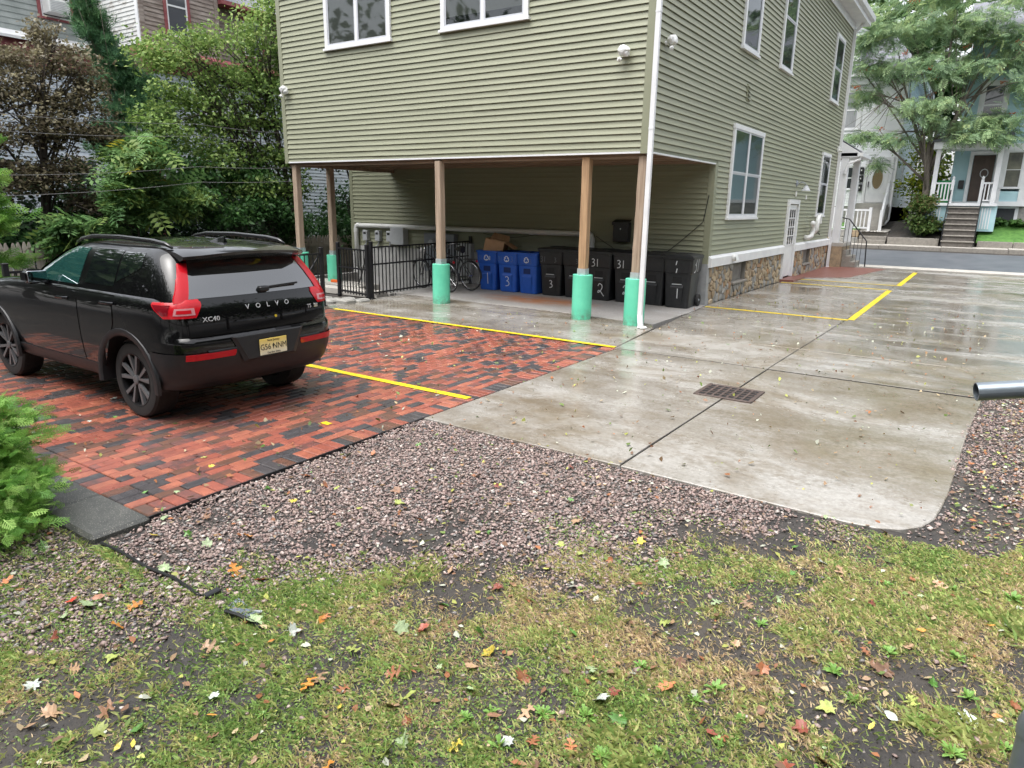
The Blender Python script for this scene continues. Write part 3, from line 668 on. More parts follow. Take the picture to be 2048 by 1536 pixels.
# posts on mint piers
def post(x, y, label, m, lean=0.0, ph=.80, pr=.178):
    p = thing('carport_post', label, 'post', (x,y,0), random.uniform(-.08,.08), 'posts under the raised storey')
    mb = MB(); rows = []
    for i in range(13):
        f = i/12; w = .072+random.uniform(-.002,.002); cx = lean*f+random.uniform(-.002,.002)
        rows.append([(cx-w+.01,-w,ph+.02+f*(2.79-ph)),(cx+w-.01,-w,ph+.02+f*(2.79-ph)),(cx+w,-w+.01,ph+.02+f*(2.79-ph)),(cx+w,w-.01,ph+.02+f*(2.79-ph)),(cx+w-.01,w,ph+.02+f*(2.79-ph)),(cx-w+.01,w,ph+.02+f*(2.79-ph)),(cx-w,w-.01,ph+.02+f*(2.79-ph)),(cx-w,-w+.01,ph+.02+f*(2.79-ph)),(cx-w+.01,-w,ph+.02+f*(2.79-ph))])
    mb.grid(rows); mb.add(rows[0][:8], [tuple(range(8))[::-1]]); mb.build('timber', m, p, local=True)
    one('pier', M['mint'], p, local=True, auto=40)(lambda q: q.lathe([(pr,-.05),(pr*1.01,.1),(pr*1.005,.4),(pr,ph-.004),(pr-.004,ph)], 40))
    one('post_bracket', M['galv'], p, local=True)(lambda q: (q.box(-.076+.0,.076,-.079,-.0745,ph,ph+.11), q.box(-.076,.076,.0745,.079,ph,ph+.11), q.box(-.08,-.0765,-.076,.076,ph,ph+.11), q.box(.0765,.08,-.076,.076,ph,ph+.11), q.box(-.075,.075,-.075,.075,ph,ph+.018)))
    return p
post(-.115, .12, 'timber carport post on mint pier, rightmost, beside the white downspout', M['post_wood_grey'], .02)
post(-1.15, .12, 'tan timber carport post on mint pier in front of the black bins', M['post_wood'], .0)
post(-4.40, .06, 'timber carport post on mint pier in front of the bicycles', M['post_wood_grey'], -.02)
post(-8.78, .12, 'leftmost timber carport post with white strip, behind the parked car', M['post_wood_grey'], .0, .82)
post(-8.85, 1.20, 'timber carport post on mint pier behind the iron gate', M['post_wood_grey'], .0, .70)

# windows
def window(face, c, a0, a1, z0, z1, style, parent, trim=.09, blind=None, split='v', room=True):
    P = fr(face, c)
    def bx(mb, b0, b1, o0, o1, y0, y1):
        p, q = P(b0, o0, y0), P(b1, o1, y1); mb.box(min(p[0],q[0]), max(p[0],q[0]), min(p[1],q[1]), max(p[1],q[1]), y0, y1)
    w = MB(); T = trim
    bx(w, a0, a0+T, -.01, .060, z0, z1); bx(w, a1-T, a1, -.01, .060, z0, z1); bx(w, a0-.02, a1+.02, -.01, .066, z1-T*.2, z1+T*.8)
    bx(w, a0+T, a1-T, -.01, .059, z0, z0+T*.55)
    o = w.build('window', M['white_trim'], parent)
    s = MB(); bx(s, a0-.035, a1+.035, -.01, .085, z0-.045, z0); s.build('sill', M['white_trim'], o)
    ia0, ia1, iz0, iz1 = a0+T, a1-T, z0+T*.55, z1-T*.2
    cells = []
    if style == 'slider': mid = (ia0+ia1)/2; cells = [(ia0, mid-.03, iz0, iz1, .036), (mid+.03, ia1, iz0, iz1, .042)]; mull = (mid-.03, mid+.03)
    elif style == 'hung': h = iz0+(iz1-iz0)*.52; cells = [(ia0, ia1, iz0, h, .036), (ia0, ia1, h, iz1, .044)]; mull = None
    else:
        mid = (ia0+ia1)/2; h = iz0+(iz1-iz0)*.5; mull = (mid-.035, mid+.035)
        cells = [(ia0, mid-.035, iz0, h, .036), (ia0, mid-.035, h, iz1, .044), (mid+.035, ia1, iz0, h, .036), (mid+.035, ia1, h, iz1, .044)]
    if mull: s = MB(); bx(s, mull[0], mull[1], -.01, .057, iz0, iz1); s.build('mullion', M['white_trim'], o)
    for (b0, b1, y0, y1, ot) in cells:
        f = .032; s = MB()
        bx(s, b0, b0+f, .002, ot+.009, y0, y1); bx(s, b1-f, b1, .002, ot+.009, y0, y1); bx(s, b0+f, b1-f, .002, ot+.007, y0, y0+f); bx(s, b0+f, b1-f, .002, ot+.007, y1-f, y1)
        s.build('sash', M['sash'], o)
        s = MB(); q = [P(b0+f, ot, y0+f), P(b1-f, ot, y0+f), P(b1-f, ot, y1-f), P(b0+f, ot, y1-f)]; s.quad(*q); s.build('pane', M['pane'], o, fix=False)
        bl = blind if blind is not None else 'screen'
        s = MB(); q = [P(b0+f, .030, y0+f), P(b1-f, .030, y0+f), P(b1-f, .030, y1-f), P(b0+f, .030, y1-f)]
        if bl == 'half':
            hh = y0+f+.12; q0 = [P(b0+f, .030, y0+f), P(b1-f, .030, y0+f), P(b1-f, .030, hh), P(b0+f, .030, hh)]; s.quad(*q0, m=1)
            q = [P(b0+f, .030, hh), P(b1-f, .030, hh), P(b1-f, .030, y1-f), P(b0+f, .030, y1-f)]; s.quad(*q)
            s.build('blind', [M['slats'], M['dark_room']], o)
        else: s.quad(*q); s.build('blind' if bl == 'slats' else 'screen', M[bl], o)
    return o
M['sash'] = mat('grey_white_sash', (.52,.54,.58), None, rough=.45)
tt = NT('slatted_blind'); vv = tt.coord((1,1,1), False); wv = tt.n('ShaderNodeTexWave'); wv.bands_direction = 'Z'; wv.inputs['Scale'].default_value = 18; tt.l(vv, wv.inputs['Vector'])
tt.set(base=tt.ramp(wv.outputs['Fac'], [(.2,(.24,.23,.205)),(.7,(.38,.365,.335))]), rough=.7); M['slats'] = tt.mat
window('f', -.0, -7.42, -5.55, 5.12, 6.75, 'slider', wall_f, blind='slats')
window('f', -.0, -4.27, -2.33, 5.13, 6.75, 'slider', wall_f, blind='half')
window('s', 0, 4.36, 6.68, 1.80, 3.66, 'pair', wall_s)
window('s', 0, 13.75, 15.05, 1.82, 3.72, 'hung', wall_s)
window('s', 0, 4.38, 5.58, 5.22, 7.35, 'hung', wall_s)
window('s', 0, 7.45, 8.62, 5.32, 7.45, 'hung', wall_s)
window('s', 0, 13.80, 15.08, 5.36, 7.2, 'hung', wall_s)
# base trim
one('base_trim', M['white_trim'], house)(lambda m: [m.add([(.002,a,.77),(.09,a,.79),(.085,a,.97),(.002,a,1.035),(.002,b,.77),(.09,b,.79),(.085,b,.97),(.002,b,1.035)],
     [(0,1,5,4),(1,2,6,5),(2,3,7,6),(0,3,2,1),(4,5,6,7)]) for a, b in ((HW+.01,9.80),(11.15,HE-.12))])
# side door
door = one('door', M['white_trim'], house)(lambda m: (m.box(-.02, .03, 10.02, 10.98, .10, 2.13),))
one('door_frame', M['white_trim'], door)(lambda m: (m.box(-.01, .075, 9.84, 9.98, .06, 2.27), m.box(-.01, .075, 11.02, 11.16, .06, 2.27), m.box(-.01, .08, 9.98, 11.02, 2.15, 2.272)))
one('door_glass', M['pane_dark'], door)(lambda m: [m.box(.0305, .034, 10.14+.25*i, 10.36+.25*i, 1.02+.25*j, 1.25+.25*j) for i in range(3) for j in range(4)])
one('muntins', M['white_trim'], door)(lambda m: ([m.box(.031, .042, 10.125+.25*i, 10.145+.25*i, 1.0, 2.03) for i in range(4)], [m.box(.031, .041, 10.145, 10.875, .995+.25*j, 1.02+.25*j) for j in range(5)]))
one('door_handle', M['chrome'], door)(lambda m: m.tube([(.03,10.90,1.03),(.09,10.90,1.03),(.09,10.78,1.03)], .012, 8))
one('threshold', M['stamped'], house)(lambda m: m.box(.0, .42, 9.80, 11.2, -.05, .055))
# stone foundation
found = one('foundation', M['mortar'], house)(lambda m: (m.box(-.2, .012, HW-.02, 5.22, -.2, .80), m.box(-.2, .012, 6.28, 9.83, -.2, .80), m.box(-.2, .012, 5.22, 6.28, -.2, .28),
     m.box(-.2, .012, 11.17, 12.62, -.2, .80), m.box(-.2, .012, 13.62, HE, -.2, .80), m.box(-.2, .012, 12.62, 13.62, -.2, .27), m.box(-.2, -.13, 5.22, 13.62, -.2, .79)))
SM = [M['stone_a'], M['stone_b'], M['stone_c'], M['stone_d']]
def stone(pts, dep):
    n = len(pts); cy = sum(p[0] for p in pts)/n; cz = sum(p[1] for p in pts)/n
    q = []                                     # soften the corners
    for i in range(n):
        a, b, c = pts[i-1], pts[i], pts[(i+1) % n]
        q += [(b[0]+(a[0]-b[0])*.22, b[1]+(a[1]-b[1])*.22), (b[0]+(c[0]-b[0])*.22, b[1]+(c[1]-b[1])*.22)]
    n = len(q); mb = MB(); tx = random.uniform(-.012,.012); ty = random.uniform(-.05,.05)
    v = [(.004,a,b) for a,b in q]+[(dep*.75,cy+(a-cy)*.97,cz+(b-cz)*.97) for a,b in q]+[(dep+ty*(a-cy)+random.uniform(-.004,.006),cy+(a-cy)*.80,cz+(b-cz)*.80) for a,b in q]
    f = [tuple(range(2*n,3*n))]
    for k in (0,1): f += [(k*n+i, k*n+(i+1)%n, (k+1)*n+(i+1)%n, (k+1)*n+i) for i in range(n)]
    mb.add(v, f); return mb.build('stone', random.choices(SM, weights=(3,3.2,3,.9))[0], found, auto=35)
def clip_half(poly, mx, my, nx, ny):
    out = []
    for i in range(len(poly)):
        a, b = poly[i], poly[(i+1) % len(poly)]; da = (a[0]-mx)*nx+(a[1]-my)*ny; db = (b[0]-mx)*nx+(b[1]-my)*ny
        if da <= 0: out.append(a)
        if (da < 0) != (db < 0) and abs(da-db) > 1e-9: t_ = da/(da-db); out.append((a[0]+(b[0]-a[0])*t_, a[1]+(b[1]-a[1])*t_))
    return out
for (ya, yb, za, zb) in ((HW+.05,5.20,-.02,.775), (6.30,9.80,-.02,.775), (5.22,6.28,-.02,.275), (11.2,12.6,-.06,.775), (13.64,HE-.02,-.12,.775), (12.62,13.62,-.06,.26)):
    seeds = []; ar = (yb-ya)*(zb-za); tgt = int(ar/(.024 if ya < 10 else .04)); tries = 0
    while len(seeds) < tgt and tries < 4000:
        tries += 1; p = (random.uniform(ya,yb), random.uniform(za,zb)); md = random.choice([.07,.11,.15])
        if all(math.hypot((p[0]-q[0])*.8, p[1]-q[1]) > md for q in seeds): seeds.append(p)
    for p in seeds:
        poly = [(ya,za),(yb,za),(yb,zb),(ya,zb)]
        for q in sorted(seeds, key=lambda q: math.hypot(p[0]-q[0], p[1]-q[1]))[1:16]:
            dx, dy = q[0]-p[0], q[1]-p[1]; l = math.hypot(dx,dy); poly = clip_half(poly, p[0]+dx/2-dx/l*.007, p[1]+dy/2-dy/l*.007, dx/l, dy/l)
            if len(poly) < 3: break
        if len(poly) >= 3: stone(poly, random.uniform(.022,.05))
for ya, yb, zb in ((5.22,6.28,.28),(12.62,13.62,.27)):
    one('basement_window', M['dark_room'], house)(lambda m: m.box(-.12, -.10, ya, yb, zb, .78))
    one('basement_sill', M['kerb_stone'], house)(lambda m: m.bbox(-.1, .075, ya+.0, yb+.04, zb, zb+.055, .01))
    one('window_board', mat('grey_board', (.16,.15,.14), (.22,.21,.19), 6, .8), house)(lambda m: m.box(-.099, -.07, ya+.05, yb-.05, zb+.06, .75))
one('corner_block', mat('plain_cement', (.24,.25,.26), (.32,.33,.34), 4, .85, bump=.3, bscale=40, obj=False), house)(lambda m: m.add(
    [(-.55,HW-.05,-.05),(.05,HW-.05,-.05),(.06,HW+.1,-.05),(-.55,HW-.022,-.05),(-.35,HW-.03,.86),(.03,HW-.045,.86),(.035,HW+.08,.79),(-.35,HW-.022,.86)],
    [(0,1,5,4),(1,2,6,5),(4,5,6,7),(3,0,4,7),(2,3,7,6)]))
# cornice, gutter and roof (mostly above the frame)
M['gutter'] = M['white_trim']
one('cornice', M['white_trim'], house)(lambda m: (m.box(-.02, .42, -.3, HE+.5, HT+.0, HT+.26), m.box(.025, .05, .2, HE, HT-.22, HT)))
one('gutter', M['white_trim'], house)(lambda m: m.add([(.425,y,HT+.12) for y in (-.3,HE+.55)]+[(.53,y,HT+.15) for y in (-.3,HE+.55)]+[(.55,y,HT+.28) for y in (-.3,HE+.55)]+[(.425,y,HT+.28) for y in (-.3,HE+.55)], [(0,1,3,2),(2,3,5,4),(4,5,7,6),(0,2,4,6),(1,7,5,3)]))
one('roof', M['roof'], house)(lambda m: m.add([(.5,-.35,HT+.30),(.5,HE+.5,HT+.30),(-4.7,HE+.5,HT+3.2),(-4.7,-.35,HT+3.2),(-10.9,-.35,HT+.30),(-10.9,HE+.5,HT+.30)], [(0,1,2,3),(3,2,5,4),(0,3,4),(1,5,2)]))
one('attic_floor', M['dark_room'], house)(lambda m: m.box(-10.4, -.1, .1, HE-.1, HT+.01, HT+.05))
# downspouts
def downspout(pts, w, d, label, foot=None):
    r = thing('downspout', label, 'downspout', pts[-1]); mb = MB()
    for a, b in zip(pts[:-1], pts[1:]): mb.bar(a, b, w, d, up=(0,1,0))
    for p in pts[1:-1]: mb.bbox(p[0]-w*.53, p[0]+w*.53, p[1]-d*.53, p[1]+d*.53, p[2]-.04, p[2]+.04, .008)
    mb.build('pipe', M['white_trim'], r)
    for zz in (6.6, 4.9, 3.2):
        one('strap', M['white_trim'], r)(lambda m: m.box(pts[1][0]-w*.56, pts[1][0]+w*.56, pts[1][1]-d*.56, pts[1][1]+d*.56, zz, zz+.03))
    if foot: one('outlet', M['white_pipe'], r)(foot)
    return r
downspout([(.075,-.055,HT+.1),(.075,-.055,6.0),(.075,-.055,.22),(.13,-.13,.03)], .075, .062, 'white downspout at the near house corner beside the rightmost post',
    lambda m: m.lathe([(.06,0.0),(.085,.012),(.075,.03),(.05,.034)], 20, (.17,-.16,.004)))
downspout([(.40,HE-.05,HT+.12),(.06,HE-.08,HT-.25),(.06,HE-.08,1.15),(.12,HE-.08,.95),(.12,HE-.08,.0),(.16,HE-.1,-.04)], .09, .075, 'white downspout at the far street-side corner of the green house')
# floodlights wrapped in white, vents, lamp
def floodlight(P, label):
    r = thing('floodlight', label, 'light fixture', P(0,0,0), 0, 'wrapped floodlights on the green house')
    def blob(cx, o, cz, rr, nm, sx=1.0):
        bm = bmesh.new(); bmesh.ops.create_icosphere(bm, subdivisions=2, radius=rr)
        for v in bm.verts: v.co *= random.uniform(.74,1.12); v.co.x *= sx
        mb = MB(); mb.bm(bm); mb.v = [P(cx+v[0], o+v[1], cz+v[2]) for v in mb.v]; mb.build(nm, M['wrap'], r, fix=True)
    blob(0, .11, .04, .085, 'lamp_head', 1.35); blob(.05, .10, .0, .06, 'lamp_head', 1.0); blob(-.05, .13, -.09, .042, 'sensor')
    mb = MB(); mb.tube([P(0,0,.0), P(0,.08,.02)], .035, 10); mb.build('bracket', M['white_trim'], r)
M['wrap'] = mat('crumpled_white_wrap', (.66,.67,.66), (.74,.75,.74), 5, .4, bump=.5, bscale=18)
floodlight(lambda a, o, z: (-.46+a, -o-.015, 4.36+z), 'white wrapped floodlight near the house corner downspout')
floodlight(lambda a, o, z: (-8.76+a, -o-.015, 4.36+z), 'white wrapped floodlight at the left edge of the front wall')
floodlight(lambda a, o, z: (o+.015, .42+a, 4.55+z), 'white wrapped floodlight on the side wall by the downspout')
lamp = thing('wall_lamp', 'gooseneck lamp with cone shade above the white side door', 'lamp', (.02,10.66,2.6))
one('base', M['grey_dark'], lamp)(lambda m: m.lathe([(.09,0),(.09,.03),(.06,.05)], 18, (.0,10.66,2.72), axis='x'))
one('arm', M['grey_dark'], lamp)(lambda m: m.tube([(.04,10.66,2.70),(.16,10.68,2.76),(.25,10.72,2.72),(.27,10.74,2.64)], .016, 8))
one('shade', M['grey_box'], lamp, auto=40)(lambda m: m.lathe([(.03,.12),(.05,.10),(.13,-.03),(.125,-.03),(.045,.09)], 20, (.27,10.74,2.55)))
one('bulb', M['white_pipe'], lamp, auto=50)(lambda m: m.lathe([(.02,.10),(.035,.03),(.03,-.02),(.0,-.04)], 12, (.27,10.74,2.56)))
o = one('door_sensor', M['white_pipe'])(lambda m: m.bbox(.018,.055,10.62,10.70,2.36,2.50,.008)); tag(o, 'small white sensor box under the lamp above the door', 'sensor')
o = one('wall_vent', M['siding_trim'])(lambda m: (m.bbox(.015,.035,5.05,5.30,4.26,4.60,.004), [m.add([(.035,5.07,zz+.05),(.075,5.07,zz),(.075,5.28,zz),(.035,5.28,zz+.05)],[(0,1,2,3)]) for zz in (4.28,4.36,4.44,4.52)])); tag(o, 'sage green louvered vent on the side wall', 'vent')
o = one('wall_outlet', M['white_pipe'])(lambda m: m.bbox(.018,.04,12.02,12.12,2.30,2.42,.006)); tag(o, 'small white square fixture right of the side door', 'outlet box')
flue = thing('flue_pipe', 'white elbowed exhaust pipe on side wall right of the door', 'pipe', (.02,13.1,1.1))
one('pipe', M['white_pipe'], flue, smooth=True)(lambda m: m.tube([(.0,12.55,1.16),(.14,12.55,1.16),(.20,12.60,1.20),(.20,12.72,1.34),(.20,12.70,1.50),(.22,12.55,1.60),(.24,12.42,1.58)], .075, 14))
one('pipe', M['white_pipe'], flue, smooth=True)(lambda m: m.tube([(.0,13.35,1.30),(.14,13.35,1.30),(.20,13.32,1.40),(.20,13.32,1.65),(.20,13.42,1.78),(.20,13.60,1.82)], .07, 14))
one('coupling', M['white_pipe'], flue)(lambda m: m.lathe([(.085,0),(.09,.02),(.09,.06),(.085,.08)], 18, (.0,13.35,1.30), axis='x'))
o = one('hose_tap', M['iron'])(lambda m: (m.tube([(.02,14.1,1.26),(.14,14.1,1.26),(.16,14.1,1.2)], .018, 8), m.lathe([(.05,0),(.05,.015)], 12, (.12,14.1,1.30)))); tag(o, 'dark garden tap on the side wall near the far corner', 'tap')
o = one('dryer_vent', M['white_pipe'], smooth=True)(lambda m: (m.tube([(.08,4.92,.93),(.17,4.92,.92)], .07, 14), m.add([(.17,4.83,.98),(.21,4.83,.87),(.21,5.01,.87),(.17,5.01,.98)],[(0,1,2,3)]))); tag(o, 'round white vent cap on the base trim under the big window', 'vent')
o = one('meter_box', M['white_pipe'])(lambda m: m.bbox(.018,.07,14.55,14.75,1.55,1.85,.008)); tag(o, 'small white box beside the exhaust pipe', 'box')
cam_ = one('security_camera', M['white_pipe'])(lambda m: (m.bbox(.02,.10,HE-.45,HE-.33,3.95,4.12,.01), m.tube([(.08,HE-.4,4.0),(.22,HE-.5,3.96)], .035, 10))); tag(cam_, 'small white camera on side wall above the far window', 'camera')
# street porch
porch = thing('street_porch', 'grey white porch with small hipped roof on the street end of the green house', 'porch', (0,HE,0))
one('roof', M['roof'], porch)(lambda m: m.add([(-1.6,HE+.02,4.55),(-.2,HE+.02,4.55),(.75,HE+.0,3.95),(.75,HE+1.9,3.95),(-1.6,HE+1.9,3.95)], [(0,1,2,3,4)][0:0]+[(1,2,3),(0,1,3,4)]))
one('fascia', M['white_trim'], porch)(lambda m: (m.box(.62,.80,HE+.0,HE+1.95,3.82,3.945), m.box(-1.6,.62,HE+1.8,HE+1.95,3.82,3.94), m.add([(-.2,HE+.01,4.5),(.72,HE+.01,3.94),(-.2,HE+.01,3.94)],[(0,1,2)])))
one('ceiling', M['white_trim'], porch)(lambda m: m.box(-1.6,.62,HE+.02,HE+1.8,3.80,3.83))
one('column', M['white_trim'], porch)(lambda m: m.bbox(.12,.36,HE+.05,HE+.30,.86,3.80,.01))
one('column', M['white_trim'], porch)(lambda m: m.bbox(.30,.52,HE+1.45,HE+1.68,.86,3.80,.01))
one('drain_pipe', M['white_trim'], porch)(lambda m: m.tube([(.72,HE+.1,3.85),(.70,HE+.08,3.72),(.40,HE+.02,3.6),(.30,HE-.0,3.35),(.28,HE-.0,3.25)], .045, 10))
one('floor', M['walk'], porch)(lambda m: m.box(-1.6,.55,HE+.02,HE+1.8,.74,.86))
one('base', M['stone_a'], porch)(lambda m: m.box(-1.6,.5,HE+.03,HE+1.75,-.15,.74))
for i in range(4): one('step', M['kerb_stone'], porch)(lambda m: m.bbox(.505+.0, .62+.17*i, HE+.3, HE+1.5, .56-.2*i-.16, .60-.2*i, .01))
rail = thing('stair_rail', 'black iron stair rail by the street porch steps', 'railing', (.6,HE+.3,.8))
one('handrail', M['iron'], rail)(lambda m: (m.tube([(.35,HE+.28,1.75),(.6,HE+.28,1.70),(1.25,HE+.28,.95),(1.3,HE+.28,.05)], .022, 8)))
for i in range(6):
    x = .5+.12*i; one('baluster', M['iron'], rail)(lambda m: m.tube([(x,HE+.28,.75-.14*i),(x,HE+.28,1.72-.115*i)], .009, 6))
# ------------------------------------------------------------------ carport contents
o = thing('drain_pipe', 'long white pvc pipe run along the carport back wall', 'pipe', (-6.5,HW,1.3))
one('pipe', M['white_pipe'], o, smooth=True)(lambda m: m.tube([(-10.25,HW-.10,.20),(-10.25,HW-.10,1.28),(-10.24,HW-.10,1.33),(-10.18,HW-.10,1.36),(-9.5,HW-.10,1.37),(-2.75,HW-.10,1.375),(-2.70,HW-.10,1.36),(-2.67,HW-.10,1.30),(-2.67,HW-.10,.3)], .062, 14))
for x, z in ((-10.25,1.22),(-10.14,1.366),(-7.0,1.371),(-4.3,1.373),(-2.78,1.375),(-2.67,1.24)):
    one('coupling', M['white_pipe'], o)(lambda m: m.tube([(x-.05,HW-.10,z),(x+.05,HW-.10,z)] if z > 1.3 else [(x,HW-.10,z-.05),(x,HW-.10,z+.05)], .07, 14))
pos_w = ('leftmost', 'middle', 'rightmost')
for i, x in enumerate((-9.88, -9.40, -8.96)):
    b = thing('utility_meter', f'{pos_w[i]} of three small grey meter boxes on the back wall', 'meter', (x,HW-.02,1.1), 0, 'meter boxes under the white pipe')
    one('box', M['grey_box'], b)(lambda m: m.bbox(x-.09,x+.09,HW-.14,HW-.012,.95,1.24,.012))
    one('dial', M['dark_room'], b)(lambda m: m.box(x-.05,x+.05,HW-.143,HW-.139,1.13,1.19))
    one('conduit', M['grey_box'], b)(lambda m: m.tube([(x,HW-.08,.95),(x,HW-.08,.86),(x-.1,HW-.08,.80)], .02, 8))
o = one('junction_box', M['grey_box'])(lambda m: (m.bbox(-8.80,-8.33,HW-.22,HW-.012,.90,1.35,.012), m.bbox(-8.805,-8.325,HW-.232,HW-.221,.895,1.355,.004))); tag(o, 'large light grey electrical box right of the small meters', 'electrical box')
p = thing('meter_cabinet', 'tall grey electrical cabinet with round meters behind the bicycles', 'electrical box', (-7.1,HW,.4))
one('cabinet', M['grey_dark'], p)(lambda m: m.bbox(-7.62,-6.60,HW-.20,HW-.012,.25,1.24,.012))
for x in (-7.30,-6.88): one('meter_glass', M['galv'], p, auto=40)(lambda m: m.lathe([(.115,0),(.115,-.06),(.09,-.11),(.0,-.12)], 20, (x,HW-.20,.98), axis='y'))
one('latch', M['dark_room'], p)(lambda m: m.box(-6.80,-6.72,HW-.206,HW-.201,.74,.86))
o = one('electrical_cabinet', M['grey_box'])(lambda m: (m.bbox(-6.55,-6.08,HW-.18,HW-.012,.20,1.02,.012), m.box(-6.40,-6.25,HW-.184,HW-.181,.88,.95))); tag(o, 'narrow grey cabinet right of the tall panel behind the bicycles', 'electrical box')
mbx = thing('letter_box', 'black wall letter box on the carport back wall', 'mailbox', (-1.93,HW,1.2))
one('box', M['plastic_black'], mbx)(lambda m: m.bbox(-2.12,-1.75,HW-.18,HW-.015,1.24,1.66,.012))
one('lid', M['plastic_black'], mbx)(lambda m: m.add([(-2.14,HW-.015,1.72),(-1.73,HW-.015,1.72),(-1.73,HW-.20,1.665),(-2.14,HW-.20,1.665),(-2.14,HW-.20,1.60),(-1.73,HW-.20,1.60)],[(0,3,2,1),(3,4,5,2)]))
one('lock', M['chrome'], mbx)(lambda m: m.lathe([(.016,0),(.016,-.008)], 10, (-1.93,HW-.181,1.52), axis='y'))
def cable(pts, r, label, m='iron', group=None):
    mb = MB(); P = []
    for i in range(len(pts)-1):
        a, b = Vector(pts[i]), Vector(pts[i+1]); n = 14
        for k in range(n): f = k/n; q = a.lerp(b, f); q.z -= 4*f*(1-f)*.018*(b-a).length; P.append(q)
    P.append(Vector(pts[-1])); mb.tube(P, r, 5)
    return tag(mb.build('cable', M[m]), label, 'cable', group)
cable([(-2.6,HW-.03,1.34),(-2.2,HW-.04,1.12),(-1.95,HW-.05,.95)], .006, 'thin black wire hanging between the white pipe and the bins')
cable([(-.06,HW-.05,2.25),(-.14,HW-.04,1.72),(-.9,HW-.06,1.05)], .008, 'black wire sagging across the wall above the rightmost bins')
cable([(-5.7,HW-.16,1.30),(-5.0,HW-.17,1.22),(-4.2,HW-.17,1.30)], .006, 'thin dark wire looped along the white pipe above the blue bins')

# writing strokes: ribbons in (u,v) laid on a plane
GLY = {'1': [[(.5,1),(.46,.0)]], '1s': [[(.62,1),(.4,.35),(.3,.3)]],
 '3': [[(.15,.92),(.5,1.0),(.78,.85),(.62,.62),(.38,.54),(.7,.48),(.85,.25),(.6,.05),(.12,.0)]],
 '2': [[(.1,.78),(.35,1.0),(.72,.9),(.78,.68),(.55,.4),(.25,.22),(.05,.2),(.2,.38),(.5,.3),(.8,.05),(1.0,-.12)]]}
def ribbon(mb, pts, w, fn, m=0):
    L = []; R_ = []
    for i in range(len(pts)):
        a = pts[max(i-1,0)]; b = pts[min(i+1,len(pts)-1)]; dx, dy = b[0]-a[0], b[1]-a[1]; l = math.hypot(dx,dy) or 1
        nx, ny = -dy/l*w/2, dx/l*w/2; L.append(fn(pts[i][0]+nx, pts[i][1]+ny)); R_.append(fn(pts[i][0]-nx, pts[i][1]-ny))
    mb.grid([[l, r] for l, r in zip(L, R_)], m)
def smooth_pts(p, k=4):
    if len(p) < 3: return p
    out = []
    for i in range(len(p)-1):
        p0, p1, p2, p3 = p[max(i-1,0)], p[i], p[i+1], p[min(i+2,len(p)-1)]
        for j in range(k):
            t = j/k; out.append(tuple(.5*((2*p1[c])+(-p0[c]+p2[c])*t+(2*p0[c]-5*p1[c]+4*p2[c]-p3[c])*t*t+(-p0[c]+3*p1[c]-3*p2[c]+p3[c])*t**3) for c in (0,1)))
    return out+[p[-1]]
def glyphs(mb, txt, u, v, h, w, fn, gap=.62):
    for ch in txt:
        for st in GLY[ch]: ribbon(mb, [(u+a*h*.62, v+b*h) for a, b in smooth_pts(st)], w, fn)
        u += h*gap*(.75 if ch.startswith('1') else 1.05)
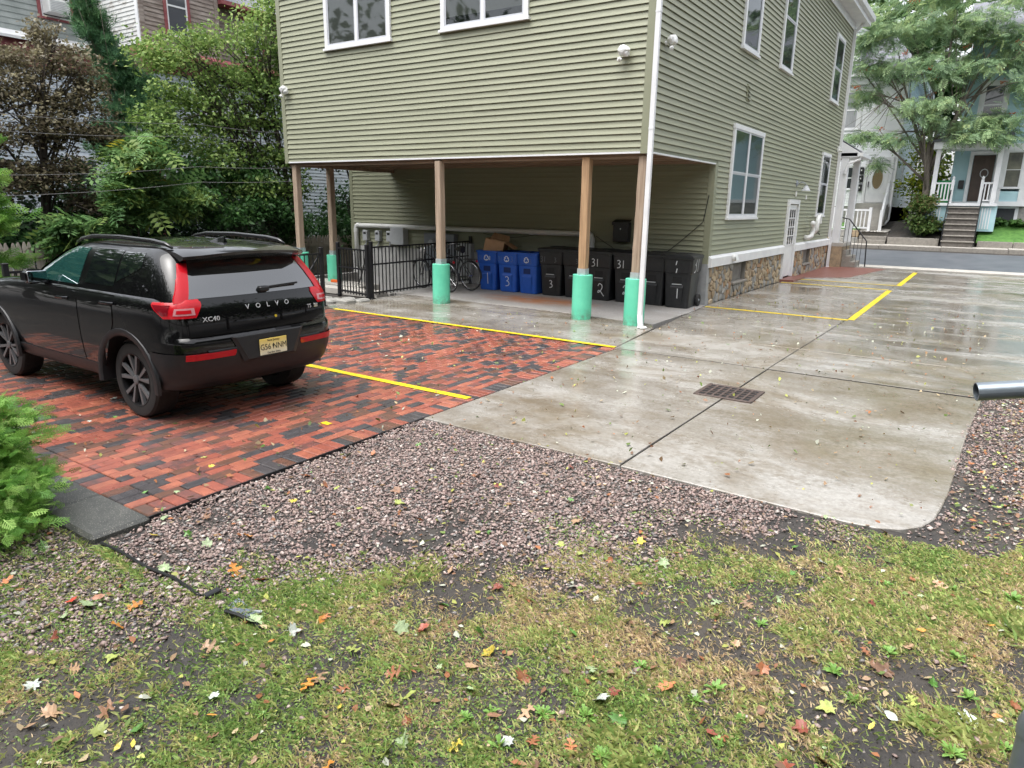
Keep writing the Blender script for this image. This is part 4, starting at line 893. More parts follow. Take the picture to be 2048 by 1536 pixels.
def wheelie_bin(loc, rz, label, m, H, W, D, front=(), side=(), lid='closed', recycle=False, bar=True, group=None, faint=()):
    b = thing('wheelie_bin', label, 'bin', loc, rz, group)
    mb = MB(); hw = lambda f: W/2*(.80+.17*f); hd = lambda f: D/2*(.78+.18*f)
    def ring(f, g=0.0, n=5):
        a, d = hw(f)+g, hd(f)+g; r = .06; pts = []
        for cx, cy, s in ((a-r,-d+r,-90),(a-r,d-r,0),(-a+r,d-r,90),(-a+r,-d+r,180)):
            for i in range(n): t = R(s+90*i/(n-1)); pts.append((cx+r*math.cos(t), cy+r*math.sin(t), 0))
        return pts
    lev = [(0,.0,-.02),(.015,.0,0),(.30,.30,0),(.66,.66,0),(.675,.675,.014),(.685,.685,.018),(.93,.93,.018),(.935,.935,.035),(.97,.97,.035),(.975,.975,.0)]
    rows = [[(x,y,z*H) for x,y,_ in ring(f,g)] for z,f,g in lev]
    rows = [r+[r[0]] for r in rows]; mb.grid(rows)
    mb.add(rows[0][:-1], [tuple(range(20))[::-1]]); body = mb.build('body', M[m], b, local=True, auto=32)
    Y = lambda f, z: -hd(z/H)-f
    if lid == 'closed':
        l = MB(); a, d = W/2+.012, D/2+.02
        prof = [(0,.965),(.0,.99),(.03,1.005),(.10,1.018),(.22,1.03)]
        rws = []
        for ins, z in prof:
            rws.append([(-a+ins,-d+ins,z*H),(a-ins,-d+ins,z*H),(a-ins,d-ins*.5,z*H),(-a+ins,d-ins*.5,z*H),(-a+ins,-d+ins,z*H)])
        l.grid(rws); l.add(rws[-1][:4], [(0,1,2,3)]); l.bbox(-a*.42,a*.42,-d*.35,d*.35,1.028*H,1.04*H,.006)
        l.build('lid', M['plastic_black' if m == 'plastic_black' else m], b, local=True)
    else:
        l = MB(); l.add([(-W/2,D/2+.02,H*.97),(W/2,D/2+.02,H*.97),(W/2,D/2+.20,H*.35),(-W/2,D/2+.20,H*.35),(-W/2,D/2+.06,H*.97),(W/2,D/2+.06,H*.97),(W/2,D/2+.24,H*.35),(-W/2,D/2+.24,H*.35)],
            [(0,1,2,3),(7,6,5,4),(0,4,5,1),(2,6,7,3),(1,5,6,2),(0,3,7,4)]); l.build('lid', M[m], b, local=True)
        one('inside', M['dark_room'], b, local=True)(lambda q: q.box(-W/2*.9, W/2*.9, -D/2*.88, D/2*.88, H*.80, H*.90))
    # grab recess and lift bar on the front
    z0 = H*.47; yf = Y(0, z0)
    one('grip_recess', M['recess_'+m], b, local=True)(lambda q: (q.add([(-.095,Y(.004,H*.58),H*.60),(.095,Y(.004,H*.58),H*.60),(.095,Y(.004,H*.48),H*.475),(-.095,Y(.004,H*.48),H*.475),(-.085,Y(-.05,H*.58),H*.60),(.085,Y(-.05,H*.58),H*.60),(.085,Y(.002,H*.5),H*.475),(-.085,Y(.002,H*.5),H*.475)],[(0,3,2,1)])))
    one('lift_pocket', M[m], b, local=True)(lambda q: q.add([(-.13,Y(.0,H*.46),H*.45),(.13,Y(.0,H*.46),H*.45),(.13,Y(.03,H*.42),H*.40),(-.13,Y(.03,H*.42),H*.40),(.11,Y(.006,.05),.06),(-.11,Y(.006,.05),.06)],[(0,3,2,1),(3,5,4,2)]))
    if bar: one('lift_bar', M['galv'] if m == 'plastic_black' else M[m], b, local=True)(lambda q: q.bar((-.10,Y(.022,H*.46),H*.46),(.10,Y(.022,H*.46),H*.46),.018,.018))
    for s in (-1,1):
        w = one('wheel', M['rubber'], b, local=True, auto=40)(lambda q: q.lathe([(.05,-.025),(.115,-.03),(.125,-.015),(.125,.015),(.115,.03),(.05,.025)], 20, (s*(W/2*.80+.035),D/2*.80,.125), axis='x', closed=True))
        one('hub', M['grey_dark'], w, local=True)(lambda q: (q.lathe([(.03,-.03),(.03,.03)], 12, (s*(W/2*.80+.035),D/2*.80,.125), axis='x'),[q.bar((s*(W/2*.80+.035),D/2*.80,.125),(s*(W/2*.80+.035),D/2*.80+.06*math.cos(k*1.257),.125+.06*math.sin(k*1.257)),.012) for k in range(5)]))
    one('handle', M[m], b, local=True)(lambda q: q.tube([(-W*.38,D/2*.9,H*.93),(-W*.38,D/2+.07,H*.95),(W*.38,D/2+.07,H*.95),(W*.38,D/2*.9,H*.93)], .016, 8))
    ff = lambda u, v: (u, Y(.004 if v < H*.675 else .022, v) if not (.05 < v < H*.45 and abs(u) < .11) else Y(.008+.024*(v-.06)/(H*.40-.06), .05+(v-.05)*1.0), v)
    fs = lambda u, v: (hw(v/H)+(.004 if v < H*.675 else .022), u, v)
    for specs, fn, wd, mm in ((front, ff, .017, M['mark']), (side, fs, .02, M['mark']), (faint, ff, .011, M['mark_dim' if m == 'plastic_black' else 'mark_blue_dim'])):
        for txt, u, v, h in specs:
            for ch in txt:
                q = MB(); glyphs(q, (ch,), u, v*H, h, wd, fn); q.build('digit', mm, body, local=True); u += h*.62*(.75 if ch.startswith('1') else 1.05)
    if recycle:
        q = MB()
        for k in range(3):
            a = math.pi/2+k*2*math.pi/3; ca, sa = math.cos(a), math.sin(a)
            T = lambda x, y: (x*sa+y*ca-.0, H*.80-x*ca+y*sa)      # arm k of the three chasing arrows
            pl = [T(-.045,.035),T(-.012,.062),T(.018,.060),T(.038,.030)]
            ribbon(q, pl, .020, ff); ribbon(q, [T(.020,.012),T(.060,.034)], .016, ff)
        q.build('recycling_symbol', M['mark'], body, local=True)
    return b
M['recess_plastic_black'] = mat('black_recess', (.006,.006,.007), None, rough=.6); M['recess_plastic_blue'] = mat('blue_recess', (.004,.02,.11), None, rough=.6)
G = 'wheelie bins along the carport wall'
wheelie_bin((-5.02,2.78,.004), .06, 'leftmost blue recycling bin, open, with cardboard box, numbered 1', 'plastic_blue', .96,.56,.66, front=[(('1',),-.05,.16,.26),(('1',),.07,.745,.10)], faint=[(('3','1'),-.22,.75,.10)], lid='open', recycle=True, bar=False, group=G)
wheelie_bin((-4.42,2.76,.004), .05, 'middle blue recycling bin with a large handwritten 3', 'plastic_blue', .96,.56,.66, front=[(('3',),-.06,.15,.22)], faint=[(('3',),.10,.74,.12),(('3','1'),-.24,.75,.10)], lid='open', recycle=True, bar=False, group=G)
wheelie_bin((-3.86,2.78,.004), -.03, 'rightmost blue recycling bin beside the first black bin', 'plastic_blue', .96,.56,.66, side=[(('3','1'),-.20,.68,.17)], faint=[(('3',),.08,.72,.10)], lid='open', recycle=True, bar=False, group=G)
wheelie_bin((-3.28,2.86,.004), .04, 'black wheelie bin next to the blue bins, marked 3', 'plastic_black', 1.06,.60,.74, front=[(('3',),-.03,.18,.16)], side=[(('3',),-.22,.62,.24)], faint=[(('3','1'),-.25,.72,.12),(('3',),.10,.72,.10)], group=G)
wheelie_bin((-2.68,2.88,.004), .02, 'black wheelie bin marked 3, half hidden by the tan post', 'plastic_black', 1.06,.60,.74, front=[(('3',),-.02,.17,.19)], faint=[(('3',),.05,.72,.10)], group=G)
wheelie_bin((-2.06,2.90,.004), -.03, 'black wheelie bin marked 31 and 2 right of the tan post', 'plastic_black', 1.06,.60,.74, front=[(('3','1'),-.18,.69,.16),(('2',),-.02,.12,.24)], group=G)
wheelie_bin((-1.46,2.92,.004), .03, 'black wheelie bin marked 31 and 2, left of the rightmost post', 'plastic_black', 1.06,.60,.74, front=[(('3','1'),-.20,.69,.16),(('2',),-.05,.13,.23)], group=G)
wheelie_bin((-.86,2.92,.004), .0, 'black wheelie bin behind the white downspout', 'plastic_black', 1.06,.60,.74, side=[(('3',),-.25,.62,.24)], group=G)
wheelie_bin((-.30,2.86,.004), .06, 'rightmost dark bin marked 31 and 1 by the stone corner', 'plastic_black', 1.06,.60,.74, front=[(('1s',),-.06,.80,.11),(('1s',),-.05,.655,.11),(('1',),-.04,.19,.20)], side=[(('3','1'),-.22,.69,.28)], group=G)
cb = thing('cardboard_box', 'open brown cardboard box stuffed into the leftmost blue bin', 'box', (-4.98,2.85,.85))
def cbx(m):
    mt = Matrix.Translation((-4.98,2.82,1.0)) @ Matrix.Rotation(.3,4,'Z') @ Matrix.Rotation(R(12),4,'Y')
    a, d, h = .24,.19,.26
    v = [(-a,-d,-h),(a,-d,-h),(a,d,-h),(-a,d,-h),(-a,-d,h*.7),(a,-d,h*.7),(a,d,h*.7),(-a,d,h*.7)]
    m.add([mt @ Vector(q) for q in v], [(3,2,1,0),(0,1,5,4),(1,2,6,5),(2,3,7,6),(3,0,4,7)])
one('box', M['cardboard'], cb)(cbx)
def flp(m):
    mt = Matrix.Translation((-4.98,2.82,1.0)) @ Matrix.Rotation(.3,4,'Z') @ Matrix.Rotation(R(12),4,'Y')
    for q in ([(.24,-.19,.18),(.24,.19,.18),(.50,.17,.10),(.50,-.17,.08)], [(-.24,.19,.18),(.24,.19,.18),(.2,.30,.30),(-.2,.30,.30)]):
        m.add([mt @ Vector(p) for p in q]+[mt @ Vector((p[0],p[1],p[2]-.006)) for p in q], [(0,1,2,3),(7,6,5,4),(0,4,5,1),(1,5,6,2),(2,6,7,3),(3,7,4,0)])
one('flap', M['cardboard'], cb)(flp)

# bicycles (local: x forward, wheels on the ground)
M['bike_dark'] = mat('bicycle_paint', (.02,.02,.022), None, rough=.3)
M['saddle'] = mat('saddle_vinyl', (.015,.014,.014), None, rough=.5)
def bicycle(loc, rz, label, lean, basket=False):
    b = thing('bicycle', label, 'bicycle', loc, rz, 'bicycles by the railing')
    Rw, wb = .335, 1.04
    for x in (0, wb):
        w = one('wheel', M['rubber'], b, local=True, smooth=True)(lambda m: m.tube([(x+Rw*math.cos(a*.2618),0,Rw+.016+Rw*math.sin(a*.2618)) for a in range(24)], .017, 7, closed=True))
        one('rim', M['chrome'], w, local=True, smooth=True)(lambda m: m.tube([(x+(Rw-.022)*math.cos(a*.2618),0,Rw+.016+(Rw-.022)*math.sin(a*.2618)) for a in range(24)], .009, 6, closed=True))
        one('spokes', M['chrome'], w, local=True)(lambda m: [m.tube([(x,.02*(1 if k % 2 else -1),Rw+.016),(x+(Rw-.025)*math.cos(k*.3142),0,Rw+.016+(Rw-.025)*math.sin(k*.3142))], .0016, 3, cap=False) for k in range(20)])
        one('hub', M['chrome'], w, local=True)(lambda m: m.tube([(x,-.05,Rw+.016),(x,.05,Rw+.016)], .02, 8))
        one('mudguard', M['bike_dark'], b, local=True)(lambda m: m.grid([[(x+(Rw+.035)*math.cos(a),-.025,Rw+.016+(Rw+.035)*math.sin(a)),(x+(Rw+.045)*math.cos(a),0,Rw+.016+(Rw+.045)*math.sin(a)),(x+(Rw+.035)*math.cos(a),.025,Rw+.016+(Rw+.035)*math.sin(a))] for a in ([R(q) for q in range(60,200,14)] if x == 0 else [R(q) for q in range(40,150,14)])]))
    h = Rw+.016; bb = (.45,0,.29); st = (.30,0,.84); hd = (.83,0,.86); hb = (.87,0,.72)
    one('frame', M['bike_dark'], b, local=True, smooth=True)(lambda m: (m.tube([bb,st],.016,8), m.tube([bb,hb],.019,8), m.tube([(.335,0,.72),hd],.016,8), m.tube([hd,hb],.02,8), m.tube([bb,(0,.05,h)],.011,6), m.tube([bb,(0,-.05,h)],.011,6), m.tube([(.32,0,.78),(0,.05,h)],.009,6), m.tube([(.32,0,.78),(0,-.05,h)],.009,6)))
    one('fork', M['bike_dark'], b, local=True, smooth=True)(lambda m: (m.tube([hb,(.90,.045,.66),(wb-.03,.045,h+.1),(wb,.045,h)],.011,7), m.tube([hb,(.90,-.045,.66),(wb-.03,-.045,h+.1),(wb,-.045,h)],.011,7)))
    one('handlebar', M['chrome'], b, local=True, smooth=True)(lambda m: (m.tube([hd,(.81,0,.99)],.014,8), m.tube([(.62,-.29,1.02),(.74,-.27,1.04),(.84,-.16,1.02),(.84,.16,1.02),(.74,.27,1.04),(.62,.29,1.02)],.012,8)))
    one('grip', M['saddle'], b, local=True)(lambda m: (m.tube([(.60,-.29,1.02),(.73,-.272,1.04)],.018,8), m.tube([(.60,.29,1.02),(.73,.272,1.04)],.018,8)))
    one('saddle', M['saddle'], b, local=True, auto=60)(lambda m: (m.tube([(.18,0,.955),(.28,0,.965),(.38,0,.955),(.46,0,.945)],[.085,.075,.035,.022],10), m.tube([st,(.29,0,.95)],.013,8)))
    one('crank', M['chrome'], b, local=True)(lambda m: (m.lathe([(.085,-.004),(.085,.004)],24,(.45,-.05,.29),axis='y'), m.tube([(.45,-.07,.29),(.56,-.08,.17)],.011,6), m.tube([(.45,.07,.29),(.34,.08,.41)],.011,6)))
    one('pedal', M['saddle'], b, local=True)(lambda m: (m.box(.51,.61,-.18,-.09,.155,.18), m.box(.29,.39,.09,.18,.40,.425)))
    one('rack', M['bike_dark'], b, local=True)(lambda m: (m.box(-.22,.2,-.06,-.045,.735,.75), m.box(-.22,.2,.045,.06,.735,.75), m.box(-.22,-.2,-.044,.044,.735,.75), m.tube([(0,.055,h),(-.05,.055,.735)],.006,5), m.tube([(0,-.055,h),(-.05,-.055,.735)],.006,5)))
    one('reflector', M['red_lens'], b, local=True)(lambda m: m.lathe([(.028,0),(.028,-.012)],12,(-.24,0,.71),axis='x'))
    one('headlamp', M['lamp_glass'], b, local=True, auto=60)(lambda m: m.lathe([(.02,-.05),(.05,-.01),(.052,.0),(.0,.012)],16,(.98,0,.93),axis='x'))
    b.rotation_euler = (lean, 0, rz)
    return b
t = NT('red_lens'); t.set(base=(.45,.012,.02), rough=.12, spec=.6, coat=.6); M['red_lens'] = t.mat
t = NT('lamp_glass'); t.set(base=(.85,.86,.88), rough=.2); M['lamp_glass'] = t.mat
bicycle((-5.36,1.52,.006), math.pi-.22, 'front black bicycle with a white headlamp leaning by the railing', R(-6))
bicycle((-5.20,2.12,.006), math.pi-.12, 'rear black bicycle with luggage rack, nearer the back wall', R(-5))

# iron gate, railings and stair well
def rail_run(name, label, a, b, z0, z1, n, group=None, posts=True, mid=None, brace=False, cat='railing'):
    a, b = Vector(a), Vector(b); r = thing(name, label, cat, (a.x,a.y,0), 0, group); d = (b-a)
    up = Vector((0,0,1))
    if posts:
        for p in (a, b):
            q = one('post', M['iron'], r)(lambda m: (m.bbox(p.x-.033,p.x+.033,p.y-.033,p.y+.033,-.05,z1+.10,.004)))
            one('cap', M['iron'], q)(lambda m: m.bbox(p.x-.038,p.x+.038,p.y-.038,p.y+.038,z1+.10,z1+.125,.008))
            one('foot', M['iron'], q)(lambda m: m.bbox(p.x-.06,p.x+.06,p.y-.06,p.y+.06,.0,.014,.003))
    for z in (z0, z1)+((mid,) if mid else ()): one('rail', M['iron'], r)(lambda m: m.bar(a+up*z, b+up*z, .032, .032))
    for i in range(1, n):
        p = a+d*(i/n); one('baluster', M['iron'], r)(lambda m: m.bar(p+up*(z0-.05), p+up*z1, .017, .017))
    if brace: one('brace', M['iron'], r)(lambda m: m.bar(a+up*z0+d*.04, b+up*z1-d*.04, .025, .025))
    return r
rail_run('iron_gate', 'black iron gate leaf with a diagonal brace beside the car tail', (-5.86,-2.62,0), (-5.86,-1.80,0), .12, 1.02, 8, None, True, None, True, 'gate')
rail_run('iron_railing', 'black iron railing along the far end of the brick parking, behind the car', (-5.86,-7.12,0), (-5.86,-2.70,0), .12, 1.02, 38, None, True)
rail_run('iron_gate', 'black iron gate leaf swung open at the top of the stair well', (-5.90,-.55,0), (-7.02,-.32,0), .10, 1.02, 10, None, True, .62, False, 'gate')
rail_run('iron_railing', 'black iron railing round the stair well beside the bicycles', (-5.93,-.40,0), (-6.15,3.34,0), .12, 1.08, 32, None, True, .72)
hr = one('stair_handrail', M['iron'])(lambda m: m.tube([(-6.75,.35,.82),(-6.9,.4,.80),(-7.6,.9,.25),(-8.6,1.5,-.5)], .02, 8)); tag(hr, 'bent black handrail going down into the stair well', 'handrail')
well = bpy.data.objects.new('stair_well', None); C.objects.link(well); tag(well, kind='structure')
M['well_wall'] = mat('stained_masonry', (.22,.21,.20), (.33,.32,.30), 5, .85, bump=.4, bscale=30)
one('well_wall', M['well_wall'], well)(lambda m: (m.box(-10.35,-6.27,.50,.62,-1.5,.0), m.box(-10.45,-10.31,.5,3.4,-1.5,.02), m.box(-6.32,-6.24,.62,3.4,-1.5,-.002)))
one('well_floor', M['walk'], well)(lambda m: m.box(-10.3,-6.3,.6,3.4,-1.55,-1.4))
for i in range(6): one('stair_step', M['walk'], well)(lambda m: m.box(-7.0-.3*(i+1)+.0, -7.0-.3*i+.02, .62, 1.7, -1.4, -.2-.2*i))
one('ledge', M['walk'], well)(lambda m: (m.bbox(-9.6,-6.35,.15,.49,-.1,.05,.012), m.bbox(-9.6,-7.5,.70,1.45,-.1,.045,.012)))
for i in range(9):
    x = -8.9+i*.36; o = one('rubble_stone', M['stone_b'], well)(lambda m: m.bbox(x, x+random.uniform(.22,.34), -1.45+random.uniform(-.1,.1), -1.15+random.uniform(-.1,.15), -.1, random.uniform(.0,.09), .03))
    o = one('rubble_stone', M['stone_b'], well)(lambda m: m.bbox(x+.1, x+.1+random.uniform(.2,.33), -1.0, -.72+random.uniform(-.1,.1), -.1, random.uniform(.0,.07), .03))
o = one('orange_block', mat('orange_plastic', (.75,.13,.02), None, rough=.5))(lambda m: m.bbox(-8.72,-8.48,.93,1.02,.045,.11,.008)); tag(o, 'small orange block at the foot of the mint pier behind the gate', 'block')
# ------------------------------------------------------------------ the parked car (local: x = -distance from the tail, tail faces +X)
t = NT('car_paint'); t.set(base=(.003,.003,.0035), rough=.3, spec=.08, coat=1.0, coatr=.025); M['car'] = t.mat
M['car_matte'] = mat('car_cladding', (.010,.011,.013), (.014,.015,.017), 20, .42)
def carglass(name, c):
    t = NT(name); t.set(base=c, rough=.03, spec=1.0, ior=1.85, coat=1.0, coatr=.02); return t.mat
M['car_glass'] = carglass('car_glass', (.006,.008,.009))
M['car_glass_green'] = carglass('car_glass_green', (.015,.06,.055))
t = NT('tail_lamp_red'); t.set(base=(.46,.006,.014), rough=.3, spec=.15, coat=.7, coatr=.05); M['tail'] = t.mat
t = NT('tail_lamp_dark'); t.set(base=(.16,.006,.012), rough=.1, spec=.6, coat=.8); M['tail_dark'] = t.mat
t = NT('tail_lamp_clear'); t.set(base=(.50,.22,.24), rough=.15, coat=.8); M['tail_clear'] = t.mat
M['silver'] = mat('alloy_face', (.13,.133,.14), None, rough=.35, metal=.25); M['badge'] = mat('bright_badge', (.62,.63,.65), None, rough=.3, metal=.3)
M['rim_dark'] = mat('alloy_dark', (.02,.02,.022), None, rough=.35, metal=.5)
CX, CY = -.707, -6.94
car = thing('parked_suv', 'glossy black compact SUV parked on the red brick paving', 'car', (CX,CY,0))
LOW = [(.30,.26,4.22,.80),(.35,.15,4.31,.865),(.43,.07,4.38,.895),(.55,.025,4.42,.915),(.68,.005,4.425,.926),(.77,.0,4.425,.930),(.795,.006,4.42,.930),(.825,.046,4.41,.931),(.92,.052,4.39,.932),(1.02,.062,4.36,.930),(1.08,.074,4.30,.924),(1.125,.088,4.2,.906),(1.155,.105,4.05,.88)]
UP = [(1.12,.09,3.12,.885),(1.20,.12,2.98,.862),(1.30,.175,2.80,.825),(1.40,.245,2.60,.785),(1.48,.31,2.44,.748),(1.535,.365,2.29,.705),(1.565,.43,2.18,.665),(1.585,.53,2.05,.60),(1.600,.72,1.9,.49),(1.609,1.0,1.72,.30)]
def interp(T, z):
    for a, b in zip(T[:-1], T[1:]):
        if z <= b[0]: f = max(0, (z-a[0])/(b[0]-a[0])); return tuple(a[i]+(b[i]-a[i])*f for i in (1,2,3))
    return T[-1][1:]
def outline(T, z, up):
    "half outline (u,v) from tail centre to nose centre"
    ur, uf, W = interp(T, z); P = []
    rr = .20 if not up else .13; bow = .075 if not up else .075; rf = .42 if not up else .30; bf = .12 if not up else .16
    rr = min(rr, W*.5); rf = min(rf, W*.6)
    for i in range(9): v = (W-rr)*i/8; P.append((ur+bow*(v/W)**2.4, v))
    u0 = ur+bow*((W-rr)/W)**2.4
    tp = .055 if not up else .05          # plan taper towards the tail
    for i in range(1, 7):
        a = math.pi/2*i/6; P.append((u0+(rr+.05)*math.sin(a)*(1-.25*math.cos(a)) if False else u0+(rr+.05)*(1-math.cos(a)), W-rr+rr*math.sin(a)-tp*(1-i/6)*0))
    ua, ub = P[-1][0], uf-bf-rf
    for i in range(1, 17): P.append((ua+(ub-ua)*i/16, W))
    for i in range(1, 7): a = math.pi/2*i/6; P.append((ub+rf*math.sin(a), W-rf+rf*math.cos(a)))
    for i in range(1, 7): v = (W-rf)*(1-i/6); P.append((uf-bf*(v/(W-rf) if W > rf else 0)**2, v))
    def tap(u, v):
        k = 0.0
        if u < 1.0: k = ((1.0-u)/1.0)**2*(.065 if not up else .055)
        if u > 3.2: k = ((u-3.2)/1.2)**2*.05
        return (u, v*(1-k))
    return [tap(u, v) for u, v in P]
def drop(u, z):
    if z <= .80 or u < 2.5: return z
    f = min(1, (u-2.5)/1.9); return z-(z-.80)/.355*(.16*f*f)
def pt(T, z, i_s, up, off=0.0, side=1):
    pass
def surf(T, up, z, s, off=0.0):
    "point on half outline at arc length s from tail centre, pushed out by off"
    P = outline(T, z, up); acc = 0
    for a, b in zip(P[:-1], P[1:]):
        l = math.hypot(b[0]-a[0], b[1]-a[1])
        if acc+l >= s and l > 1e-9:
            f = (s-acc)/l; u = a[0]+(b[0]-a[0])*f; v = a[1]+(b[1]-a[1])*f; nx, ny = -(b[1]-a[1])/l, (b[0]-a[0])/l
            return (-(u+nx*off), v+ny*off, drop(u, z))
        acc += l
    return (-P[-1][0], 0, z)
def s_at_u(T, up, z, u):
    P = outline(T, z, up); acc = 0
    for a, b in zip(P[:-1], P[1:]):
        l = math.hypot(b[0]-a[0], b[1]-a[1])
        if b[0] >= u and b[1] > .3: return acc+l*((u-a[0])/(b[0]-a[0]) if b[0] > a[0] else 0)
        acc += l
    return acc
def s_at_v(T, up, z, v):
    P = outline(T, z, up); acc = 0
    for a, b in zip(P[:-1], P[1:]):
        l = math.hypot(b[0]-a[0], b[1]-a[1])
        if b[1] >= v: return acc+l*((v-a[1])/(b[1]-a[1]) if b[1] > a[1] else 0)
        acc += l
    return acc
def shell(T, up, cap_top=True, extra=()):
    mb = MB(); rows = []
    for (z, *_r_) in T:
        h = outline(T, z, up); row = [(-u, v, drop(u, z)) for u, v in h]+[(-u, -v, drop(u, z)) for u, v in h[-2:0:-1]]; rows.append(row+[row[0]])
    for dz, sc in extra:
        last = rows[-1-len(rows)+len(T)] if False else rows[len(T)-1]
        cx = sum(p[0] for p in last)/len(last)
        rows.append([(cx+(p[0]-cx)*sc, p[1]*sc, p[2]+dz) for p in last])
    mb.grid(rows); n = len(rows[0])-1
    mb.add(rows[-1][:-1], [tuple(range(n))]); mb.add(rows[0][:-1], [tuple(range(n))[::-1]])
    return mb
def subdiv(o, lv=1):
    md = o.modifiers.new('s', 'SUBSURF'); md.levels = lv; md.render_levels = lv
body_mb = shell(LOW, False, extra=((.03,.94),(.045,.80),(.05,.4)))
body = body_mb.build('body', M['car'], car, local=True, smooth=True, fix=True)
# cut the wheel wells
cut = MB()
for u in (.863, 3.565):
    for s in (-1, 1): cut.lathe([(.435,-.17),(.435,.17)], 40, (-u, s*.86, .362), axis='y')
cu = cut.build('cutter', M['car'], None, fix=True); cu.location = (CX,CY,0)
md = body.modifiers.new('b', 'BOOLEAN'); md.operation = 'DIFFERENCE'; md.object = cu; md.solver = 'EXACT'
bpy.context.view_layer.update(); dg = bpy.context.evaluated_depsgraph_get()
me2 = bpy.data.meshes.new_from_object(body.evaluated_get(dg)); body.modifiers.clear(); body.data = me2; bpy.data.objects.remove(cu)
me2.polygons.foreach_set('use_smooth', [True]*len(me2.polygons)); me2.set_sharp_from_angle(angle=R(38))
cabin = shell(UP, True, extra=((.006,.7),(.008,.3))).build('cabin', M['car'], car, local=True, smooth=True, fix=True)
cabin.data.set_sharp_from_angle(angle=R(50))
def patch(name, m, T, up, s0, s1, z0, z1, off, side, ns=10, nz=6, parent=None, edge=True):
    "s0,s1 functions of z (arc length from the tail centre); side -1 = driver's side"
    mb = MB(); P = []
    for j in range(nz+1):
        z = z0+(z1-z0)*j/nz; a = s0(z) if callable(s0) else s0; b = s1(z) if callable(s1) else s1; row = []
        for i in range(ns+1):
            p = surf(T, up, z, max(a+(b-a)*i/ns, 0.0) if a >= 0 or b >= 0 else 0, off)
            row.append((p[0], p[1]*side, p[2]))
        P.append(row)
    mb.grid(P if side > 0 else [r[::-1] for r in P])
    if edge:                      # returns to the body so the piece has thickness
        Q = []
        ring = P[0]+[r[-1] for r in P[1:]]+P[-1][-2::-1]+[r[0] for r in P[-2:0:-1]]
        cx = sum(p[0] for p in ring)/len(ring); cy = sum(p[1] for p in ring)/len(ring); cz = sum(p[2] for p in ring)/len(ring)
        inn = [(p[0]-(.0 if abs(p[1]) > .8 else off*1.4 if p[0] > -1 else 0), p[1]-(off*1.4*(1 if p[1] > 0 else -1) if p[0] < -.25 else 0), p[2]) for p in ring]
        mb.grid([ring+[ring[0]], inn+[inn[0]]])
    return mb.build(name, M[m], parent or car, local=True, smooth=False, auto=40, fix=False)
def both(f): f(-1); f(1)
def across(name, m, T, up, smax, z0, z1, off, ns=24, nz=6, parent=None, zsag=None):
    mb = MB(); P = []
    for j in range(nz+1):
        z = z0+(z1-z0)*j/nz; b = smax(z) if callable(smax) else smax; row = []
        for i in range(-ns//2, ns//2+1):
            f = i/(ns/2); p = surf(T, up, z, abs(f)*b, off); row.append((p[0], p[1]*(1 if f >= 0 else -1), p[2]))
        P.append(row)
    mb.grid([r for r in P]); return mb.build(name, M[m], parent or car, local=True, auto=40)
# rear glass, spoiler, tailgate
rg = across('rear_window', 'car_glass', UP, True, lambda z: .70-.30*(z-1.15), 1.155, 1.47, .006)
sp = MB()
for z0, z1, ua, ub, Wa in ((1.475,1.545,.10,.62,.645),):
    rows = []
    for i in range(-10, 11):
        f = i/10; v = f*Wa; bw_ = .07*f*f+(.06*max(0,abs(f)-.8)/.2)
        rows.append([(-(ub),v,1.600-.03*f*f),(-(ua+.12+bw_),v,1.578-.035*f*f),(-(ua+bw_),v,1.545-.035*f*f),(-(ua+bw_+.008),v,1.520-.035*f*f),(-(ua+bw_+.13),v,1.475-.03*f*f),(-(ub),v,1.47)])
    sp.grid(rows); sp.add(rows[0], [(0,1,2,3,4,5)]); sp.add(rows[-1], [(5,4,3,2,1,0)])
sp.build('spoiler', M['car'], car, local=True, auto=50, fix=True)
gate_ = across('tailgate', 'car', LOW, False, lambda z: .74, .835, 1.145, .012)
wp = one('wiper', M['car_matte'], car, local=True)(lambda m: (m.bar((-.10,.03,1.20),(-.115,.45,1.215),.022,.016), m.bbox(-.14,-.07,-.01,.10,1.165,1.215,.012)))
# bumper
across('bumper', 'car_matte', LOW, False, lambda z: s_at_u(LOW, False, z, .44), .335, .69, .014, ns=36, nz=8)
both(lambda s: patch('reflector', 'tail', LOW, False, lambda z: s_at_v(LOW, False, z, .36+.5*max(0,.655-z)), lambda z: s_at_v(LOW, False, z, .79), .63, .685, .021, s))
one('bumper_step', M['car_matte'], car, local=True)(lambda m: m.grid([[(-(.0+.075*(abs(v)/.93)**2.4)+.012,v,.69),(-(.0+.075*(abs(v)/.93)**2.4)+.010,v,.70),(-(.0+.075*(abs(v)/.93)**2.4)-.004,v,.705)] for v in [-.62+.062*i for i in range(21)]]))
one('plate_recess', M['car_matte'], car, local=True)(lambda m: m.add([(.012,-.36,.79),(.012,.36,.79),(.022,.25,.575),(.022,-.25,.575),(-.004,-.40,.80),(-.004,.40,.80),(.008,.29,.56),(.008,-.29,.56)],[(0,3,2,1),(0,1,5,4),(1,2,6,5),(2,3,7,6),(3,0,4,7)]))
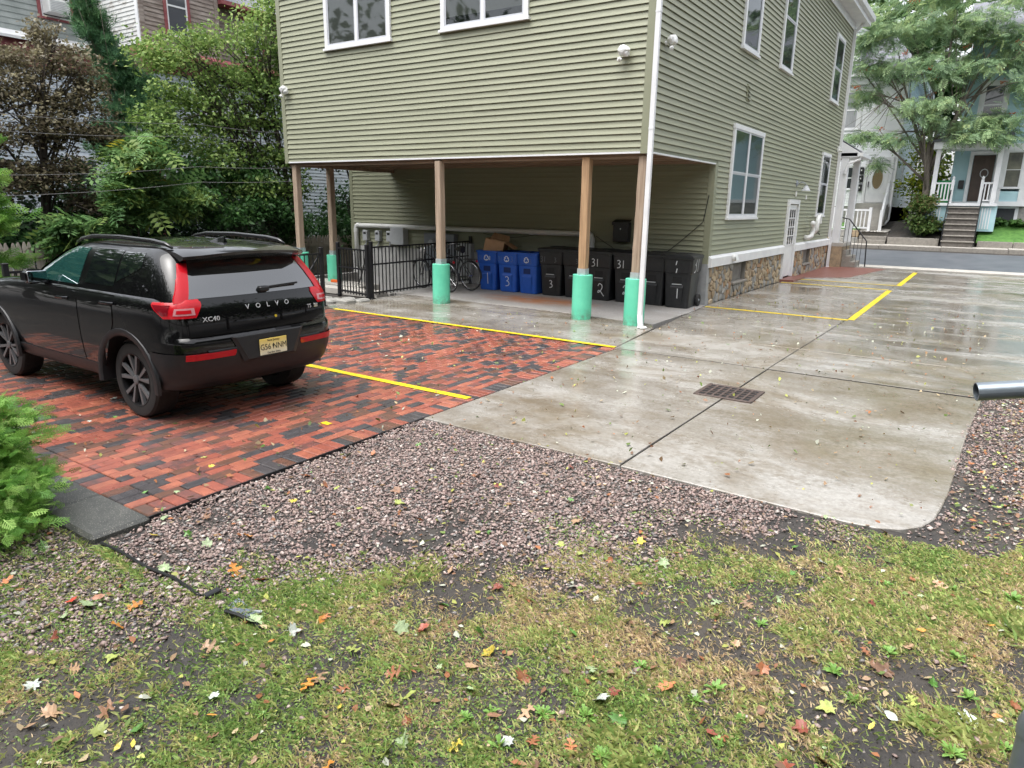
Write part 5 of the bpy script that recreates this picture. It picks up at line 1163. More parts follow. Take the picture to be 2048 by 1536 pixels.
# tail lamps
def tails(s):
    p = patch('tail_lamp', 'tail', LOW, False, lambda z: s_at_v(LOW, False, z, .60+.65*max(0,1.10-z)), lambda z: s_at_u(LOW, False, z, .36-1.2*max(0,1.11-z)), 1.0, 1.135, .02, s, ns=14, nz=6)
    patch('lamp_strip', 'tail', UP, True, lambda z: s_at_v(UP, True, z, .70-.40*(z-1.13)), lambda z: s_at_v(UP, True, z, .70-.40*(z-1.13))+.115-.10*(z-1.1), 1.125, 1.45, .014, s, ns=6, nz=10, parent=p)
    patch('lamp_joint', 'tail', LOW, False, lambda z: s_at_v(LOW, False, z, .61), lambda z: s_at_v(LOW, False, z, .61)+.19, 1.10, 1.154, .021, s, ns=6, nz=4, parent=p)
    patch('lamp_inner', 'tail_clear', LOW, False, lambda z: s_at_v(LOW, False, z, .67), lambda z: s_at_u(LOW, False, z, .17), 1.025, 1.085, .0225, s, ns=10, nz=4, parent=p)
    patch('lamp_core', 'tail', LOW, False, lambda z: s_at_v(LOW, False, z, .70), lambda z: s_at_u(LOW, False, z, .155), 1.04, 1.07, .0245, s, ns=10, nz=3, parent=p)
    patch('lamp_side', 'tail_dark', LOW, False, lambda z: s_at_u(LOW, False, z, .20), lambda z: s_at_u(LOW, False, z, .345-1.2*max(0,1.11-z)), 1.03, 1.115, .0235, s, ns=6, nz=4, parent=p)
both(tails)
# side windows and doors
def zt(z, u0, u1): return s_at_u(UP, True, z, u0), s_at_u(UP, True, z, u1)
SU = lambda u: (lambda z: s_at_u(UP, True, z, u))
SL = lambda u: (lambda z: s_at_u(LOW, False, z, u))
def sides(s):
    patch('side_window', 'car_glass', UP, True, lambda z: s_at_u(UP, True, z, .66+.25*max(0,z-1.42)+2.4*max(0,1.40-z)), SU(1.01), 1.255, 1.525, .005, s, nz=9)
    patch('side_window', 'car_glass', UP, True, SU(1.04), lambda z: s_at_u(UP, True, z, 1.56-.12*(z-1.2)), 1.215, 1.53, .005, s)
    patch('side_window', 'car_glass_green', UP, True, lambda z: s_at_u(UP, True, z, 1.68-.10*(z-1.2)), lambda z: s_at_u(UP, True, z, 2.52-1.55*max(0,z-1.22)**1.15), 1.19, 1.53, .005, s, nz=10)
    d = patch('door', 'car', LOW, False, lambda z: s_at_u(LOW, False, z, .98+.62*max(0,.90-z)), SL(1.61), .45, 1.145, .006, s, ns=14, nz=8)
    one('handle', M['car_handle'], d, local=True)(lambda m: m.tube([(-.93,s*.935,1.075),(-.97,s*.962,1.075),(-1.11,s*.962,1.072),(-1.15,s*.935,1.072)], .013, 8))
    d = patch('door', 'car', LOW, False, SL(1.63), SL(2.78), .45, 1.14, .006, s, ns=14, nz=8)
    one('handle', M['car_handle'], d, local=True)(lambda m: m.tube([(-1.78,s*.935,1.055),(-1.82,s*.962,1.055),(-1.96,s*.962,1.052),(-2.00,s*.935,1.052)], .013, 8))
    patch('sill_cladding', 'car_matte', LOW, False, SL(1.32), SL(3.10), .31, .46, .014, s, ns=12, nz=4)
    mi = MB(); bm = bmesh.new(); bmesh.ops.create_cube(bm, size=1.0)
    for v in bm.verts: v.co = Vector((v.co.x*.16*(1.15 if v.co.y*s > 0 else .9), v.co.y*.19, v.co.z*.15*(1 if v.co.y*s > 0 else .85)))
    bmesh.ops.bevel(bm, geom=bm.edges[:], offset=.035, segments=3, affect='EDGES'); mi.bm(bm, 0, Matrix.Translation((-2.28, s*1.00, 1.235)))
    mm = mi.build('mirror', M['car'], car, local=True, auto=50)
    one('mirror_glass', M['mirror'], mm, local=True)(lambda m: m.bbox(-2.202,-2.194,s*1.00-.085,s*1.00+.085,1.18,1.29,.003))
    one('mirror_arm', M['car_matte'], mm, local=True)(lambda m: m.bar((-2.34,s*.85,1.17),(-2.29,s*.95,1.18),.08,.035))
    one('roof_rail', M['rail_black'], car, local=True, smooth=True)(lambda m: m.tube([(-.46,s*.60,1.575),(-.55,s*.605,1.605),(-.75,s*.61,1.625),(-1.3,s*.615,1.64),(-1.8,s*.61,1.63),(-2.02,s*.61,1.60),(-2.14,s*.61,1.565)], [.012,.02,.022,.022,.022,.02,.012], 8))
    for u in (.863, 3.565):
        mb = MB(); rows = []
        for i in range(19):
            a = math.pi*(-.04+1.08*i/18); ca, sa = math.cos(a), math.sin(a); row = []
            for r, o_ in ((.425,.78),(.428,.932),(.445,.945),(.492,.942),(.500,.915)): row.append((-u+ca*r, s*(o_-(.035*max(0,1.0-u-ca*r*-1) if u < 1 else 0)), max(.20,.362+sa*r)))
            rows.append(row)
        mb.grid(rows); mb.build('wheel_arch', M['car_matte'], car, local=True, auto=45)
        w = one('wheel', M['rubber'], car, local=True, auto=30)(lambda m: m.lathe([(.245,s*.855),(.30,s*.862),(.340,s*.855),(.357,s*.835),(.361,s*.79),(.361,s*.69),(.355,s*.64),(.30,s*.625),(.245,s*.63)], 48, (-u,0,.361), axis='y', closed=True))
        one('tread_groove', M['recess_plastic_black'], w, local=True)(lambda m: [m.lathe([(.3622,s*y0),(.3622,s*(y0+.012))], 48, (-u,0,.361), axis='y', cap=False) for y0 in (.685,.725,.765,.80)])
        one('brake_disc', M['rim_dark'], w, local=True)(lambda m: (m.lathe([(.0,s*.75),(.235,s*.75)], 32, (-u,0,.361), axis='y', cap=False), m.lathe([(.235,s*.75),(.247,s*.855)], 40, (-u,0,.361), axis='y', cap=False)))
        rim = one('rim', M['rim_dark'], w, local=True, auto=40)(lambda m: m.lathe([(.232,s*.81),(.238,s*.855),(.250,s*.860),(.252,s*.845)], 48, (-u,0,.361), axis='y', cap=False))
        def spokes(m):
            for k in range(5):
                for dd in (-.20, .20):
                    a = k*2*math.pi/5+.35+s*(.0 if u < 1 else .5); b = a+dd*1.35; a2 = a+dd*.25
                    p0 = Vector((-u+.045*math.cos(a2), s*.847, .361+.045*math.sin(a2))); p1 = Vector((-u+.238*math.cos(b), s*.856, .361+.238*math.sin(b)))
                    d_ = (p1-p0).normalized(); nn = Vector((d_.z,0,-d_.x))
                    m.add([p0-nn*.010,p0+nn*.010,p1+nn*.022,p1-nn*.014,p0-nn*.010-Vector((0,s*.03,0)),p0+nn*.010-Vector((0,s*.03,0)),p1+nn*.022-Vector((0,s*.03,0)),p1-nn*.014-Vector((0,s*.03,0))],[(0,1,2,3),(0,4,5,1),(1,5,6,2),(3,2,6,7),(0,3,7,4)])
        one('spokes', M['silver'], rim, local=True)(spokes)
        one('hub_cap', M['silver'], rim, local=True)(lambda m: m.lathe([(.045,s*.83),(.045,s*.852),(.03,s*.858)], 20, (-u,0,.361), axis='y'))
M['car_handle'] = mat('door_handle_paint', (.012,.012,.014), None, rough=.12); M['mirror'] = mat('mirror_glass', (.55,.6,.65), None, rough=.03, metal=1)
M['rail_black'] = mat('roof_rail_black', (.01,.01,.011), None, rough=.25, coat=.5)
both(sides)
wsn = MB(); P = []
for j in range(7):
    z = 1.17+.37*j/6; ur, uf, W = interp(UP, z); P.append([(-(uf-.16*(f**2)+.008), f*(W-.09), z) for f in [i/8 for i in range(-8,9)]])
wsn.grid(P); wsn.build('windscreen', M['car_glass'], car, local=True, auto=60)
one('sunroof', M['car_glass'], car, local=True)(lambda m: m.grid([[(-u, f*.42, 1.6115+.004*(1-f*f)-.028*((u-1.36)/.7)**2) for f in (-1,-.5,0,.5,1)] for u in (.9,1.1,1.36,1.6,1.85)]))
one('antenna', M['car'], car, local=True, auto=60)(lambda m: m.add([(-.56,-.03,1.58),(-.56,.03,1.58),(-.80,.025,1.60),(-.80,-.025,1.60),(-.57,0,1.655),(-.64,0,1.65)],[(0,1,4),(1,2,5,4),(3,0,4,5),(2,3,5),(0,3,2,1)]))
one('headlamp', M['lamp_glass'], car, local=True)(lambda m: [m.bbox(-4.36,-4.14,min(s*.60,s*.88),max(s*.60,s*.88),.80,.92,.02) for s in (-1,1)])
one('interior', M['dark_room'], car, local=True)(lambda m: m.box(-2.7,-.6,-.6,.6,.5,1.3))
# badges and plate
def text_mesh(txt, size, fn, name, m, parent, depth=.003, space=1.0, xs=1.0):
    cu = bpy.data.curves.new('t', 'FONT'); cu.body = txt; cu.size = size; cu.align_x = 'CENTER'; cu.align_y = 'CENTER'; cu.space_character = space; cu.extrude = depth/2; cu.resolution_u = 2
    ob = bpy.data.objects.new('t', cu); C.objects.link(ob); bpy.context.view_layer.update()
    me = bpy.data.meshes.new_from_object(ob.evaluated_get(bpy.context.evaluated_depsgraph_get())); bpy.data.objects.remove(ob)
    for v in me.vertices: v.co = fn(v.co.x*xs, v.co.y, v.co.z)
    me.materials.clear(); me.materials.append(m); me.name = name
    o = bpy.data.objects.new(name, me); C.objects.link(o); o.parent = parent; return o
bowx = lambda y, z: -(interp(LOW, z)[0]+.075*(abs(y)/.93)**2.4)
rear_fn = lambda y0, z0, off: (lambda x, y, z: Vector((bowx(y0+x, z0+y)+off+z, y0+x, z0+y)))
text_mesh('VOLVO', .062, rear_fn(.05, 1.045, .017), 'brand_letters', M['badge'], gate_, space=2.9, xs=1.1)
text_mesh('XC40', .058, rear_fn(-.54, .975, .017), 'model_badge', M['badge'], gate_, xs=1.15)
text_mesh('T5', .052, rear_fn(.545, .975, .017), 'trim_badge', M['badge'], gate_)
one('trim_badge_mark', M['chrome'], gate_, local=True)(lambda m: m.bbox(bowx(.64,.975)+.014,bowx(.64,.975)+.020,.61,.66,.955,.995,.004))
tt = NT('plate_face'); tt.set(rough=.4); sx = tt.n('ShaderNodeSeparateXYZ'); tc = tt.n('ShaderNodeTexCoord'); tt.l(tc.outputs['Object'], sx.inputs[0])
tt.set(base=tt.ramp(tt.math('MULTIPLY', tt.math('ADD', sx.outputs[2], -.588), 6.5), [(.1,(.72,.68,.50)),(.95,(.78,.60,.14))])); M['plate'] = tt.mat
pl = one('number_plate', M['plate'], car, local=True)(lambda m: m.bbox(.026,.030,-.1325,.1725,.588,.740,.003))
pf = lambda y0, z0: (lambda x, y, z: Vector((.0312+z, y0+x, z0+y)))
M['ink'] = mat('plate_ink', (.012,.012,.014), None, rough=.5)
text_mesh("G56 NNM", .080, pf(.02,.659), 'plate_number', M['ink'], pl, .001, 1.0, .86)
text_mesh("New Jersey", .03, pf(.02,.721), 'plate_state', M['ink'], pl, .001)
text_mesh("Garden State", .028, pf(.02,.605), 'plate_motto', M['ink'], pl, .001)
one('plate_mark', M['ink'], pl, local=True)(lambda m: m.bbox(.0302,.0318,.008,.024,.653,.678,.001))
one('rear_sticker', M['yellow'], gate_, local=True)(lambda m: m.lathe([(.014,.0),(.014,.002)], 12, (bowx(.12,.93)+.014,.12,.93), axis='x'))
# ------------------------------------------------------------------ neighbours: fence, old house, houses across the street
def lap_wall(name, m, parent, face, c, a0, a1, z0, z1, pitch=.11, lip=.018, skip=()):
    "clapboards too fine to pick apart from here: one lapped sheet"
    P = fr(face, c); mb = MB(); n = int((z1-z0)/pitch)
    for i in range(n):
        z = z0+i*pitch; q = [P(a0,lip,z), P(a1,lip,z), P(a1,.001,z+pitch), P(a0,.001,z+pitch), P(a0,0,z), P(a1,0,z)]
        mb.add(q, [(0,1,2,3),(4,5,1,0)] if face == 's' or True else [])
    return mb.build(name, m, parent)
fence = thing('picket_fence', 'weathered grey dog-eared picket fence behind the car and the iron railing', 'fence', (-12.5,0,0))
pk = bpy.data.meshes.new('picket')
def picket_mesh():
    w, t_, h = .046, .010, 1.22
    o = [(-w,0),(w,0),(w,h-.13),(w*.62,h-.055),(.012,h),(-.012,h),(-w*.62,h-.055),(-w,h-.13)]
    v = [(-t_,a,b) for a,b in o]+[(t_,a,b) for a,b in o]; n = len(o)
    pk.from_pydata(v, [], [tuple(range(n))[::-1], tuple(range(n,2*n))]+[(i,(i+1)%n,n+(i+1)%n,n+i) for i in range(n)]); pk.materials.append(M['picket'])
picket_mesh()
y = -6.2
while y < 6.2:
    o = bpy.data.objects.new('picket', pk); C.objects.link(o); o.parent = fence
    o.location = (random.uniform(-.006,.006), y, -.22+.014*(1.0-y)*.5+random.uniform(-.015,.015)); o.rotation_euler = (random.gauss(0,.012),0,random.gauss(0,.03)); y += .108
for z in (.72, .12): one('rail', M['picket'], fence)(lambda m: m.bar((-12.46,-6.25,z+.045),(-12.46,6.25,z-.045),.035,.085))
for y in (-6.1,-3.7,-1.3,1.1,3.5,5.9): one('post', M['picket'], fence)(lambda m: m.bbox(-12.62,-12.53,y-.045,y+.045,-.3,.85,.006))

old = thing('old_house', 'weathered two storey clapboard house with faded red trim behind the left trees', 'house', (-17,1.4,0))
c0 = 1.43
one('core', M['dark_room'], old)(lambda m: (m.box(-26,-17.02,c0+.02,4.05,-.3,9.6), m.box(-26,-19.77,-7,c0+.02,-.3,9.6), m.box(-26,-17.32,4.05,10,-.3,8.4)))
lap_wall('upper_wall', M['old_brown'], old, 's', -17, c0, 4.05, 6.42, 9.6, .125); lap_wall('upper_wall', M['old_white'], old, 'f', c0, -19.75, -17, 6.5, 9.6, .115)
lap_wall('upper_wall', M['old_grey'], old, 's', -19.75, -7, c0, 6.55, 9.6, .16); lap_wall('lower_wall', M['old_blue'], old, 's', -17, c0, 10, -.3, 5.9, .12)
lap_wall('lower_wall', M['old_blue'], old, 's', -19.6, -7, c0, -.3, 5.9, .12); lap_wall('lower_wall', M['old_blue'], old, 'f', c0, -19.75, -17, -.3, 5.9, .12)
lap_wall('upper_wall', M['old_brown'], old, 's', -17.3, 4.05, 10, 6.3, 8.3, .125)
one('frieze', M['old_red'], old)(lambda m: (m.box(-19.62,-19.5,-7,c0,5.75,6.45), m.box(-17.05,-16.93,c0-.02,10,5.75,6.3), m.box(-19.6,-16.95,c0-.06,c0+.0,5.75,6.4)))
one('eave', M['white_trim'], old)(lambda m: m.add([(-19.3,-7,6.50),(-19.3,c0,6.50),(-19.75,c0,6.72),(-19.75,-7,6.72),(-19.3,-7,6.42),(-19.3,c0,6.42)],[(0,1,2,3),(0,4,5,1)]))
one('eave', M['old_red'], old)(lambda m: m.add([(-16.55,c0-.2,6.28),(-16.55,10,6.28),(-17,10,6.46),(-17,c0-.2,6.46),(-16.55,c0-.2,6.16),(-16.55,10,6.16)],[(0,1,2,3),(0,4,5,1)]))
one('corner_post', M['old_red'], old)(lambda m: m.box(-17.03,-16.955,c0-.03,c0+.17,.0,5.76))
one('corner_board', M['white_trim'], old)(lambda m: m.box(-17.14,-16.99,c0-.026,c0+.01,6.45,9.6)); one('corner_board', M['old_brown'], old)(lambda m: m.box(-17.01,-16.965,c0+.01,c0+.15,6.45,9.6)); one('corner_board', M['old_brown'], old)(lambda m: m.box(-17.01,-16.96,3.95,4.08,6.45,9.6))
one('roof', M['roof'], old)(lambda m: (m.add([(-16.8,4.1,8.25),(-16.8,10.5,8.25),(-20,10.5,10.2),(-20,4.1,10.2)],[(0,1,2,3)]), m.add([(-16.7,c0-.3,9.6),(-16.7,4.3,9.6),(-21,4.3,12),(-21,c0-.3,12)],[(0,1,2,3)]), m.add([(-19.4,-7,9.6),(-19.4,c0,9.6),(-23,c0,12),(-23,-7,12)],[(0,1,2,3)])))
one('eave', M['old_red'], old)(lambda m: m.box(-17.25,-16.78,4.1,10.3,8.12,8.24))
def plain_window(face, c, a0, a1, z0, z1, parent, fm, t=.10, rail_z=None, glass='pane_dark', trim2=None):
    P = fr(face, c); mb = MB()
    def bx(m_, b0, b1, o0, o1, y0, y1):
        p, q = P(b0,o0,y0), P(b1,o1,y1); m_.box(min(p[0],q[0]),max(p[0],q[0]),min(p[1],q[1]),max(p[1],q[1]),y0,y1)
    bx(mb,a0,a0+t,0,.05,z0,z1); bx(mb,a1-t,a1,0,.05,z0,z1); bx(mb,a0,a1,0,.052,z1,z1+t); bx(mb,a0-.04,a1+.04,0,.07,z0-.06,z0)
    w = mb.build('window', M[fm], parent); ms = MB(); i = t*.55; zm = rail_z or (z0+z1)/2
    bx(ms,a0+t,a0+t+i,0,.035,z0,z1); bx(ms,a1-t-i,a1-t,0,.035,z0,z1); bx(ms,a0+t+i,a1-t-i,0,.034,z0,z0+i); bx(ms,a0+t+i,a1-t-i,0,.034,z1-i,z1); bx(ms,a0+t+i,a1-t-i,0,.036,zm-i/2,zm+i/2)
    ms.build('sash', M['white_trim'], w)
    for y0, y1 in ((z0+i, zm-i/2), (zm+i/2, z1-i)):
        g = MB(); g.quad(P(a0+t+i,.022,y0),P(a1-t-i,.022,y0),P(a1-t-i,.022,y1),P(a0+t+i,.022,y1)); g.build('pane', M[glass], w)
    return w
M['pane_curtain'] = mat('curtained_pane', (.30,.31,.33), (.40,.41,.43), 12, .12, stretch=(8,8,.2)); M['pane_shade'] = mat('shaded_pane', (.22,.215,.17), (.10,.10,.09), 1.2, .12)
plain_window('s',-17,2.22,3.08,6.85,8.6,old,'old_red',.09); plain_window('s',-19.75,-.10,.92,7.25,9.2,old,'old_red',.09); plain_window('s',-17.3,5.1,6.0,6.8,7.9,old,'old_red',.09)
plain_window('s',-17,3.2,4.3,4.25,5.4,old,'white_trim',.1); plain_window('s',-17,4.3,5.6,1.2,3.0,old,'white_trim',.1); plain_window('s',-19.6,.0,1.1,1.6,3.2,old,'white_trim',.1)
ac = thing('air_conditioner', 'white window air conditioner in the grey upper wall', 'air conditioner', (-19.7,.3,7.35))
one('case', M['white_pipe'], ac)(lambda m: m.bbox(-19.72,-19.30,.04,.60,7.33,7.72,.015))
one('grille', M['grey_box'], ac)(lambda m: [m.box(-19.298,-19.29,.08,.56,7.37+.045*i,7.385+.045*i) for i in range(7)])

def balusters(parent, a, b, z0, z1, n, m, w=.035, top=.06):
    a, b = Vector(a), Vector(b)
    one('top_rail', m, parent)(lambda q: q.bar(a+Vector((0,0,z1)), b+Vector((0,0,z1)), top, top)); one('bottom_rail', m, parent)(lambda q: q.bar(a+Vector((0,0,z0)), b+Vector((0,0,z0)), top*.8, top*.8))
    for i in range(1, n): p = a.lerp(b, i/n); one('baluster', m, parent)(lambda q: q.bar(p+Vector((0,0,z0)), p+Vector((0,0,z1)), w, w))
# white house across the street
wh = thing('white_house', 'white clapboard house with oval glass door across the street', 'house', (-2,29,1.2))
one('core', M['dark_room'], wh)(lambda m: m.box(-9,.50,29.03,40,.8,8.6))
lap_wall('front_wall', M['white_siding'], wh, 'f', 29, -9, .42, 2.22, 8.55, .13, .02); lap_wall('side_wall', M['white_siding'], wh, 's', .52, 29.02, 39, 2.22, 8.55, .13, .02)
one('corner_board', M['white_trim'], wh)(lambda m: (m.box(.42,.545,28.97,29.02,2.2,8.5), m.box(.525,.55,29.02,29.12,2.2,8.5)))
one('foundation', M['stone_b'], wh)(lambda m: m.box(-9,.5,29.0,39,.6,2.22))
one('cornice', M['white_trim'], wh)(lambda m: (m.box(-9.3,.95,28.55,29.0,8.35,8.62), m.box(-9.2,.8,28.8,29.0,8.0,8.35), m.box(.52,.95,29.0,39,8.35,8.62)))
one('roof', M['roof'], wh)(lambda m: m.add([(-9.3,28.5,8.62),(.98,28.5,8.62),(-.6,31.6,10.6),(-9.3,31.6,10.6),(.98,39,8.62),(-.6,38,10.6)],[(0,1,2,3),(1,4,5,2)]))
dm = one('dormer', M['white_siding'], wh)(lambda m: m.box(-5.2,-1.75,29.0,31.5,8.62,10.35))
one('dormer_roof', M['roof'], dm)(lambda m: m.add([(-5.5,28.6,10.35),(-1.35,28.6,10.35),(-1.35,31.7,10.35),(-5.5,31.7,10.35),(-2.6,30.2,11.1),(-4.3,30.2,11.1)],[(0,1,4,5),(1,2,4),(2,3,5,4),(3,0,5)]))
one('dormer_cornice', M['white_trim'], dm)(lambda m: m.box(-5.4,-1.45,28.65,31.6,10.2,10.345))
plain_window('f',29,-2.32,-1.32,5.95,7.75,wh,'white_trim',.14,glass='pane_curtain'); plain_window('f',29,-4.4,-3.4,5.95,7.75,wh,'white_trim',.14,glass='pane_curtain')
plain_window('f',29,-1.95,-1.12,3.05,4.15,wh,'white_trim',.1,glass='pane_dark'); plain_window('s',.52,31.6,32.5,3.2,4.6,wh,'white_trim',.1)
d = one('door', M['white_trim'], wh)(lambda m: m.box(-.66,.26,28.93,28.99,2.42,4.40)); 
one('door_frame', M['white_trim'], d)(lambda m: (m.box(-.82,-.68,28.9,29.0,2.35,4.55), m.box(.28,.42,28.9,29.0,2.35,4.55), m.box(-.82,.42,28.89,29.0,4.42,4.58)))
one('oval_glass', mat('amber_glass', (.16,.12,.06), (.24,.19,.11), 30, .25), d)(lambda m: m.add([(-.2+.24*math.cos(a*.2618),28.925,3.55+.50*math.sin(a*.2618)) for a in range(24)],[tuple(range(24))]))
one('oval_frame', M['white_trim'], d)(lambda m: m.tube([(-.2+.25*math.cos(a*.2618),28.925,3.55+.51*math.sin(a*.2618)) for a in range(24)],.02,6,closed=True))
one('door_handle', M['iron'], d)(lambda m: m.bbox(-.60,-.56,28.88,28.93,3.15,3.42,.006))
mb_ = thing('mailboxes', 'pair of black mailboxes stacked beside the white door', 'mailbox', (-1.0,28.9,3.3))
for z in (3.95,3.55,3.12): one('box', M['plastic_black'], mb_)(lambda m: m.bbox(-1.06,-.86,28.84,28.96,z-.16,z+.16,.01)); one('number_tag', M['white_pipe'], mb_)(lambda m: m.box(-.99,-.93,28.835,28.839,z-.02,z+.05))
one('stoop', M['walk'], wh)(lambda m: m.box(-.95,.45,28.0,28.98,1.3,2.36))
for i in range(6): one('step', M['walk'], wh)(lambda m: m.bbox(-.85,.35,26.9+.2*i,28.0,.9+.2*i,1.10+.2*i,.01))
balusters(wh,(-.95,28.0,2.36),(-.95,26.9,1.0),.15,.95,6,M['white_trim'],.05,.09); balusters(wh,(.45,28.0,2.36),(.45,26.9,1.0),.15,.95,6,M['white_trim'],.05,.09)
for x, y, z in ((-.95,28.0,2.3),(.45,28.0,2.3),(-.95,26.85,.9),(.45,26.85,.9)): one('newel', M['white_trim'], wh)(lambda m: m.bbox(x-.07,x+.07,y-.07,y+.07,z,z+1.15,.01))
lr = thing('low_white_railing', 'low white baluster railing in front of the white house steps', 'railing', (-1,26.6,1.2))
balusters(lr,(-1.55,26.62,1.15),(-.05,26.62,1.15),.06,.88,9,M['white_trim'],.05,.09)
for x in (-1.6,0): one('post', M['white_trim'], lr)(lambda m: m.bbox(x-.065,x+.065,26.55,26.69,1.05,2.15,.01))
dsp = one('downspout', M['white_trim'])(lambda m: (m.tube([(.56,28.92,8.3),(.56,28.92,2.0),(.56,28.85,1.6),(.42,28.6,1.35),(.1,28.3,1.25)],.05,8))); tag(dsp,'white downspout at the corner of the white house','downspout')
# blue house
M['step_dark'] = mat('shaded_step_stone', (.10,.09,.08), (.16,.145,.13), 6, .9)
bh = thing('blue_house', 'pale blue clapboard house with open porch across the street', 'house', (4.5,28,1.5))
one('core', M['dark_room'], bh)(lambda m: m.box(3.0,13,28.05,40,.8,9.6))
lap_wall('front_wall', M['blue_siding'], bh, 'f', 28.0, 3.0, 13, 2.45, 9.6, .14, .02)
one('left_wall', M['blue_siding'], bh)(lambda m: m.box(2.96,3.02,28.0,39,2.4,9.6))
one('foundation', M['stone_b'], bh)(lambda m: m.box(3.0,13,27.95,39,.8,2.4))
one('water_table', M['white_trim'], bh)(lambda m: m.box(2.9,13,27.90,28.02,2.30,2.48))
one('roof', M['roof'], bh)(lambda m: m.add([(2.5,27.5,9.6),(13.5,27.5,9.6),(13.5,33,12),(2.5,33,12)],[(0,1,2,3)]))
one('eave', M['white_trim'], bh)(lambda m: m.box(2.6,13.4,27.5,28.0,9.35,9.6))
plain_window('f',28,3.55,4.65,5.75,7.5,bh,'white_trim',.14); plain_window('f',28,5.35,6.5,5.75,7.5,bh,'white_trim',.14)
bay = one('bay', M['white_trim'], bh)(lambda m: (m.box(4.72,4.95,27.62,28.0,2.3,4.9), m.box(5.62,5.9,27.62,28.0,2.3,4.9), m.box(4.72,5.9,27.55,28.0,4.62,4.95), m.box(4.72,5.9,27.60,28.0,2.3,2.5)))
plain_window('f',27.66,4.95,5.62,3.10,4.60,bh,'white_trim',.05,glass='pane_shade')
lap_wall('bay_panel', M['blue_siding'], bh, 'f', 27.66, 4.95, 5.62, 2.5, 3.04, .11, .015)
one('basement_window', M['white_trim'], bh)(lambda m: (m.box(4.80,5.75,27.86,27.95,1.55,2.28),)); one('basement_pane', M['pane_dark'], bh)(lambda m: m.box(4.93,5.62,27.84,27.858,1.64,2.2))
d = one('door', M['bronze_door'], bh)(lambda m: (m.box(3.74,4.55,27.93,27.99,2.5,4.5), [m.box(3.86+.33*i,4.10+.33*i,27.915,27.929,2.65+.95*j,3.4+.95*j) for i in (0,1) for j in (0,1)]))
one('door_frame', M['white_trim'], d)(lambda m: (m.box(3.58,3.72,27.9,28.0,2.48,4.62), m.box(4.57,4.71,27.9,28.0,2.48,4.62), m.box(3.58,4.71,27.89,28.0,4.52,4.68)))
one('wreath', M['grey_box'], d, smooth=True)(lambda m: m.tube([(4.22+.15*math.cos(a*.5236),27.90,3.72+.18*math.sin(a*.5236)) for a in range(12)],.02,6,closed=True))
pc = one('porch', M['white_trim'], bh)(lambda m: (m.box(2.3,4.9,26.4,27.88,2.28,2.40), m.box(2.2,5.0,26.3,27.95,4.70,5.0)))
one('porch_roof', M['roof'], pc)(lambda m: m.add([(2.1,26.2,5.0),(5.1,26.2,5.0),(5.1,28,5.5),(2.1,28,5.5)],[(0,1,2,3)]))
for x in (2.42,4.72): one('porch_post', M['white_trim'], pc)(lambda m: m.bbox(x-.09,x+.09,26.42,26.60,2.4,4.7,.012))
one('porch_wall', M['blue_siding'], pc)(lambda m: m.box(2.25,4.95,26.55,27.9,1.2,2.28))
for x in (2.4,4.3): one('lattice', M['white_trim'], pc)(lambda m: [m.box(x+.1*i,x+.04+.1*i,26.50,26.54,1.3,2.2) for i in range(5)])
balusters(pc,(2.5,26.5,2.4),(3.15,26.5,2.4),.12,.85,5,M['white_trim'],.05,.07); balusters(pc,(4.25,26.5,2.4),(4.65,26.5,2.4),.12,.85,3,M['white_trim'],.05,.07)
for x in (3.15,4.25): one('newel', M['white_trim'], pc)(lambda m: (m.bbox(x-.06,x+.06,26.44,26.56,2.4,3.4,.01), m.lathe([(.0,.16),(.06,.10),(.05,.03),(.03,0)],10,(x,26.5,3.4))))
for i in range(7): (one('step', M['step_dark'], bh)(lambda m: m.box(3.14,4.31,25.19+.19*i,26.5,.50+.24*i,.735+.24*i)), one('tread', M['kerb_stone'], bh)(lambda m: m.bbox(3.1,4.35,25.13+.19*i,25.45+.19*i,.735+.24*i,.79+.24*i,.012)))
for x, nm in ((3.12,'left'),(4.33,'right')):
    s_ = thing('step_rail', f'thin black iron rail on the {nm} side of the blue house steps', 'railing', (x,26,1)); one('handrail', M['iron'], s_)(lambda m: m.tube([(x,26.5,2.3),(x,26.5,3.0),(x,25.2,1.65),(x,25.2,.6)],.025,6))
gb = thing('green_cart', 'green wheelie bin on the porch of the blue house', 'bin', (2.85,27.2,2.4))
one('body', M['green_bin'], gb)(lambda m: m.add([(2.62,26.95,2.4),(3.08,26.95,2.4),(3.08,27.45,2.4),(2.62,27.45,2.4),(2.55,26.88,3.3),(3.15,26.88,3.3),(3.15,27.5,3.3),(2.55,27.5,3.3)],[(3,2,1,0),(0,1,5,4),(1,2,6,5),(2,3,7,6),(3,0,4,7)])); one('lid', M['green_bin'], gb)(lambda m: m.bbox(2.52,3.18,26.84,27.54,3.3,3.38,.02))
o = one('porch_mailbox', M['plastic_black'])(lambda m: (m.bbox(3.30,3.52,27.82,27.95,3.05,3.42,.02),)); tag(o,'small black mailbox left of the brown door on the blue porch','mailbox')
o = one('house_lantern', M['plastic_black'])(lambda m: (m.bbox(4.60,4.70,27.76,27.86,3.1,3.42,.02),)); tag(o,'slim black fixture right of the brown door','light fixture')
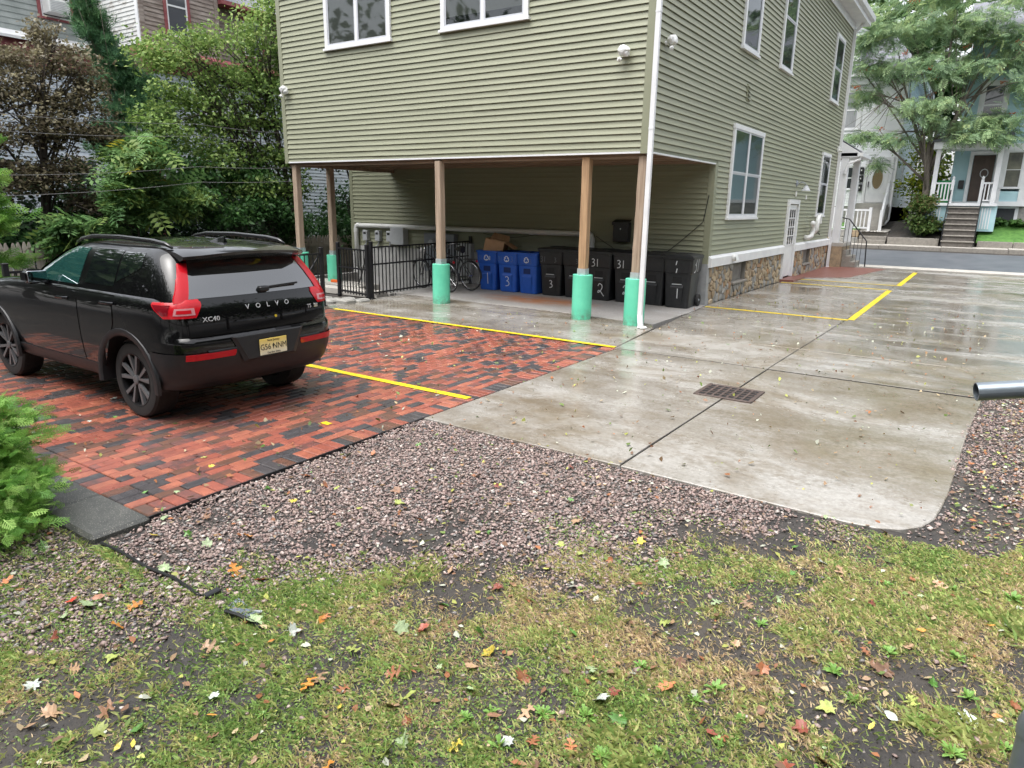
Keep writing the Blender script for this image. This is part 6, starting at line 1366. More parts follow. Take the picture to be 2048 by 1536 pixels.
# yards across the street
def yard(name, m, x0, x1, y0, z0, y1, z1, nx=16, ny=5):
    mb = MB(); mb.grid([[(x0+(x1-x0)*i/nx, y0+(y1-y0)*j/ny, z0+(z1-z0)*j/ny+random.uniform(-.02,.02)) for j in range(ny+1)] for i in range(nx+1)]); return tag(mb.build(name, M[m], fix=True), kind='structure')
yard('lawn','lawn',4.4,14,25.95,.72,27.9,1.62); yard('planting_bed','soil',.9,3.0,25.9,.75,28.4,1.5); yard('front_yard','lawn',-9,-.4,26.3,1.12,29,1.4); yard('garden_path','walk',-.3,.85,26.2,1.05,30.5,1.25)
rw = thing('retaining_wall', 'low stone retaining wall at the white house sidewalk', 'wall', (-4,26,.4))
for i in range(9):
    for j in range(2):
        x = -8.2+i*.88+(.3 if j else 0); one('stone', random.choice([M['stone_b'],M['stone_a']]), rw)(lambda m: m.bbox(x, min(x+.86,-.32), 26.0+random.uniform(-.03,.03), 26.35, .42+.36*j, .77+.36*j+random.uniform(-.03,.0), .03))
ks = thing('lawn_kerb', 'low granite edging in front of the blue house lawn', 'kerb', (8,25.9,.5))
for i in range(7): one('stone', M['kerb_stone'], ks)(lambda m: m.bbox(4.45+1.3*i,5.73+1.3*i,25.8,25.95,.4,.80,.015))
one('stone', M['kerb_stone'], ks)(lambda m: m.bbox(.95,3.0,25.8,25.95,.4,.84,.015))
for i in range(3): tag(one('garden_step', M['kerb_stone'])(lambda m: m.bbox(-.3,.88,25.75+.3*i,26.3+.3*i,.3,.68+.17*i,.012)), ('lowest','middle','topmost')[i]+' stone step up to the white house path', 'step', 'steps to the white house')
# a pale house glimpsed between the left posts
ph = thing('pale_house', 'pale house glimpsed far behind the left carport posts', 'house', (-26,24,0))
one('core', M['dark_room'], ph)(lambda m: m.box(-34,-20.05,20.05,30,-.2,7.0)); lap_wall('wall', M['white_siding'], ph, 's', -20, 20, 30, .3, 7.2, .14); lap_wall('wall', M['white_siding'], ph, 'f', 20, -34, -20, .3, 7.2, .14)
one('roof', M['roof'], ph)(lambda m: m.add([(-19.4,19.4,7.2),(-19.4,30.6,7.2),(-27,30.6,10.5),(-27,19.4,10.5),(-34.6,19.4,7.2),(-34.6,30.6,7.2)],[(0,1,2,3),(3,2,5,4)]))
plain_window('f',20,-22.6,-21.4,2.2,4.0,ph,'white_trim'); plain_window('f',20,-25.6,-24.4,2.2,4.0,ph,'white_trim'); plain_window('f',20,-28.6,-27.4,2.2,4.0,ph,'white_trim')
# ------------------------------------------------------------------ vegetation
LEAF_Q = ([(0,0,0),(.32,.35,.05),(0,1,-.06),(-.32,.35,.05)], [(0,1,2,3)])
LEAF_STAR = ([(0,0,0),(.5,.15,.02),(.28,.42,.03),(.45,.85,-.05),(0,.62,.03),(-.45,.85,-.05),(-.28,.42,.03),(-.5,.15,.02)], [(0,1,2,4),(2,3,4,4),(0,4,6,7),(4,5,6,6)])
def frond(n=6, spread=.30, lw=.085, ll=.30):
    v = []; f = []
    for i in range(n):
        y = .12+.80*i/n
        for s in (-1, 1):
            k = len(v); dx, dy = s*ll*(1-.45*abs(i/n-.4)), .10; z = -.05*abs(y)
            v += [(s*.01,y,z),(s*.01+dx*.5-.0,y+dy*.5+lw*.5,z+.0),(s*.01+dx,y+dy,z-.05),(s*.01+dx*.5,y+dy*.5-lw*.5,z)]; f.append((k,k+1,k+2,k+3))
    k = len(v); v += [(0,.86,-.05),(.05,.98,-.06),(0,1.12,-.09),(-.05,.98,-.06)]; f.append((k,k+1,k+2,k+3))
    k = len(v); v += [(-.008,0,0),(.008,0,0),(.006,.9,-.05),(-.006,.9,-.05)]; f.append((k,k+1,k+2,k+3))
    return v, f
FROND = frond(); FROND_BIG = frond(4, .3, .16, .42)
def needle_tuft():
    v = []; f = []
    for i in range(9):
        a = i*2.4; t_ = .25+.75*(i/9); k = len(v); d = Vector((math.cos(a)*t_, math.sin(a)*t_, 1.05-.55*t_)); p = Vector((-math.sin(a),math.cos(a),0))*.035
        v += [tuple(-p), tuple(p), tuple(d+p*.3), tuple(d-p*.3)]; f.append((k,k+1,k+2,k+3))
    return v, f
TUFT = needle_tuft()
def spray():
    "flat arborvitae spray"
    v = []; f = []
    def blade(a, b, w):
        k = len(v); a, b = Vector(a), Vector(b); d = (b-a).normalized(); n = Vector((d.y,-d.x,0))*w
        v.extend([tuple(a-n*.6), tuple(a+n*.6), tuple(b+n*.5), tuple(b-n*.5)]); f.append((k,k+1,k+2,k+3))
    blade((0,0,0),(0,1,-.05),.045)
    for i in range(5):
        y = .15+.17*i; L = .42*(1-.13*i)
        for s in (-1,1): blade((0,y,0),(s*L*.75,y+L*.75,-.05),.04); 
        for s in (-1,1): blade((s*L*.35,y+L*.35,-.02),(s*L*.75,y+L*.30,-.06),.03)
    return v, f
SPRAY = spray()
def blob_points(clumps, per, sub=9, sig=.30, shell=.55):
    "clumps: (x,y,z,rx,ry,rz). leaves gather round random twigs inside each clump"
    out = []; nrm = []
    vol = np.array([c[3]*c[4]*c[5] for c in clumps])**.66; vol = vol/vol.sum()
    for c, w in zip(clumps, vol):
        n = int(per*w); k = max(3, int(n/max(sub,1)/6))
        d = RNG.normal(0,1,(k,3)); d /= np.linalg.norm(d,axis=1)[:,None]; r = (shell+(1-shell)*RNG.random(k))**(1.0); r = np.where(RNG.random(k) < .25, r*.5, r)
        tw = d*r[:,None]; idx = RNG.integers(0,k,n)
        p = tw[idx]+RNG.normal(0,sig,(n,3))*np.array([1,1,.6])
        out.append(p*np.array(c[3:6])+np.array(c[:3])); nrm.append(tw[idx])
    return np.concatenate(out), np.concatenate(nrm)
def crown(name, parent, clumps, n, tmpl, size, pal, droop=.0, sig=.28, shell=.6, flat=.6, ctone=None, smin=.6, smax=1.3):
    P, D = blob_points(clumps, n, sig=sig, shell=shell); N = len(P)
    az = np.arctan2(D[:,1], D[:,0])-math.pi/2+RNG.normal(0,.9,N)
    M3 = euler_mats(RNG.normal(-droop,flat,N), RNG.normal(0,flat,N), az)
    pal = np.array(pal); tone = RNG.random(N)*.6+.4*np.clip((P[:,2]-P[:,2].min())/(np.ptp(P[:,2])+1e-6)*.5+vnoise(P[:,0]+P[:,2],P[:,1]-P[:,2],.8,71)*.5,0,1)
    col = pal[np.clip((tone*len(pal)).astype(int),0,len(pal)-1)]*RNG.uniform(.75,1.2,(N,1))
    off = np.array(root_of(parent).location) if parent else np.zeros(3)
    return scatter(name, tmpl[0], tmpl[1], P, M3, size*RNG.uniform(smin,smax,N), col, M['leaf'], parent, off=off)
def limbs(parent, base, top, r, clumps, m, nb=12, name='trunk', bend=.15):
    mb = MB(); base = Vector(base); top = Vector(top); pts = []
    for i in range(8):
        f = i/7; q = base.lerp(top, f); q += Vector((math.sin(f*4+base.x)*bend*f, math.cos(f*3.2+base.y)*bend*f, 0)); pts.append(q)
    mb.tube(pts, [r*(1-.75*i/7) for i in range(8)], 9)
    for k in range(nb):
        c = clumps[k % len(clumps)]; e = Vector(c[:3])+Vector((random.uniform(-.6,.6)*c[3],random.uniform(-.6,.6)*c[4],random.uniform(-.2,.6)*c[5]))
        s = pts[random.randint(2,6)]; m1 = s.lerp(e,.45)+Vector((random.uniform(-.12,.12),random.uniform(-.12,.12),.12)); rr = r*random.uniform(.22,.38)
        mb.tube([s, m1, s.lerp(e,.75)+Vector((0,0,.06)), e], [rr, rr*.7, rr*.45, rr*.15], 6)
        for q in range(2): e2 = e+Vector((random.uniform(-.5,.5),random.uniform(-.5,.5),random.uniform(-.1,.4))); mb.tube([m1, m1.lerp(e2,.6), e2], [rr*.45, rr*.3, .004], 5)
    return mb.build(name, M[m], parent, smooth=True)
# bright green tree over the fence
gt = thing('green_tree', 'large bright green leafy tree between the old house and the carport', 'tree', (-12.0,2.4,-.2))
cl = [(-13,-.35,5.5,.9,.7,.55),(-13,.55,5.9,.9,.8,.5),(-13,1.1,5.0,1.0,.8,.6),(-12.8,2.3,6.3,.8,.9,.9),(-12.8,3.0,7.3,.7,.6,.8),(-12.9,2.5,5.2,1.0,.9,.7),(-13,-.1,4.5,.9,.8,.5),(-13,1.2,4.1,1.0,1.0,.6),(-12.9,2.5,4.2,.9,.8,.6),(-12.7,-.8,3.7,.8,.6,.5),(-12.8,.5,3.2,1.0,.9,.55),(-12.8,2.0,3.2,1.0,.9,.55),(-12.3,2.8,3.1,.6,.5,.6),(-12.5,1.5,2.3,.9,1.0,.5),(-12.3,2.7,2.2,.6,.6,.5),(-12.8,3.3,5.8,.8,.5,.8)]
limbs(gt, (-11.9,2.9,-.2), (-12.8,2.4,5.6), .11, cl, 'bark_dark', 22); limbs(gt, (-12.1,2.5,-.2), (-13,1.0,4.6), .08, cl[:8], 'bark_dark', 12)
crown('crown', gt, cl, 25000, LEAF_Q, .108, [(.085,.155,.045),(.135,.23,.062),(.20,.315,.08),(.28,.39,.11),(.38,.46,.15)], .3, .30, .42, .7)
# purple brown Japanese maple
jm = thing('maple_tree', 'purplish brown maple tree at the far left in front of the grey wall', 'tree', (-14,-3,-.2))
cl = [(-14,-2.6,5.6,.6,.35,.35),(-14,-3.2,4.9,.9,.7,.4),(-14,-2.2,5.1,.9,.65,.35),(-14,-3.6,4.2,1.0,.8,.5),(-13.8,-2.2,4.2,.9,.7,.45),(-14,-1.7,4.7,.5,.4,.35),(-13.7,-2.9,3.5,.9,.8,.4),(-13.7,-1.9,3.5,.7,.5,.4),(-13.6,-3.8,2.4,.8,.7,.45),(-13.6,-2.8,2.55,.8,.6,.4),(-13.6,-4.4,3.2,.8,.7,.5),(-13.6,-2.3,1.9,.6,.5,.35),(-14.2,-4.6,4.8,.9,.7,.6)]
limbs(jm, (-14,-3.2,-.2), (-14,-2.9,4.9), .12, cl, 'bark_dark', 18)
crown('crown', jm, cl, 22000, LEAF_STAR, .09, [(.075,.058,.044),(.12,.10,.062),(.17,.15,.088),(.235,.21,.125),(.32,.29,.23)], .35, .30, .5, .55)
# pine
pn = thing('pine_tree', 'dark green young pine beside the white clapboard corner', 'tree', (-15.5,.0,-.2))
cl = [(-15.5,-.75,7.3,.4,.32,.8),(-15.5,-.7,6.4,.5,.36,.5),(-15.5,-.35,5.7,.6,.45,.5),(-15.5,-.05,5.1,.7,.55,.5),(-15.4,.4,4.8,.6,.4,.5),(-15.4,0,4.3,.8,.6,.45),(-15.4,.8,4.2,.5,.35,.45),(-15.3,-.5,3.5,.8,.6,.5),(-15.3,.4,3.2,.8,.6,.5)]
limbs(pn, (-15.5,.0,-.2), (-15.5,-.7,7.6), .09, cl, 'bark', 14, bend=.1)
crown('crown', pn, cl, 9000, TUFT, .19, [(.045,.12,.06),(.075,.175,.08),(.11,.235,.105),(.15,.29,.12)], .0, .30, .45, .7)
# compound-leaved shrubs over the fence
sm = thing('sumac_shrub', 'shrub with long divided leaves leaning over the picket fence behind the car roof', 'shrub', (-12.2,-2.4,-.2))
cl = [(-12.1,-3.0,1.45,.6,.5,.35),(-12.1,-2.5,2.1,.6,.5,.45),(-12.1,-1.9,2.7,.6,.5,.5),(-12.1,-1.7,1.9,.6,.6,.4),(-12.0,-1.0,2.1,.6,.6,.4),(-12.1,-3.4,1.15,.4,.35,.2),(-12.2,-1.8,3.2,.4,.3,.3)]
limbs(sm, (-12.3,-2.0,-.2), (-12.1,-2.0,2.4), .035, cl, 'bark_dark', 14)
crown('crown', sm, cl, 1500, FROND_BIG, .48, [(.06,.14,.045),(.10,.20,.065),(.14,.26,.085),(.21,.31,.08),(.38,.34,.04)], .45, .33, .35, .45)
s2 = thing('leafy_shrub', 'dark green leafy shrub over the fence left of the carport posts', 'shrub', (-12,1.2,-.2))
cl = [(-12.0,-.3,1.9,.6,.6,.4),(-12.0,.4,1.55,.6,.6,.35),(-12.0,1.3,1.75,.7,.7,.45),(-11.9,2.1,1.5,.5,.5,.5),(-12.0,2.6,1.2,.5,.5,.4),(-12.6,.0,2.6,.7,.8,.5),(-12.6,1.4,2.6,.7,.8,.5)]
limbs(s2, (-12.3,1.0,-.2), (-12,1.2,1.9), .04, cl, 'bark_dark', 12)
crown('crown', s2, cl, 9000, LEAF_Q, .12, [(.025,.07,.02),(.04,.11,.03),(.06,.15,.04),(.09,.19,.05)], .4, .33, .4, .6)
s3 = thing('undergrowth_shrub', 'dark shrub growing in the shade behind the left carport posts', 'shrub', (-13,6,-.2))
cl = [(-14,6.5,1.3,1.2,1.0,.9),(-13,5.2,1.0,.8,.8,.7),(-15,8.5,1.6,1.4,1.2,1.1),(-12.4,7.2,1.2,.9,.9,.9),(-16.5,4.5,1.4,.8,1.5,1.0),(-14,-4.5,1.0,.9,1.2,.9),(-14.5,-1.5,1.2,.8,1.6,1.0)]
limbs(s3, (-13.5,6.2,-.2), (-13.8,6.4,2.2), .06, cl[:4], 'bark_dark', 8)
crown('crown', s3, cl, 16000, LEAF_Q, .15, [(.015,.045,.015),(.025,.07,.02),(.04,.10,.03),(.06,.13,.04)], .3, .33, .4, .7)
s5 = thing('added_dark_hedge', 'dark hedge added to deepen the shade between the picket fence and the old house', 'hedge', (-15,-2,-.2))
cl = [(-14.9,-6+1.1*i,.9+.25*(i%2),.9,.9,1.1) for i in range(11)]+[(-15.6,-5+1.6*i,2.2,.7,.9,.7) for i in range(6)]
limbs(s5, (-15,-2,-.2), (-15,-2,1.6), .05, cl, 'bark_dark', 10)
crown('crown', s5, cl, 17000, LEAF_Q, .15, [(.012,.03,.013),(.02,.05,.018),(.03,.07,.025),(.05,.09,.035)], .3, .33, .4, .7)  # added hedge; the deep shade here is put into its near-black leaf colours
s4 = thing('slender_tree', 'slender dark tree with curved trunk seen between the left carport posts', 'tree', (-14.2,7.0,-.2))
cl = [(-14.2,6.5,4.0,1.0,.8,.7),(-14.4,7.6,4.5,1.0,.9,.7),(-13.8,8.5,3.8,.9,.8,.6),(-13.9,5.6,3.6,.8,.7,.6)]
limbs(s4, (-14.4,6.6,-.2), (-14.0,7.3,4.4), .11, cl, 'bark_dark', 10, bend=.35)
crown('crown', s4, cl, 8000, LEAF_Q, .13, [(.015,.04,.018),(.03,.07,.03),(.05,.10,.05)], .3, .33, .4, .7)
# arborvitae
def arborvitae(label, x, y, clumps, n, size):
    a = thing('arborvitae', label, 'shrub', (x,y,-.05))
    one('stem', M['bark'], a)(lambda m: m.tube([(x,y,-.08),(x,y,clumps[-1][2])],[.03,.01],7))
    P, D = blob_points(clumps, n, sig=.22, shell=.55); N = len(P); az = np.arctan2(P[:,1]-y, P[:,0]-x)-math.pi/2+RNG.normal(0,.5,N)
    M3 = euler_mats(RNG.normal(.1,.5,N), RNG.normal(0,.9,N), az); pal = np.array([(.10,.25,.04),(.16,.34,.06),(.23,.43,.085),(.32,.51,.13)])
    d = np.clip(np.hypot(P[:,0]-x, P[:,1]-y)/.6,0,1); col = pal[np.clip((RNG.random(N)*4).astype(int),0,3)]*RNG.uniform(.8,1.2,(N,1))
    scatter('foliage', SPRAY[0], SPRAY[1], P, M3, size*RNG.uniform(.6,1.3,N), col, M['leaf'], a, off=a.location)
arborvitae('bright green arborvitae shrub at the left edge beside the kerb blocks', -.25, -9.80, [(-.15,-9.80,.08,.60,.45,.20),(-.15,-9.75,.34,.55,.45,.22),(-.35,-9.75,.55,.44,.40,.20),(-.2,-9.55,.18,.58,.36,.22),(-.30,-9.45,.52,.36,.28,.20),(-.45,-9.45,.64,.30,.22,.14)], 7500, .085)
arborvitae('bright green arborvitae at the far left edge beyond the iron railing', -7.3, -6.95, [(-7.2,-7.0,.7,.55,.55,.4),(-7.2,-6.95,1.2,.55,.55,.4),(-7.3,-7.0,1.7,.5,.5,.4),(-7.3,-7.0,2.2,.45,.45,.4),(-7.3,-7.0,2.65,.35,.35,.4)], 1700, .22)
# tree across the street
rt = thing('ash_tree', 'tree with feathery leaves and orange berries before the white house', 'tree', (2.2,26.8,1.2))
cl = [(-1.2,26.6,8.8,1.0,1.0,.7),(-.9,26.6,7.2,.9,.9,.5),(-.8,26.4,5.4,.8,.8,.45),(.3,26.8,8.3,1.1,1.1,.8),(.2,26.6,10.2,1.2,1.1,.8),(1.9,26.8,9.8,1.3,1.2,.9),(3.6,26.8,9.6,1.3,1.2,.9),(1.9,26.3,8.0,1.2,1.2,.8),(3.6,26.5,8.0,1.2,1.1,.7),(4.9,26.8,8.6,1.0,1.1,.9),(1.5,26.3,6.5,1.2,1.1,.6),(.6,26.3,5.2,.9,.9,.45),(2.6,26.3,5.7,1.2,1.1,.55),(4.2,26.4,5.9,1.0,1.0,.5),(5.2,26.5,7.2,.9,1.0,.6),(-.2,26.5,4.2,.6,.6,.35),(1.6,26.5,11.2,1.6,1.3,.7),(4.6,27,10.8,1.5,1.3,.8),(6.2,26.6,9.2,1.2,1.1,.9),(6.4,26.6,7.6,1.0,1.0,.7),(3.2,25.7,5.1,.9,.7,.35),(4.5,25.7,5.2,.9,.7,.4),(6.0,26.0,5.9,.8,.8,.4),(-.6,26.4,9.6,1.0,1.0,.7)]
limbs(rt, (2.25,26.8,1.1), (2.0,26.8,6.2), .20, cl, 'bark', 12); limbs(rt, (2.1,26.8,3.6), (.2,26.8,9.0), .09, cl[:5], 'bark', 8); limbs(rt, (2.1,26.8,3.8), (3.9,26.8,9.0), .10, cl[5:], 'bark', 10)
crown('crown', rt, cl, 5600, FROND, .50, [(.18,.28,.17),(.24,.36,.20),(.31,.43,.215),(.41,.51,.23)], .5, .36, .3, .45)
P, D = blob_points(cl, 46, sub=1, sig=.2, shell=.8); N = len(P)*22; P = np.repeat(P, 22, 0)+RNG.normal(0,.10,(N,3))*np.array([1,1,.5])
bc_ = scatter('berry_clusters', [(.5,.5,0),(-.5,.5,0),(0,-.6,0),(0,0,.6),(0,0,-.6)], [(0,1,3),(1,2,3),(2,0,3),(1,0,4),(2,1,4),(0,2,4)], P, euler_mats(*RNG.uniform(0,3,(3,N))), RNG.uniform(.03,.06,N), np.array([(.50,.16,.06)])*RNG.uniform(.7,1.2,(N,1)), M['leaf'], rt, off=rt.location); bc_['kind'] = 'stuff'
bu = thing('street_bush', 'loose bush at the foot of the feathery tree', 'shrub', (2.2,26.4,1.0))
cl = [(2.1,26.4,1.5,.55,.5,.5),(2.2,26.4,2.3,.5,.5,.5),(2.6,26.4,1.4,.5,.4,.4)]
limbs(bu, (2.2,26.4,.9), (2.2,26.4,2.2), .03, cl, 'bark', 8); crown('crown', bu, cl, 3800, LEAF_Q, .14, [(.06,.11,.03),(.09,.16,.04),(.13,.19,.05),(.17,.15,.06)], .3, .33, .3, .7)
yb = thing('lime_bush', 'lime yellow bush behind the blue house porch posts', 'shrub', (1.8,29,1.5)); cl = [(1.6,29.2,3.2,.9,.7,.7),(2.2,29.4,3.6,.8,.7,.9),(1.8,30,4.6,.9,.8,.9),(2.0,31,2.2,1,1,1)]
limbs(yb, (1.9,29.4,1.3), (1.9,29.5,3.4), .05, cl, 'bark', 6); crown('crown', yb, cl, 5000, LEAF_Q, .16, [(.07,.15,.03),(.16,.26,.03),(.32,.38,.03),(.42,.44,.04)], .3, .33, .3, .7)
ib = thing('hosta_bed', 'row of low broad leaved plants under the basement window of the blue house', 'plants', (5.5,27.6,1.5)); cl = [(4.7+.4*i,27.45,1.62,.3,.3,.14) for i in range(6)]
crown('leaves', ib, cl, 900, LEAF_Q, .22, [(.05,.12,.03),(.08,.17,.04),(.12,.2,.06)], .2, .3, .3, .5)
# tall trees closing the background
for k, (lab, cc) in enumerate((('tall tree rising behind the white house roof', [(-6,44,11,5,3,4),(-2,43,12.5,4,3,4),(-1,45,9,4,3,4)]), ('tall tree at the top right behind the blue house', [(7,45,13,4,3,4),(10,44,11,5,3,4.5)]), ('tall tree far behind the slender tree and carport', [(-30,34,8,6,4,5),(-24,38,10,6,4,6)]), ('tall tree behind the old house at upper left', [(-30,-4,10,4,6,6),(-30,8,10,4,6,6),(-27,16,8,4,5,6)]))):
    b = thing('background_tree', lab, 'tree', (cc[0][0],cc[0][1],.3), 0, 'trees closing the background')
    limbs(b, (cc[0][0],cc[0][1],.3), (cc[0][0],cc[0][1],cc[0][2]), .3, cc, 'bark_dark', 10)
    crown('crown', b, cc, 5200, LEAF_STAR, .75, [(.03,.07,.025),(.05,.11,.035),(.08,.15,.045),(.11,.19,.05)], .3, .3, .5, .7)
# added unseen trees behind and beside the viewer block low sky, darken reflections
for k, (x, y, h) in enumerate(((-16,-13,10),(-11,-18,11),(-5,-19,12),(1,-19.5,12),(7,-19,12),(12,-16.5,11),(15,-11,10),(16,-5,10),(16.5,1,10),(17,8,8),(17.5,15,7))):
    b = thing('added_shading_tree', 'added unseen tree behind the viewer that blocks low sky light', 'tree', (x,y,-.1), 0, 'added trees behind the viewer that block sky light')
    cc = [(x,y,h*.62,3.4,3.4,h*.36),(x+1.5,y-1,h*.45,3,3,h*.3),(x-1.5,y+.5,h*.4,3,3,h*.28)]
    limbs(b, (x,y,-.1), (x,y,h*.6), .2, cc, 'bark_dark', 5); crown('crown', b, cc, 9000, LEAF_STAR, .42, [(.03,.07,.025),(.05,.10,.035),(.07,.13,.04)], .3, .3, .5, .7)
# overhead wires at the left
for k, (za, zb, lab) in enumerate(((3.55,3.75,'topmost'),(3.22,3.55,'second'),(2.35,3.05,'third'),(1.95,2.75,'lowest'))):
    cable([(-11.0,-7.0-.1*k,za),(-10.9,-1.0,(za+zb)/2+.05),(-9.6,3.3,zb)], .0045, f'{lab} of the thin utility wires crossing the left trees', 'wire_grey', 'utility wires at left')

# ------------------------------------------------------------------ small things on the ground
gr = thing('drain_grate', 'rusty iron drain grate set in the concrete slab', 'drain grate', (2.65,-3.46,0))
M['grate'] = mat('rusty_iron', (.060,.045,.040), (.11,.078,.066), 14, .6, bump=.3, bscale=50, metal=.2)
gx0, gx1, gy0, gy1 = 2.35, 2.985, -3.74, -3.18
one('frame', M['grate'], gr)(lambda m: (m.bbox(gx0,gx0+.045,gy0,gy1,-.03,.008,.004), m.bbox(gx1-.045,gx1,gy0,gy1,-.03,.008,.004), m.bbox(gx0+.045,gx1-.045,gy0,gy0+.045,-.03,.0075,.004), m.bbox(gx0+.045,gx1-.045,gy1-.045,gy1,-.03,.0075,.004)))
one('pit', M['recess_plastic_black'], gr)(lambda m: m.box(gx0+.02,gx1-.02,gy0+.02,gy1-.02,-.02,.0012))
for i in range(1, 7): one('bar', M['grate'], gr)(lambda m: m.bar((gx0+.04+.0795*i,gy0+.04,.003),(gx0+.04+.0795*i,gy1-.04,.003),.026,.008))
for i in range(1, 5): one('bar', M['grate'], gr)(lambda m: m.bar((gx0+.04,gy0+.04+.096*i,.0022),(gx1-.04,gy0+.04+.096*i,.0022),.022,.007))
# steel gate pipe and post close to the lens
M['steel'] = mat('galvanized_pipe', (.20,.235,.27), (.26,.295,.33), 10, .34, metal=.55, bump=.06, bscale=60)
pp = thing('gate_pipe', 'hollow grey steel pipe end poking in at the right edge', 'pipe', (4.84,-8.58,1.47))
a = Vector((4.838,-8.58,1.472)); b = a+Vector((.945,.31,.155))*.9; dv = (b-a).normalized(); ux = dv.cross(Vector((0,0,1))).normalized(); uz = ux.cross(dv)
def pipe_mesh(m):
    n = 28; rows = []
    for base, r in ((b,.0272),(a,.0272),(a,.0244),(a+dv*.25,.0244)):
        rows.append([base+(ux*math.cos(6.2832*i/n)+uz*math.sin(6.2832*i/n))*r for i in range(n+1)])
    m.grid(rows)
one('tube', M['steel'], pp, auto=40)(pipe_mesh)
one('inside', M['recess_plastic_black'], pp)(lambda m: m.add([a+dv*.24+(ux*math.cos(6.2832*i/16)+uz*math.sin(6.2832*i/16))*.0243 for i in range(16)],[tuple(range(16))]))
gp_ = thing('gate_post', 'grey steel post with cap at the lower right corner', 'post', (5.07,-9.10,-.05))
one('tube', M['steel'], gp_, auto=40)(lambda m: m.lathe([(.030,-.1),(.030,.765)],20,(5.075,-9.10,0)))
one('cap', M['steel'], gp_, auto=50)(lambda m: m.lathe([(.033,.74),(.034,.775),(.026,.80),(.0,.81)],20,(5.075,-9.10,0)))

# fallen leaves
def leaf_mesh(kind, seed):
    rr = random.Random(seed)
    half = {'m': [(0,0),(.08,.03),(.20,-.03),(.32,-.10),(.27,.05),(.33,.10),(.52,.14),(.42,.23),(.36,.30),(.44,.40),(.47,.56),(.33,.49),(.24,.46),(.19,.60),(.13,.66),(.09,.86),(.0,1.0)],
            'k': [(0,0),(.05,.10),(.14,.11),(.30,.08),(.36,.20),(.22,.24),(.09,.28),(.11,.38),(.24,.42),(.42,.46),(.40,.58),(.28,.60),(.11,.57),(.12,.70),(.24,.78),(.20,.88),(.08,.86),(.0,1.0)],
            'v': [(0,0),(.09,.06),(.17,.16),(.24,.32),(.26,.48),(.22,.64),(.15,.80),(.07,.92),(0,1.0)]}[kind]
    def side(s_): return [(s_*x*rr.uniform(.8,1.15), y+rr.uniform(-.025,.025)) for x, y in half[1:-1]]
    pts = [(0,0)]+side(1)+[(0,1.0)]+side(-1)[::-1]
    b1, b2, tw, ph = rr.uniform(-.25,.55), rr.uniform(-.3,.5), rr.uniform(-.35,.35), rr.uniform(0,6)
    curl = lambda x, y: b1*x*x*1.3+b2*(y-.5)**2+tw*x*(y-.5)+.035*math.sin(9*x+ph)+.03*math.sin(8*y+ph*2)-.02
    v = [(x, y-.5, curl(x,y)) for x, y in pts]+[(0,y-.5,curl(0,y)-.015) for y in (.2,.4,.6,.8)]; n = len(pts); f = []
    def c_of(y): return n+min(3, max(0, int(round(y*5-1))))
    for i in range(n):
        j = (i+1) % n; a_, b_ = c_of(pts[i][1]), c_of(pts[j][1])
        if a_ == b_: f.append((i, j, a_))
        else: f += [(i, j, b_), (i, b_, a_)]
    k = len(v); sx = rr.uniform(-.12,.12); v += [(-.010,-.5,.02),(.010,-.5,.02),(sx+.006,-.86,.05),(sx-.006,-.86,.05)]; f.append((k,k+1,k+2,k+3))
    return v, f
LC = {'o': ('orange', (.40,.16,.075)), 'O': ('bright orange', (.60,.25,.05)), 'b': ('brown', (.22,.12,.07)), 't': ('tan', (.40,.26,.16)), 'r': ('reddish brown', (.30,.085,.055)), 'R': ('red', (.50,.06,.035)),
      'y': ('yellow green', (.33,.38,.10)), 'Y': ('yellow', (.64,.50,.07)), 'p': ('pale green', (.36,.46,.25)), 'g': ('green', (.10,.24,.045)), 'c': ('whitish', (.46,.50,.45))}
LK = {'m': 'maple leaf', 'k': 'oak leaf', 'v': 'oval leaf'}
lmesh = {}
for cc_ in LC:
    c_ = LC[cc_][1]; tt = NT('leaf_'+LC[cc_][0].replace(' ','_')); v = tt.coord((1,1,1)); n_ = tt.noise(3,5,.65,v)
    oi = tt.n('ShaderNodeObjectInfo'); hv = tt.n('ShaderNodeHueSaturation'); tt.l(tt.math('ADD', tt.math('MULTIPLY', oi.outputs['Random'], .55), .65), hv.inputs['Value'])
    tt.l(tt.ramp(n_, [(.30, tuple(q*.55 for q in c_)), (.48, c_), (.70, tuple(min(1,q*1.1) for q in c_))]), hv.inputs['Color'])
    tt.set(base=hv.outputs[0], rough=.42, spec=.5); lmesh['lf', cc_] = tt.mat
    for kk in LK:
        for va in range(4):
            vv_, ff_ = leaf_mesh(kk, va*31+ord(kk)); me = bpy.data.meshes.new('fallen_leaf'); me.from_pydata(vv_, [], ff_)
            me.materials.append(lmesh['lf', cc_]); lmesh[kk, cc_, va] = me
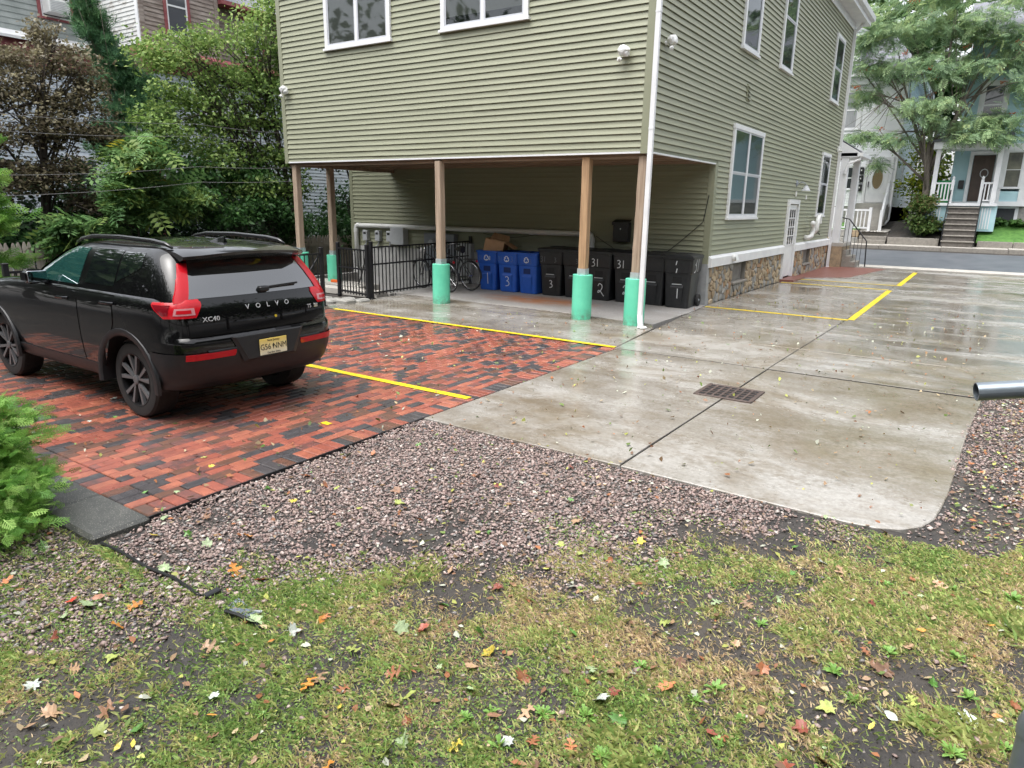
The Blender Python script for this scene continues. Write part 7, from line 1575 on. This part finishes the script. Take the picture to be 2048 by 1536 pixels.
LEAVES = "2.75,-8.86,mp;2.81,-8.81,mr;3.41,-8.81,mo;3.64,-9.10,ko;3.77,-9.04,ko;3.74,-8.76,mc;3.71,-8.57,vt;3.86,-8.79,mg;3.95,-8.50,mo;3.85,-8.43,vb;3.22,-9.48,ky;3.23,-9.39,mp;3.26,-9.02,mp;3.53,-8.99,kt;3.44,-9.08,vb;3.41,-9.30,kY;3.55,-9.17,mc;3.05,-9.28,mt;3.08,-9.19,vy;3.19,-8.89,mt;3.47,-8.62,vo;3.18,-8.75,mY;2.77,-8.58,mg;3.10,-8.30,ko;3.54,-7.99,mc;3.08,-8.67,mg;3.53,-8.58,vb;3.76,-8.07,ky;2.66,-9.11,ky;2.93,-9.13,ko;3.13,-9.00,vo;3.78,-8.67,mr;3.43,-8.41,vg;2.89,-8.29,mr;1.17,-9.65,mR;1.25,-9.55,vo;1.23,-9.43,ko;1.36,-9.46,ky;1.50,-9.49,kO;1.60,-9.63,kO;1.28,-9.73,mp;1.28,-9.60,mp;1.81,-8.98,mR;1.62,-9.00,kO;1.28,-9.20,mp;2.13,-9.96,kb;2.18,-9.90,vb;1.97,-10.16,kt;2.50,-9.72,vO;2.69,-9.34,kt;2.68,-9.39,kO;2.89,-9.40,vY;2.60,-9.79,kb;2.31,-9.29,vO;2.11,-9.47,kt;1.76,-9.90,kt;1.93,-9.97,vo;2.23,-10.02,my;2.39,-9.98,vY;2.36,-10.02,vY;2.41,-9.66,mc;1.81,-9.77,my;2.33,-9.17,mc;2.11,-9.22,mp;2.36,-9.03,vO;2.84,-9.77,vt;1.97,-10.07,mt;2.32,-9.92,mg;1.72,-10.04,mc;1.44,-9.84,mr;0.69,-9.76,ko;2.82,-9.32,ko;3.09,-9.65,kO;5.03,-7.96,mc;5.13,-7.89,vO;5.18,-7.09,mc;5.11,-7.11,vO;4.17,-7.51,mp;4.28,-6.93,mc;4.40,-7.00,kt;4.32,-8.43,vb;4.14,-8.61,mo;4.20,-8.66,mr;4.62,-7.74,ko;4.66,-7.82,vb;4.71,-7.82,mb;4.65,-7.95,vt;4.53,-8.25,my;4.83,-8.00,ky;4.71,-8.26,vY;4.47,-8.51,vy;4.57,-8.56,mo;4.47,-8.44,mr;4.98,-8.10,ky;4.59,-7.26,mr;4.74,-6.84,vo;4.87,-6.82,kt;4.26,-8.17,mo;4.82,-7.38,vO;4.48,-8.68,mr;4.77,-8.15,vc;1.33,-8.70,mO;0.84,-9.02,vY;1.19,-8.89,mp;0.82,-7.83,ko;1.10,-8.18,kY;0.78,-8.15,mg;0.57,-8.85,ko;0.67,-8.86,mp;-2.39,-7.63,mc;-1.81,-8.13,mc;-1.74,-7.94,mg;-1.11,-7.95,kg;-1.12,-7.71,kg;-0.83,-7.95,ko;0.11,-8.15,mY;-0.12,-8.06,my;-0.25,-8.23,ko;0.02,-7.62,kg;0.17,-8.70,mg;0.35,-8.57,mp;-0.06,-3.69,mY;4.39,-5.92,ko;4.29,-5.76,mb;4.66,-5.69,my;3.93,-5.86,mY;3.28,-5.70,my;4.21,-4.23,kb;3.19,-4.53,vb;1.87,-2.69,mc;1.70,-7.76,my;1.99,-7.89,mo;0.72,-7.30,mp;2.35,-9.00,ko;2.93,-7.68,my;3.31,-7.32,mY;3.54,-7.53,mp;2.57,-8.28,mt;3.09,-7.72,my;2.30,-8.19,mp;0.87,-7.19,vo;4.26,-7.19,ky"
def surface_at(x, y):
    if x < .56 and y > -8.9: return .004, 'the red brick paving'
    if x < .64 and y > -9.3: return .028, 'the kerb blocks'
    if .56 < x < 4.83+.055*(y+5.4) and y > -6.2: return (.004 if y > -1.95 else -.001 if x < 2.66 else -.010), 'the concrete slab'
    if x < .3 and y > -1.9: return .008, 'the concrete slab'
    a_ = np.array([x]); b_ = np.array([y])
    if in_poly(a_, b_, G1)[0] or in_poly(a_, b_, G2)[0] or in_poly(a_, b_, G3)[0]: return float(soil_z(a_, b_)[0])+.022, 'the gravel'
    return float(soil_z(a_, b_)[0])+.024, 'the sparse grass'
spots = []
for it in LEAVES.split(';'):
    x, y, kc = it.split(','); spots.append((float(x), float(y), kc[0], kc[1], 1.0))
random.seed(21)
while len(spots) < 300:
    if random.random() < .62: x, y = random.uniform(.6,5.6), random.uniform(-10.2,-6.2)
    elif random.random() < .5: x, y = random.uniform(-2.5,.5), random.uniform(-8.7,-2.2)
    else: x, y = random.uniform(.6,5.2), random.uniform(-6.1,5.5)
    if -5.3 < x < -.6 and -8.0 < y < -5.8: continue
    spots.append((x, y, random.choice('mmkkvv'), random.choice('oobbbttttryygpgpg'), random.uniform(.45,.9)))
for x, y, kk, cc_, sf in spots:
    z_, where = surface_at(x, y)
    o = bpy.data.objects.new('fallen_leaf', lmesh[kk, cc_, random.randint(0,3)]); C.objects.link(o)
    s_ = {'m':.105,'k':.115,'v':.075}[kk]*sf*random.uniform(.5,.9)*(.75 if 'brick' in where or 'concrete' in where else 1)
    o.location = (x, y, z_-(.004 if 'sparse' in where else 0)); o.scale = (s_*random.uniform(.8,1.1), s_, s_*random.uniform(.5,1.3)); fl = math.pi if cc_ in 'cp' and random.random() < .3 else 0
    tl = .10 if 'sparse' not in where and 'gravel' not in where else .38
    o.rotation_euler = (random.gauss(0,tl)+fl, random.gauss(0,tl), random.uniform(0,6.28))
    lab = f'{LC[cc_][0]} fallen {LK[kk]} lying on {where}'; tag(o, lab, 'leaf', lab.replace(' fallen ',' ').replace('lying on','on'))
# leaf litter too small to pick apart
def litter():
    N = 1500; x = RNG.uniform(.2,5.9,N); y = RNG.uniform(-10.6,-5.9,N); k = ~((x > .5) & (x < 4.9) & (y > -6.15)) & ~((x < .66) & (y > -9.3)); x, y = x[k], y[k]
    n2 = 2200; x2 = RNG.uniform(-3,5,n2); y2 = RNG.uniform(-8.8,6,n2); k2 = ~((x2 < -.6) & (x2 > -5.4) & (y2 < -5.8) & (y2 > -8)) & ~((x2 > .56) & (y2 < -6.2)) & ~((x2 < .1) & (y2 > 0)); x2, y2 = x2[k2], y2[k2]
    n3 = 2600; x3 = RNG.normal(5.35,.35,n3); y3 = RNG.uniform(-6.0,.5,n3); x3 = x3+.055*(y3+5.4)+np.where(y3 > -2,(y3+2)*.35,0); k3 = x3 > 4.86+.05*(y3+5.4)+np.where(y3 > -2,(y3+2)*.38,0); x3, y3 = x3[k3], y3[k3]
    z = np.concatenate([soil_z(x,y)+.016, np.full(len(x2),.005), soil_z(x3,y3)+.022]); x = np.concatenate([x,x2,x3]); y = np.concatenate([y,y2,y3]); N = len(x)
    pal = np.array([(.30,.19,.10),(.22,.12,.07),(.38,.40,.10),(.15,.22,.06),(.42,.33,.20),(.34,.14,.06),(.50,.52,.42)]); col = pal[RNG.integers(0,7,N)]*RNG.uniform(.6,1.2,(N,1))
    hard = np.isclose(z, .005); tl_ = np.where(hard, .55, .25); sz_ = np.where(hard, RNG.uniform(.02,.065,N)*np.where(RNG.random(N) < .5, .6, 1), RNG.uniform(.015,.05,N)); z = z+np.where(hard, .008, 0)
    o = scatter('leaf_litter', LEAF_STAR[0], LEAF_STAR[1], np.stack([x,y,z],1), euler_mats(RNG.normal(0,1,N)*tl_,RNG.normal(0,1,N)*tl_,RNG.uniform(0,6.28,N)), sz_, col, M['leaf_dry'])
    tag(o,'scattered bits of leaf and twig over gravel, slab and soil','leaf litter',kind='stuff')
litter()
# weeds
WEEDS = "3.65,-8.77;3.59,-8.95;3.74,-8.86;4.07,-8.51;4.26,-8.51;3.89,-9.01;4.06,-8.87;3.35,-9.15;3.41,-9.06;3.80,-8.45;4.20,-8.95;4.12,-8.40;2.66,-9.60;4.63,-6.99;4.59,-8.65;4.52,-7.96;4.71,-7.67;4.93,-6.81;4.98,-7.51;4.15,-7.77;5.03,-7.81;5.16,-8.07;4.99,-8.22;4.62,-8.11;5.21,-6.73;4.86,-8.09;3.54,-9.19;4.23,-8.69;4.97,-7.95"
for i, w_ in enumerate(WEEDS.split(';')):
    x, y = map(float, w_.split(',')); mb = MB(); nl = random.randint(15,26); sz = random.uniform(.028,.06)
    for k in range(nl):
        a_ = k*2.4+random.uniform(-.3,.3); el = random.uniform(.35,1.15); L = sz*random.uniform(.7,1.25); wd = L*random.uniform(.08,.13)
        d_ = Vector((math.cos(a_)*math.cos(el),math.sin(a_)*math.cos(el),math.sin(el))); n_ = Vector((-math.sin(a_),math.cos(a_),0)); p0 = Vector((x,y,float(soil_z(np.array([x]),np.array([y]))[0])))
        p1 = p0+d_*L*.5; p2 = p0+d_*L*.85+Vector((0,0,-.1*L)); p3 = p0+d_*L+Vector((0,0,-.2*L))
        mb.add([p0-n_*wd*.3,p0+n_*wd*.3,p1+n_*wd,p1-n_*wd,p2+n_*wd*.9,p2-n_*wd*.9,p3],[(0,1,2,3),(3,2,4,5),(5,4,6)])
    o = mb.build('weed', M['weed'] if 'weed' in M else M.setdefault('weed', mat('weed_leaf',(.13,.27,.05),(.19,.34,.07),20,.5)))
    tag(o, 'small bright green weed rosette in the thin lawn', 'weed', 'small green weeds in the lawn')
